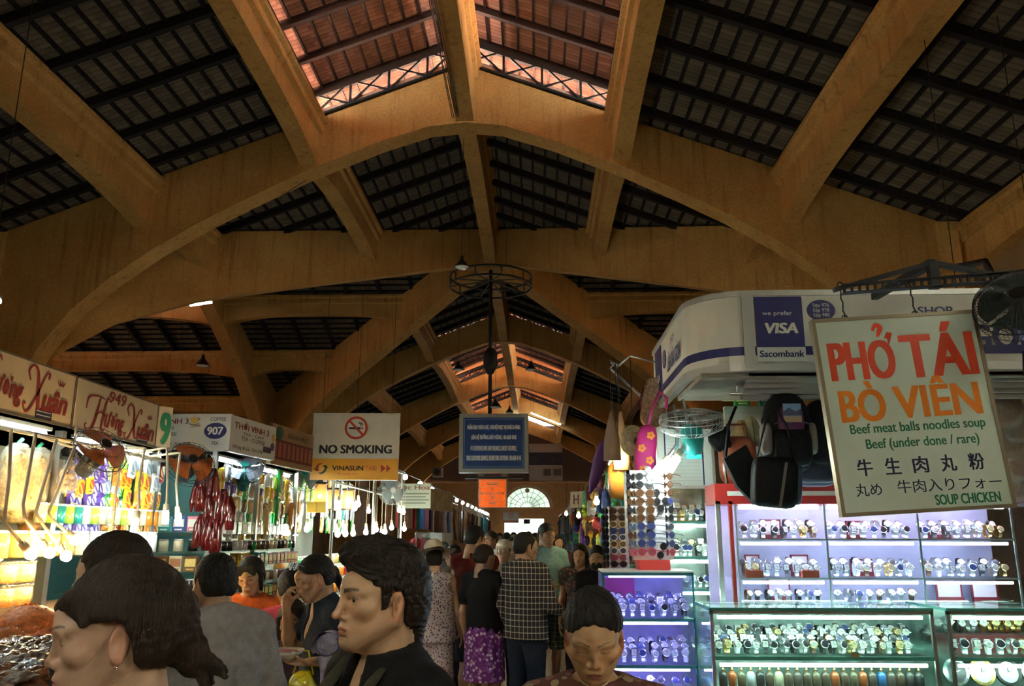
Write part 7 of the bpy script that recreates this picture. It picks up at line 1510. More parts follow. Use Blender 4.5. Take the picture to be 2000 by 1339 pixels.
def person(label, loc, heading, H=1.68, J=None, skin=(.50,.30,.20), face=None, look=(0,0,0), hair=None, hairm=None, top=None, bottom=None, shoes=(.02,.02,.02), vox=.012, hvox=.0045, w_=1.0, b=1.0, hands=('relax','relax'), parts=None, bare_legs=False, group=None, handn=None):
    g = H/1.7; J = {**J0, **(J or {})}; J = {k: np.array(v,float)*g for k, v in J.items()}; face = face or {}
    M = tr(*loc) @ rotz(math.radians(heading)); R = rotm(*look); hd = J['head']
    hg = g*1.0*face.get('size',1.0)
    hf = head_field(hvox, hg, face); hv, hq = hf.mesh(); hc = head_tint(hv, hg, face, skin); hv = hv @ R.T+hd
    lo = np.min([v for v in J.values()],0)-.16; hi = np.max([v for k,v in J.items() if k != 'head'],0)+.16; lo[2] = -.02; hi[2] = J['nk'][2]+.08*g
    A = Field(lo, hi, vox); body_prims(A, J, g, w_, b)
    for s_ in 'lr':
        A.cone(J['sh_'+s_], J['el_'+s_], .046*g*w_, .038*g*w_, .03); A.cone(J['el_'+s_], (J['el_'+s_]*.65+J['wr_'+s_]*.35), .037*g, .037*g, .02); A.cone(J['el_'+s_]*.65+J['wr_'+s_]*.35, J['wr_'+s_], .037*g, .024*g, .02)
        A.cone(J['hip_'+s_], J['kn_'+s_], .080*g*w_, .052*g, .03); kn, an = J['kn_'+s_], J['an_'+s_]; mid = kn*.68+an*.32+np.array([0,-.012*g,0]); A.cone(kn, mid, .050*g, .052*g, .02); A.cone(mid, an, .052*g, .033*g, .02)
        A.cone(an+np.array([0,-.03,-.045])*g, an+np.array([0,.13,-.06])*g, .034*g, .026*g, .02, (1,1,.8))
    parts_ = [A.mesh(), (hv,hq)]
    for i, s_ in enumerate('lr'):
        if hands[i] is None: continue
        d = J['wr_'+s_]-J['el_'+s_]; kw = dict(curl=.55); 
        if isinstance(hands[i], dict): kw = dict(hands[i]); d = kw.pop('d', d)
        n = kw.pop('n', (1 if s_ == 'l' else -1, 0, 0)); vx = kw.pop('vox', max(hvox*.9,.004)); sd = kw.pop('side', 1 if s_ == 'r' else -1)
        parts_.append(hand_field(vx, J['wr_'+s_], d, n, sd, g=g*.95, **kw).mesh())
    cols = [np.tile(np.array(skin),(len(p[0]),1)) for p in parts_]; cols[1] = hc
    o = link('person', np_mesh('person', parts_, M_SKIN, cols), None, M); tag(o, label, 'person', group)
    Mh = Matrix.Translation(Vector(hd)) @ Matrix(R.tolist()).to_4x4(); eyes_for(o, Mh, hg, face.get('gaze',(0,0)), face.get('eye',1.0))
    if hair is not None:
        B = Field((-.17*hg,-.24*hg,-.30*hg), (.17*hg,.15*hg,.20*hg), hvox*.9); hair(B, hg); v, q_ = B.mesh(); link('hair', np_mesh('hair', [(v @ R.T+hd, q_)], hairm or H_BLACK), o)
    if top is not None: top(o, J, g, w_, b, A, vox)
    if bottom is not None: bottom(o, J, g, w_, b, vox)
    if shoes is not None and not bare_legs:
        for s_ in 'lr':
            an = J['an_'+s_]; B = Field(an-.22, an+.24, .012); B.cone(an+np.array([0,-.035,-.045])*g, an+np.array([0,.145,-.055])*g, .043*g, .036*g, .02, (1,1,.85)); B.half((0,0,-1), 0); link('shoe', np_mesh('shoe', [B.mesh()], cm(shoes,.5)), o)
    return o, J, Mh, hg
# ---- hair styles (head frame)
def strands(B, amp, fx=180, fz=40, ph=0): B.wrinkle(amp, lambda X,Y,Z: np.sin(fx*X+9*np.sin(fz*Z+ph)+2*np.sin(60*Y))*np.sin(fx*.8*Y+5*np.sin(fz*.7*Z)+ph))
def cap_hair(B, g, t=.016, front=.052, side=-.005, back=-.06, top_=0.0, fringe=0.0, burn=False):
    q = lambda *p: [c*g for c in p]
    B.ell(q(0,-.024,.034+top_*.5), q(.0745+t,.094+t,.086+t+top_), .01)
    B.ell(q(0,-.045,-.01), q(.070+t*.8,.068+t,.075), .02*g)
    Y = np.array([-.20,-.12,-.095,-.05,-.036,-.031,-.018,.008,.013,.026,.031,.050,.075,.12])*g; Z = np.array([back,back,-.062,-.058,-.045,.0,.026+side,.032+side,.033,.034+side,.036+side,.050,.064+front-.05,.070+front-.05])*g
    if burn: Z[8:10] = -.020*g
    yy = B.ax[1].reshape(1,-1,1); zz = B.ax[2].reshape(1,1,-1); xx = B.ax[0].reshape(-1,1,1); zl = np.interp(yy,Y,Z)+np.clip((yy/g-.03)/.03,0,1)*g*(.016*(1-np.clip((xx/g/.05)**2,0,1.6))-.004)
    B.F = smax(B.F, ((zl-zz)*.75).astype(np.float32), .011*g)
def h_short(amp=.002, **kw):
    def f(B, g): cap_hair(B, g, **kw); strands(B, amp)
    return f
# ---- clothing (each garment is one mesh over the body)
def wr(a=.004): return lambda X,Y,Z: np.sin(23*X+6*np.sin(9*Z)+14*Y)*np.sin(31*Z+5*np.sin(13*X))*.6+np.sin(55*X+20*Z)*.35
def shirt(m, sleeve=.8, hem=.86, off=.016, neck=.064, vneck=0, collar=False, loose=0, amp=.003, name='shirt', flare=0, vx=None, cuff=None):
    def f(o, J, g, w_, b, A0, vox):
        lo = [a[0] for a in A0.ax]; hi = [a[-1] for a in A0.ax]; lo[2] = (hem-.08)*g; hi[2] = J['nk'][2]+.09*g
        A = Field(lo, hi, vx or vox*.9); body_prims(A, J, g, w_, b, o=off); S = (1.38*w_,1.0*b,1)
        A.cone(J['pel']+np.array([0,0,-.12*g]), J['wai'], (.114+flare)*g+off+loose, .104*g+off+loose*.6, .03, S)
        if loose: A.cone(J['wai'], J['che'], .106*g+off+loose*.7, .112*g+off+loose*.3, .03, S)
        for s_ in 'lr':
            sh, el, wr_ = J['sh_'+s_], J['el_'+s_], J['wr_'+s_]
            if sleeve <= 0: continue
            t = min(1, sleeve); A.cone(sh, sh*(1-t)+el*t, .050*g*w_+off, (.040*g+off*1.3 if sleeve < 1 else .040*g+off), .025)
            if sleeve > 1: t = sleeve-1; A.cone(el, el*(1-t)+wr_*t, .040*g+off, .030*g+off*.9, .02)
        if sleeve <= 0:
            for s_ in (-1,1): A.ell(J['sh_'+('l' if s_ < 0 else 'r')]+np.array([s_*.05*g,0,.0]), (.055*g,.11*g,.10*g), .01, 'd')
        A.wrinkle(amp, wr())
        A.half((0,0,-1), -hem*g)
        nk = J['nk']; up = (J['head']-nk); up /= np.linalg.norm(up)
        if collar: A.cone(nk-up*.01, nk+up*.045*g, .075*g, .066*g, .012)
        A.cone(nk-up*.035*g, nk+up*.2, neck*.92*g, neck*1.0*g, .008, op='d'); A.half(tuple(up), float(up@(nk+up*.055*g)), .006)
        if vneck: A.ell(nk+np.array([0,.09,-.05-vneck*.5])*g, (.045*g,.075*g,(.06+vneck)*g), .012, 'd')
        link(name, np_mesh(name, [A.mesh()], m), o)
    return f
def legs_wear(m, hem=.06, off=.016, waist=1.0, name='trousers', flare=.0, amp=.003):
    def f(o, J, g, w_, b, vox):
        pts = [J[k] for k in ('pel','wai','hip_l','hip_r','kn_l','kn_r','an_l','an_r')]; lo = np.min(pts,0)-.22; hi = np.max(pts,0)+.22; lo[2] = (hem-.05)*g; hi[2] = waist*g+.04
        A = Field(lo, hi, vox*.9); S = (1.38*w_,1.0*b,1); A.cone(J['pel']+np.array([0,-.012,-.02])*g, J['wai'], .114*g+off, .100*g+off, .03, S)
        for s_ in 'lr':
            A.cone(J['hip_'+s_], J['kn_'+s_], .084*g*w_+off, .056*g+off*1.2+flare, .03); A.cone(J['kn_'+s_], J['an_'+s_]-np.array([0,0,.02]), .056*g+off*1.2+flare, .044*g+off*1.3+flare*1.5, .03)
        A.wrinkle(amp, wr()); A.half((0,0,-1), -hem*g); A.half((0,0,1), waist*g); link(name, np_mesh(name, [A.mesh()], m), o)
    return f
def skirt(m, hem=.5, waist=1.0, flare=.05, name='skirt'):
    def f(o, J, g, w_, b, vox):
        p = J['pel']; A = Field((p[0]-.4,p[1]-.4,(hem-.05)*g), (p[0]+.4,p[1]+.4,waist*g+.04), vox*.9); S = (1.3*w_,1.05*b,1)
        A.cone(p+np.array([0,0,.1*g]), p+np.array([0,0,-.06*g]), .112*g, .125*g+.02, .02, S); A.cone(p+np.array([0,0,-.06*g]), (p[0],p[1],(hem-.12)*g), .125*g+.02, .125*g+.02+flare, .02, S)
        A.wrinkle(.006, lambda X,Y,Z: np.sin(12*np.arctan2(Y-p[1],X-p[0]))+0*Z); A.half((0,0,-1), -hem*g); A.half((0,0,1), waist*g); link(name, np_mesh(name, [A.mesh()], m), o)
    return f
def cloth(name, c, noise=.15): return mat(name, c, .85, noise=noise, nscale=35, bump=.25, bscale=120, spec=.25)
def pattern(name, base, cols, scale=38, thr=.33):
    m, N, L, b = _new(name); tc = N.new('ShaderNodeTexCoord'); v = N.new('ShaderNodeTexVoronoi'); v.inputs['Scale'].default_value = scale; L.new(tc.outputs['Object'], v.inputs['Vector'])
    n = N.new('ShaderNodeTexNoise'); n.inputs['Scale'].default_value = scale*.5; L.new(tc.outputs['Object'], n.inputs['Vector']); 
    lt = N.new('ShaderNodeMath'); lt.operation = 'LESS_THAN'; lt.inputs[1].default_value = thr; L.new(v.outputs['Distance'], lt.inputs[0])
    r = N.new('ShaderNodeValToRGB'); r.color_ramp.interpolation = 'CONSTANT'; e = r.color_ramp.elements; e[0].color = (*cols[0],1); e[1].position = .5; e[1].color = (*cols[1],1)
    sp = N.new('ShaderNodeSeparateColor'); L.new(v.outputs['Color'], sp.inputs[0]); L.new(sp.outputs[0], r.inputs[0])
    mx = N.new('ShaderNodeMix'); mx.data_type = 'RGBA'; mx.inputs[6].default_value = (*base,1); L.new(lt.outputs[0], mx.inputs[0]); L.new(r.outputs[0], mx.inputs[7]); L.new(mx.outputs[2], b.inputs['Base Color']); b.inputs['Roughness'].default_value = .85; return m
def plaid(name, base, line, scale=15):
    m, N, L, b = _new(name); tc = N.new('ShaderNodeTexCoord'); s = N.new('ShaderNodeSeparateXYZ'); L.new(tc.outputs['Object'], s.inputs[0]); outs = []
    ad = N.new('ShaderNodeMath'); L.new(s.outputs['X'], ad.inputs[0]); L.new(s.outputs['Y'], ad.inputs[1])
    for src in (ad.outputs[0], s.outputs['Z']):
        q = N.new('ShaderNodeMath'); q.operation = 'MULTIPLY'; q.inputs[1].default_value = scale*1.4; L.new(src, q.inputs[0]); fr = N.new('ShaderNodeMath'); fr.operation = 'FRACT'; L.new(q.outputs[0], fr.inputs[0])
        r = N.new('ShaderNodeValToRGB'); r.color_ramp.interpolation = 'CONSTANT'; e = r.color_ramp.elements; e[0].color = (.0,.0,.0,1); e[1].position = .80; e[1].color = (.5,.5,.5,1); k = e.new(.93); k.color = (0.02,0.02,0.02,1); L.new(fr.outputs[0], r.inputs[0]); outs.append(r.outputs[0])
    a = N.new('ShaderNodeMix'); a.data_type = 'RGBA'; a.blend_type = 'ADD'; a.inputs[0].default_value = 1; L.new(outs[0], a.inputs[6]); L.new(outs[1], a.inputs[7])
    mx = N.new('ShaderNodeMix'); mx.data_type = 'RGBA'; mx.inputs[6].default_value = (*base,1); mx.inputs[7].default_value = (*line,1); L.new(a.outputs[2], mx.inputs[0]); L.new(mx.outputs[2], b.inputs['Base Color']); b.inputs['Roughness'].default_value = .85; return m
SKA, SKB, SKC, SKD = (.50,.32,.22), (.42,.25,.155), (.36,.205,.125), (.3,.17,.1)
def place(px, py, Y): p = P(px, py, Y); return p.x, Y, p.z          # head centre in the hall
def stand(label, px, py, Y, heading, **k):
    """a standing person whose head centre sits at that spot; height follows from it"""
    x, y, z = place(px, py, Y); H = z/1.585*1.7; Jh = (k.get('J') or {}).get('head', J0['head']); g = H/1.7
    if 'head' in (k.get('J') or {}): H = z/Jh[2]*1.7; g = H/1.7
    v = rotz(math.radians(heading)) @ Vector((Jh[0]*g, Jh[1]*g, 0)); k.setdefault('H', H)
    return person(label, (x-v.x, y-v.y, 0), heading, **k)
# ---- hair
def h_fgman(B, g):
    q = lambda *p: [c*g for c in p]
    cap_hair(B, g, .015, .046, -.004, -.085, .010, burn=True)
    B.cone(q(-.035,.055,.108), q(.03,.072,.110), .028*g, .026*g, .03*g); B.cone(q(-.02,.02,.128), q(.03,.045,.120), .030*g, .028*g, .03*g); B.cone(q(0,-.075,-.03), q(0,-.085,-.085), .052*g, .038*g, .02*g)
    strands(B, .0026, 150, 50)
def h_fgwoman(B, g):
    q = lambda *p: [c*g for c in p]
    cap_hair(B, g, .017, .050, .004, -.055, .006)
    B.cone(q(-.045,.066,.078), q(.02,.088,.060), .015*g, .012*g, .02*g); B.cone(q(-.055,.060,.070), q(-.069,.046,.035), .014*g, .007*g, .012*g); B.cone(q(0,-.10,.02), q(0,-.128,-.035), .050*g, .028*g, .03*g); B.ell(q(0,-.135,-.055), q(.030,.032,.038), .015*g)
    for k in range(9):
        a = k*.7; B.cone(q(0,-.14,-.05), q(.03*math.cos(a),-.175-.02*math.sin(k*1.7),-.085-.012*(k%4)), .018*g, .005*g, .006*g)
    strands(B, .0016, 170, 35)
def h_tied(bun=True, fringe=.0):
    def f(B, g):
        q = lambda *p: [c*g for c in p]; cap_hair(B, g, .010, .048-fringe, 0, -.05)
        if bun: B.ell(q(0,-.125,-.005), q(.034,.030,.034), .012*g)
        strands(B, .0012)
    return f
def h_pony(B, g):
    q = lambda *p: [c*g for c in p]; cap_hair(B, g, .011, .050, .004, -.05); B.ell(q(0,-.120,.0), q(.026,.026,.026), .01*g); B.cone(q(0,-.125,.0), q(.01,-.15,-.13), .026*g, .020*g, .015*g); B.cone(q(.01,-.15,-.13), q(.01,-.12,-.24), .020*g, .008*g, .01*g); strands(B, .0012)
def h_bangs(B, g):
    q = lambda *p: [c*g for c in p]; cap_hair(B, g, .014, .040, -.01, -.09, .004)
    for k in range(7): x = -.05+.0167*k; B.cone(q(x,.070,.085), q(x*1.1,.086-abs(x)*.35,.036), .016*g, .008*g, .008*g)
    for s_ in (-1,1): B.cone(q(s_*.074,.015,.03), q(s_*.072,.02,-.08), .020*g, .014*g, .015*g)
    strands(B, .0012)
def h_older(B, g):
    q = lambda *p: [c*g for c in p]; cap_hair(B, g, .013, .058, -.004, -.06, .008); B.ell(q(0,-.12,-.03), q(.045,.035,.04), .02*g); strands(B, .0022, 210, 25)
def h_crop(B, g): cap_hair(B, g, .010, .050, .0, -.075, .003, burn=True); strands(B, .0016)
def h_long(B, g):
    q = lambda *p: [c*g for c in p]; cap_hair(B, g, .018, .040, -.012, -.10, .004)
    for s_ in (-1,1): B.cone(q(s_*.076,0,.02), q(s_*.080,.01,-.14), .026*g, .018*g, .02*g)
    B.cone(q(0,-.08,0), q(0,-.09,-.17), .06*g, .05*g, .02*g); strands(B, .0016)
# ================================================================== foreground
o, J, Mh, hg = stand('man with wavy dark hair and straight nose in profile, near the camera', 741, 1173, 2.0, 127, skin=(.50,.31,.185), face=dict(nose=1.22,jaw=1.06,chin=1.06,brow=.0062,browz=-.003,eye=1.15,stubble=.22,lips=1.0,neck=1.06,gaze=(.15,0)), look=(0,.02,0), hair=h_fgman, hairm=H_DARK, hvox=.0024, vox=.011, top=shirt(cloth('black_shirt',(.005,.005,.007)), .9, .8, .02, .068, vneck=.10, collar=True, amp=.003), bottom=legs_wear(cloth('dark_jeans',(.02,.025,.045))), hands=('relax','relax'))
b = MB(); b.tube([Vector(J['sh_l'])+Vector((.06,-.03,.075))*1, Vector(J['sh_l'])+Vector((.075,.06,.055)), Vector(J['che'])+Vector((-.10,.155,.06)), Vector(J['wai'])+Vector((-.11,.16,0))], .028, 8, None, 0, True, .25); b.tube([Vector(J['sh_r'])+Vector((-.06,-.03,.075))*1, Vector(J['sh_r'])+Vector((-.075,.06,.055)), Vector(J['che'])+Vector((.10,.155,.06)), Vector(J['wai'])+Vector((.11,.16,0))], .028, 8, None, 0, True, .25); b.build('backpack_strap', cloth('olive_strap',(.035,.035,.022)), o)
o, J, Mh, hg = stand('woman with brown hair tied back and small earring, profile at bottom left', 222, 1243, 1.50, 114, skin=(.47,.31,.22), face=dict(nose=.86,jaw=.92,chin=.95,wide=.97,lips=1.1,brow=.0036,eye=.12,lipc=(.42,.17,.16),gaze=(0,-.4)), look=(0,-.10,0), hair=h_fgwoman, hairm=H_BROWN, hvox=.0024, vox=.011, w_=.92, b=.92, top=shirt(cloth('pale_top',(.42,.38,.36)), .25, .85, .012, .085, vneck=.05), bottom=legs_wear(cloth('shorts_blue',(.04,.05,.09)), .45), bare_legs=False)
b = MB(); b.ball(Mh @ Vector((-.080,-.008,-.042))*1, .0032, 8, 6); b.ball(Mh @ Vector((.080,-.008,-.042)), .0032, 8, 6); b.build('earring', M_CHROME, o)
o, J, Mh, hg = stand('woman in patterned blouse looking down, black hair, at bottom centre right', 1160, 1246, 2.3, 176, skin=(.52,.31,.165), face=dict(nose=.72,jaw=1.05,chin=.90,wide=1.06,lips=1.05,brow=.0028,eye=.10,lipc=(.30,.12,.09)), look=(0,-.40,0), hair=h_older, hairm=H_BLACK, hvox=.0028, vox=.012, w_=.95, top=shirt(pattern('blouse_pattern',(.10,.035,.025),((.28,.22,.12),(.22,.10,.08)),30,.42), .8, .8, .016, .070, vneck=.04, collar=True), bottom=legs_wear(cloth('dark_trousers',(.015,.015,.02))))
stand('person with tousled dark brown hair half hidden behind the woman in profile', 212, 1126, 2.6, 88, skin=SKA, w_=.8, hair=h_long, hairm=H_BROWN, hvox=.004, vox=.014, top=shirt(cloth('dark_tee',(.03,.03,.04)), .7), bottom=legs_wear(cloth('dark_jeans2',(.02,.025,.045))))
# ---- left middle group
stand('man in grey shirt with cropped black hair, seen from behind', 417, 1142, 3.45, 42, skin=(.34,.20,.12), look=(.12,-.22,0), hair=h_crop, hvox=.0035, vox=.012, w_=1.0, J=dict(head=(-.01,.05,1.575),el_r=(.27,-.03,1.10),wr_r=(.30,.10,.88),el_l=(-.25,.06,1.12),wr_l=(-.16,.26,1.05)), top=shirt(cloth('grey_linen',(.30,.29,.30)), 1.92, .72, .022, .066, collar=True, loose=.03, amp=.006), bottom=legs_wear(cloth('dark_trousers2',(.02,.02,.025))))
stand('woman in orange top with black fringe facing the camera behind the man in grey', 490, 1127, 5.25, 188, skin=(.50,.30,.17), face=dict(nose=.75,jaw=.95,chin=.92,eye=.3,brow=.003), look=(-.15,-.25,.08), hair=h_bangs, hvox=.0045, vox=.014, w_=.9, b=.9, top=shirt(cloth('orange_top',(.60,.13,.03)), .7, .8, .014, .07), bottom=legs_wear(cloth('dark_trousers3',(.02,.02,.025))))
nv = stand('woman in navy top with sunglasses on her head, eating with her hand', 612, 1130, 4.4, 122, skin=(.52,.31,.19), face=dict(nose=.78,jaw=.92,chin=.92,eye=.12,brow=.0035), look=(.05,-.34,0), hair=h_pony, hvox=.0035, vox=.011, w_=.92, b=.92,
    J=dict(head=(0,.075,1.565),nk=(0,.0,1.425),el_l=(-.25,-.09,1.165),wr_l=(-.18,.12,1.155),el_r=(.22,.12,1.17),wr_r=(.055,.20,1.405)),
    hands=(dict(d=(.15,1,.0),n=(0,.2,1),curl=.45,vox=.004), dict(d=(-.25,.10,.9),n=(-.6,-.5,.1),curl=1.1,vox=.004)), top=shirt(cloth('navy_top',(.022,.03,.05)), .55, .80, .014, .072, vneck=.05), bottom=legs_wear(cloth('dark_trousers4',(.03,.03,.05))))
o, J, Mh, hg = nv
Mg = o.matrix_basis @ Mh
gl = link('sunglasses', SG[0][1][0], None, Mg @ tr(0,.080,.100) @ rotx(.7) @ rotz(PI)); tag(gl, 'black sunglasses pushed up on the hair of the woman in navy', 'sunglasses'); [link('lens', SG[0][1][1], gl, tr(s_*.033,0,0)) for s_ in (-1,1)]
wl = o.matrix_basis @ Vector(J['wr_l']); el = o.matrix_basis @ Vector(J['el_l']); dv = (o.matrix_basis.to_3x3() @ Vector((.15,1,0))).normalized(); bp = wl+dv*.12+Vector((0,0,.045))
r = thing('bowl', 'white bowl of red food held by the woman in navy', 'bowl', tr(bp)); MB().lathe([(.0001,-.03),(.04,-.03),(.075,.0),(.088,.018),(.085,.02),(.07,.004),(.04,-.022),(.0001,-.022)], 20).build('dish', cm((.72,.70,.66),.25), r); q = MB(); superell(q, (0,0,.0), (.066,.066,.018), .9,.9,14,8, fn=lambda v: v*(1+.15*math.sin(v.x*150)*math.sin(v.y*130))); q.build('food', cm((.45,.10,.05),.5), r)
q = MB(); m_ = wl.lerp(el,.45)+Vector((0,-.02,.085)); dr = (el-wl).normalized()
q.grid(lambda u,v: m_+dr*((.004+.060*v)*math.cos(2*PI*4.6*v)*1.2)+Vector((0,0,(.004+.060*v)*math.sin(2*PI*4.6*v)))+Vector((0,1,0))*(.16*(u-.5)+.006*v), 5, 120)
q.lathe([(.0001,-.074),(.050,-.074),(.054,.07),(.0001,.07)], 18, tr(m_) @ rotx(-PI/2))
q.grid(lambda u,v: m_+dr*((u-.5)*(.15-.05*v)+.03)+Vector((.012*math.sin(5*v+3*u),-.075+.018*math.sin(9*u+2*v),-.05-.26*v)), 12, 10)
tag(q.build('towel', cloth('lilac_towel',(.46,.44,.62))), 'rolled lilac towel draped over the forearm of the woman in navy', 'towel')
bg_ = wl.lerp(el,-.16)+Vector((0,.0,-.235)); r = thing('plastic_bag', 'bright yellow plastic bag hanging from the arm of the woman in navy', 'bag', tr(bg_)); q = MB(); superell(q, (0,0,-.02), (.10,.075,.22), .6,.7,20,16, fn=lambda v: Vector((v.x*(1-.35*max(0,v.z/.22))+.006*math.sin(v.z*60),v.y*(1-.3*max(0,v.z/.22))+.006*math.sin(v.x*90+v.z*25),v.z))); q.build('body', mat('yellow_plastic',(.80,.68,.02),.18,coat=.5,bump=.6,bscale=14), r); q = MB(); q.tube([(-.05,0,.18),(-.02,0,.29),(.02,0,.29),(.05,0,.18)], .008, 6, flat=.5); q.build('handle', cm((.78,.66,.02),.25), r)
stand('woman in pink shirt with black hair behind the woman in navy', 566, 1150, 4.95, 20, skin=SKC, look=(0,-.25,0), hair=h_crop, hvox=.0055, vox=.014, w_=.95, top=shirt(cloth('pink_tee',(.62,.08,.14)), .75, .8, .016), bottom=legs_wear(cloth('dark_trousers5',(.02,.02,.025))))
stand('small child peeking over the bowl with dark hair', 571, 1217, 4.62, 192, skin=SKC, face=dict(nose=.6,jaw=.95,chin=.85,size=1.18), hair=h_bangs, hairm=H_DARK, hvox=.0045, vox=.014, w_=.85, top=shirt(cloth('child_tee',(.10,.06,.08)), .7, .8), bottom=legs_wear(cloth('child_shorts',(.05,.05,.08)), .4))
# ---- centre group, backs to the camera
M_FLORAL = pattern('floral_white', (.62,.55,.56), ((.09,.03,.10),(.24,.07,.22)), 52, .36); M_PURPF = pattern('floral_purple', (.15,.02,.20), ((.62,.52,.66),(.30,.10,.40)), 34, .46)
o, J, Mh, hg = stand('woman in floral outfit and wide straw sun hat, from behind', 848, 1094, 8.0, 8, skin=(.52,.33,.22), look=(.0,-.15,0), hair=h_tied(False), hvox=.006, vox=.014, w_=1.05, top=shirt(M_FLORAL, 0, .80, .02, .085, loose=.03, amp=.005), bottom=legs_wear(M_FLORAL, .10, .03, flare=.02), hands=(dict(curl=.4,vox=.006),dict(curl=.4,vox=.006)), J=dict(el_l=(-.24,-.02,1.10),wr_l=(-.26,.02,.86),el_r=(.24,-.02,1.10),wr_r=(.28,.05,.88)))
r = thing('sun_hat', 'wide-brimmed cream straw hat with black band worn by the woman in floral', 'hat', o.matrix_basis @ Mh @ tr(0,-.015,.07) @ rotx(-.18) @ roty(-.2)); MB().lathe([(.0001,.12),(.06,.115),(.088,.08),(.098,.0)], 24, scl(1,1.12,1)).build('crown', mat('cream_straw',(.62,.55,.42),.8,bump=.4,bscale=60), r)
q = MB(); q.grid(lambda u,v: Vector(((.098+.11*v)*math.cos(2*PI*u),(.11+.11*v)*math.sin(2*PI*u),-.02*v+.022*v*math.sin(4*PI*u+.6))), 40, 6, None, 0, True); q.build('brim', mat('cream_straw2',(.64,.57,.44),.8,bump=.4,bscale=60), r); MB().lathe([(.1,.0),(.097,.022)], 24, scl(1,1.12,1)).build('band', M_BLACK, r)
q = MB()
for k in range(7): q.grid(lambda u,v: Vector(((.112+.013*k+.006*v)*math.cos(-2.2+1.2*u),(.124+.013*k+.006*v)*math.sin(-2.2+1.2*u),.004-.02*((.0+.013*k)/.11)+.022*(.013*k/.11)*math.sin(2*(-2.2+1.2*u)+.6))), 10, 2)
q.build('brim_stripe', M_BLACK, r)
stand('tall man in dark red vest and dark shorts, from behind', 929, 1054, 8.3, -18, skin=(.42,.25,.16), look=(-.5,-.25,0), hair=h_crop, hvox=.006, vox=.014, w_=1.05, top=shirt(cloth('burgundy_vest',(.13,.016,.012)), .12, .84, .016, .08, loose=.015), bottom=legs_wear(cloth('dark_shorts',(.015,.02,.025)), .50, .02, flare=.02), J=dict(el_r=(.22,.06,1.12),wr_r=(.18,.26,1.00)))
stand('woman in black top and purple floral skirt, hair tied, from behind', 948, 1090, 7.55, -24, skin=(.38,.22,.14), look=(-.4,-.2,0), hair=h_tied(), hairm=H_DARK, hvox=.0055, vox=.014, w_=.95, top=shirt(cloth('black_top',(.008,.008,.010)), .6, .86, .016, .072), bottom=skirt(M_PURPF, .50, .98, .015), J=dict(el_r=(.22,.05,1.12),wr_r=(.20,.27,1.06)))
stand('woman with dark hair in profile between the straw hat and the red vest', 884, 1086, 9.4, 60, skin=SKC, look=(0,-.3,0), hair=h_crop, hvox=.0065, vox=.016, top=shirt(cloth('dim_tee',(.16,.14,.12)), .7), bottom=legs_wear(cloth('dim_jeans',(.03,.03,.05))))
o, J, Mh, hg = stand('man in pale shirt and cream baseball cap facing the camera', 984, 1078, 9.6, 178, skin=(.45,.26,.16), face=dict(eye=.5), hair=h_crop, hvox=.0055, vox=.015, top=shirt(cloth('pale_shirt',(.36,.35,.32)), .8, .84, .018, .068, collar=True), bottom=legs_wear(cloth('black_trousers',(.01,.01,.012))))
r = thing('baseball_cap', 'cream baseball cap on the man facing the camera', 'cap', o.matrix_basis @ Mh @ tr(0,-.005,.055)); MB().lathe([(.0001,.092),(.05,.085),(.083,.045),(.092,.0)], 20, scl(1,1.12,1)).build('crown', cm((.62,.56,.44),.8), r); q = MB(); q.grid(lambda u,v: Vector((.085*math.cos(PI*u),.085+.085*v*math.sin(PI*u),.008-.02*v)), 14, 4); q.build('visor', cm((.58,.52,.40),.8), r)
o, J, Mh, hg = stand('man in black and white plaid shirt and jeans with glasses, turned right', 1028, 1069, 7.35, -38, skin=(.42,.25,.16), look=(-.45,-.1,0), hair=h_crop, hvox=.005, vox=.013, w_=1.05, top=shirt(plaid('plaid_shirt',(.02,.017,.02),(.72,.66,.55)), 1.45, .84, .02, .068, collar=True, loose=.02), bottom=legs_wear(cloth('blue_jeans',(.02,.028,.05))), J=dict(el_r=(.25,.04,1.11),wr_r=(.22,.26,1.02),el_l=(-.25,-.02,1.11)))
gl = link('eyeglasses', SG[2][1][0], None, o.matrix_basis @ Mh @ tr(0,.100,.008) @ rotz(PI)); tag(gl, 'thin eyeglasses worn by the man in the plaid shirt', 'glasses')
stand('tall man in light blue polo shirt looking down to the right', 1068, 1046, 9.5, -158, skin=(.50,.30,.19), face=dict(eye=.4), look=(.15,-.25,0), hair=h_crop, hvox=.0055, vox=.014, top=shirt(cloth('light_blue_polo',(.26,.50,.55)), .75, .84, .018, .068, collar=True, loose=.015), bottom=legs_wear(plaid('check_shorts',(.05,.08,.07),(.4,.45,.4)), .45, .02), J=dict(el_l=(-.24,.06,1.11),wr_l=(-.16,.28,1.08),el_r=(.22,.08,1.12),wr_r=(.14,.30,1.10)))
stand('souvenir seller with long black fringe facing the camera at the right stall', 1132, 1085, 9.0, 172, skin=(.55,.31,.17), face=dict(nose=.75,jaw=.95,eye=.5), hair=h_long, hvox=.0055, vox=.015, w_=.9, top=shirt(pattern('seller_top',(.05,.03,.03),((.25,.08,.05),(.06,.10,.05)),24,.4), .3, .84, .014, .09), bottom=legs_wear(cloth('seller_trousers',(.02,.02,.03))))
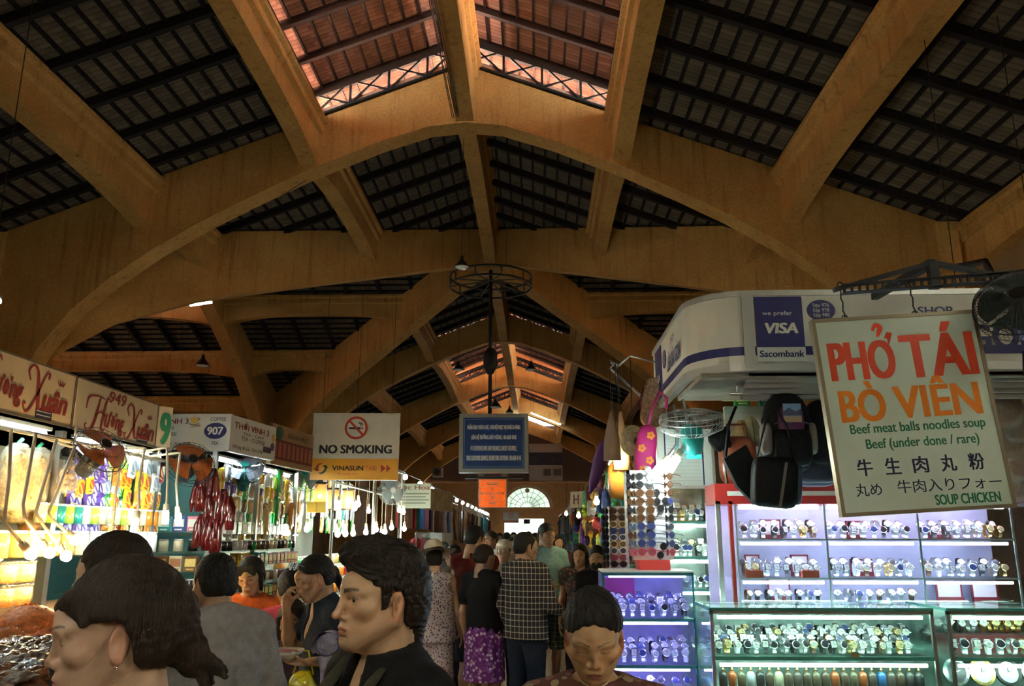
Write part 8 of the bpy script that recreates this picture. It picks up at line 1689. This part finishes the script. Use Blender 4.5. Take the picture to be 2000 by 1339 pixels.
o, J, Mh, hg = stand('seller in a dark cap with a black mask beside the rear sunglass stand', 1166, 1090, 8.3, 165, skin=(.50,.29,.17), face=dict(eye=.4), look=(.1,-.2,0), hair=h_crop, hvox=.0055, vox=.015, w_=.9, top=shirt(cloth('seller_dark',(.015,.013,.015)), .8), bottom=legs_wear(cloth('seller_dark2',(.015,.015,.02))))
q = MB(); superell(q, (0,.066,-.058), (.058,.042,.040), .8,.8,16,10, Mh); q.build('face_mask', M_BLACK, o)
# ---- far crowd
far = [(846,1066,15,150,'seller in dark clothes by the white packet bins',(.03,.03,.03),h_crop),(866,1072,14,30,'second seller bending by the white packet bins',(.02,.02,.025),h_crop),(957,1056,11.5,150,'man in white shirt raising a phone behind the woman in black',(.55,.53,.50),h_crop),(1000,1066,12.5,175,'person in brown top behind the cream cap',(.12,.07,.05),h_crop),(1013,1062,14,5,'person in dark top left of the plaid shirt',(.02,.02,.025),h_long),(1046,1058,13,175,'woman in orange top right of the plaid shirt',(.45,.15,.04),h_long),(990,1052,17,0,'distant person in grey before the bright doorway',(.12,.12,.12),h_crop),(1003,1050,20,180,'distant person in red before the bright doorway',(.3,.04,.03),h_crop),(1018,1050,24,10,'distant person in black before the bright doorway',(.015,.015,.015),h_crop),(1032,1049,19,175,'distant person in tan before the bright doorway',(.3,.22,.14),h_crop),(1042,1049,27,0,'distant person in blue before the bright doorway',(.04,.07,.2),h_crop),(976,1050,24,180,'distant person in maroon at the left of the doorway',(.13,.02,.02),h_long),(966,1052,19,5,'distant person in navy at the left of the doorway',(.02,.025,.06),h_crop),(1056,1050,22,180,'distant person in white at the right of the doorway',(.5,.5,.5),h_crop),(1010,1049,33,0,'most distant person in dark clothes in the doorway',(.02,.02,.02),h_crop),(1090,1060,14,200,'person in maroon top at the second souvenir stall',(.12,.02,.03),h_long),(1080,1056,18,190,'person in black top at the third souvenir stall',(.02,.02,.02),h_crop)]
for k, (px, py, Y, hd, lb, c, hs) in enumerate(far):
    kw = dict(J=dict(el_r=(.24,.08,1.22),wr_r=(.13,.22,1.45))) if 'phone' in lb else {}
    stand(lb, px, py, Y, hd, skin=SKC, hair=hs, hvox=.010, vox=.022, top=shirt(cm(c,.85), .8, .84, .02), bottom=legs_wear(cm((.02,.02,.03),.85)), hands=(None,None) if Y > 16 else ('relax','relax'), **kw)
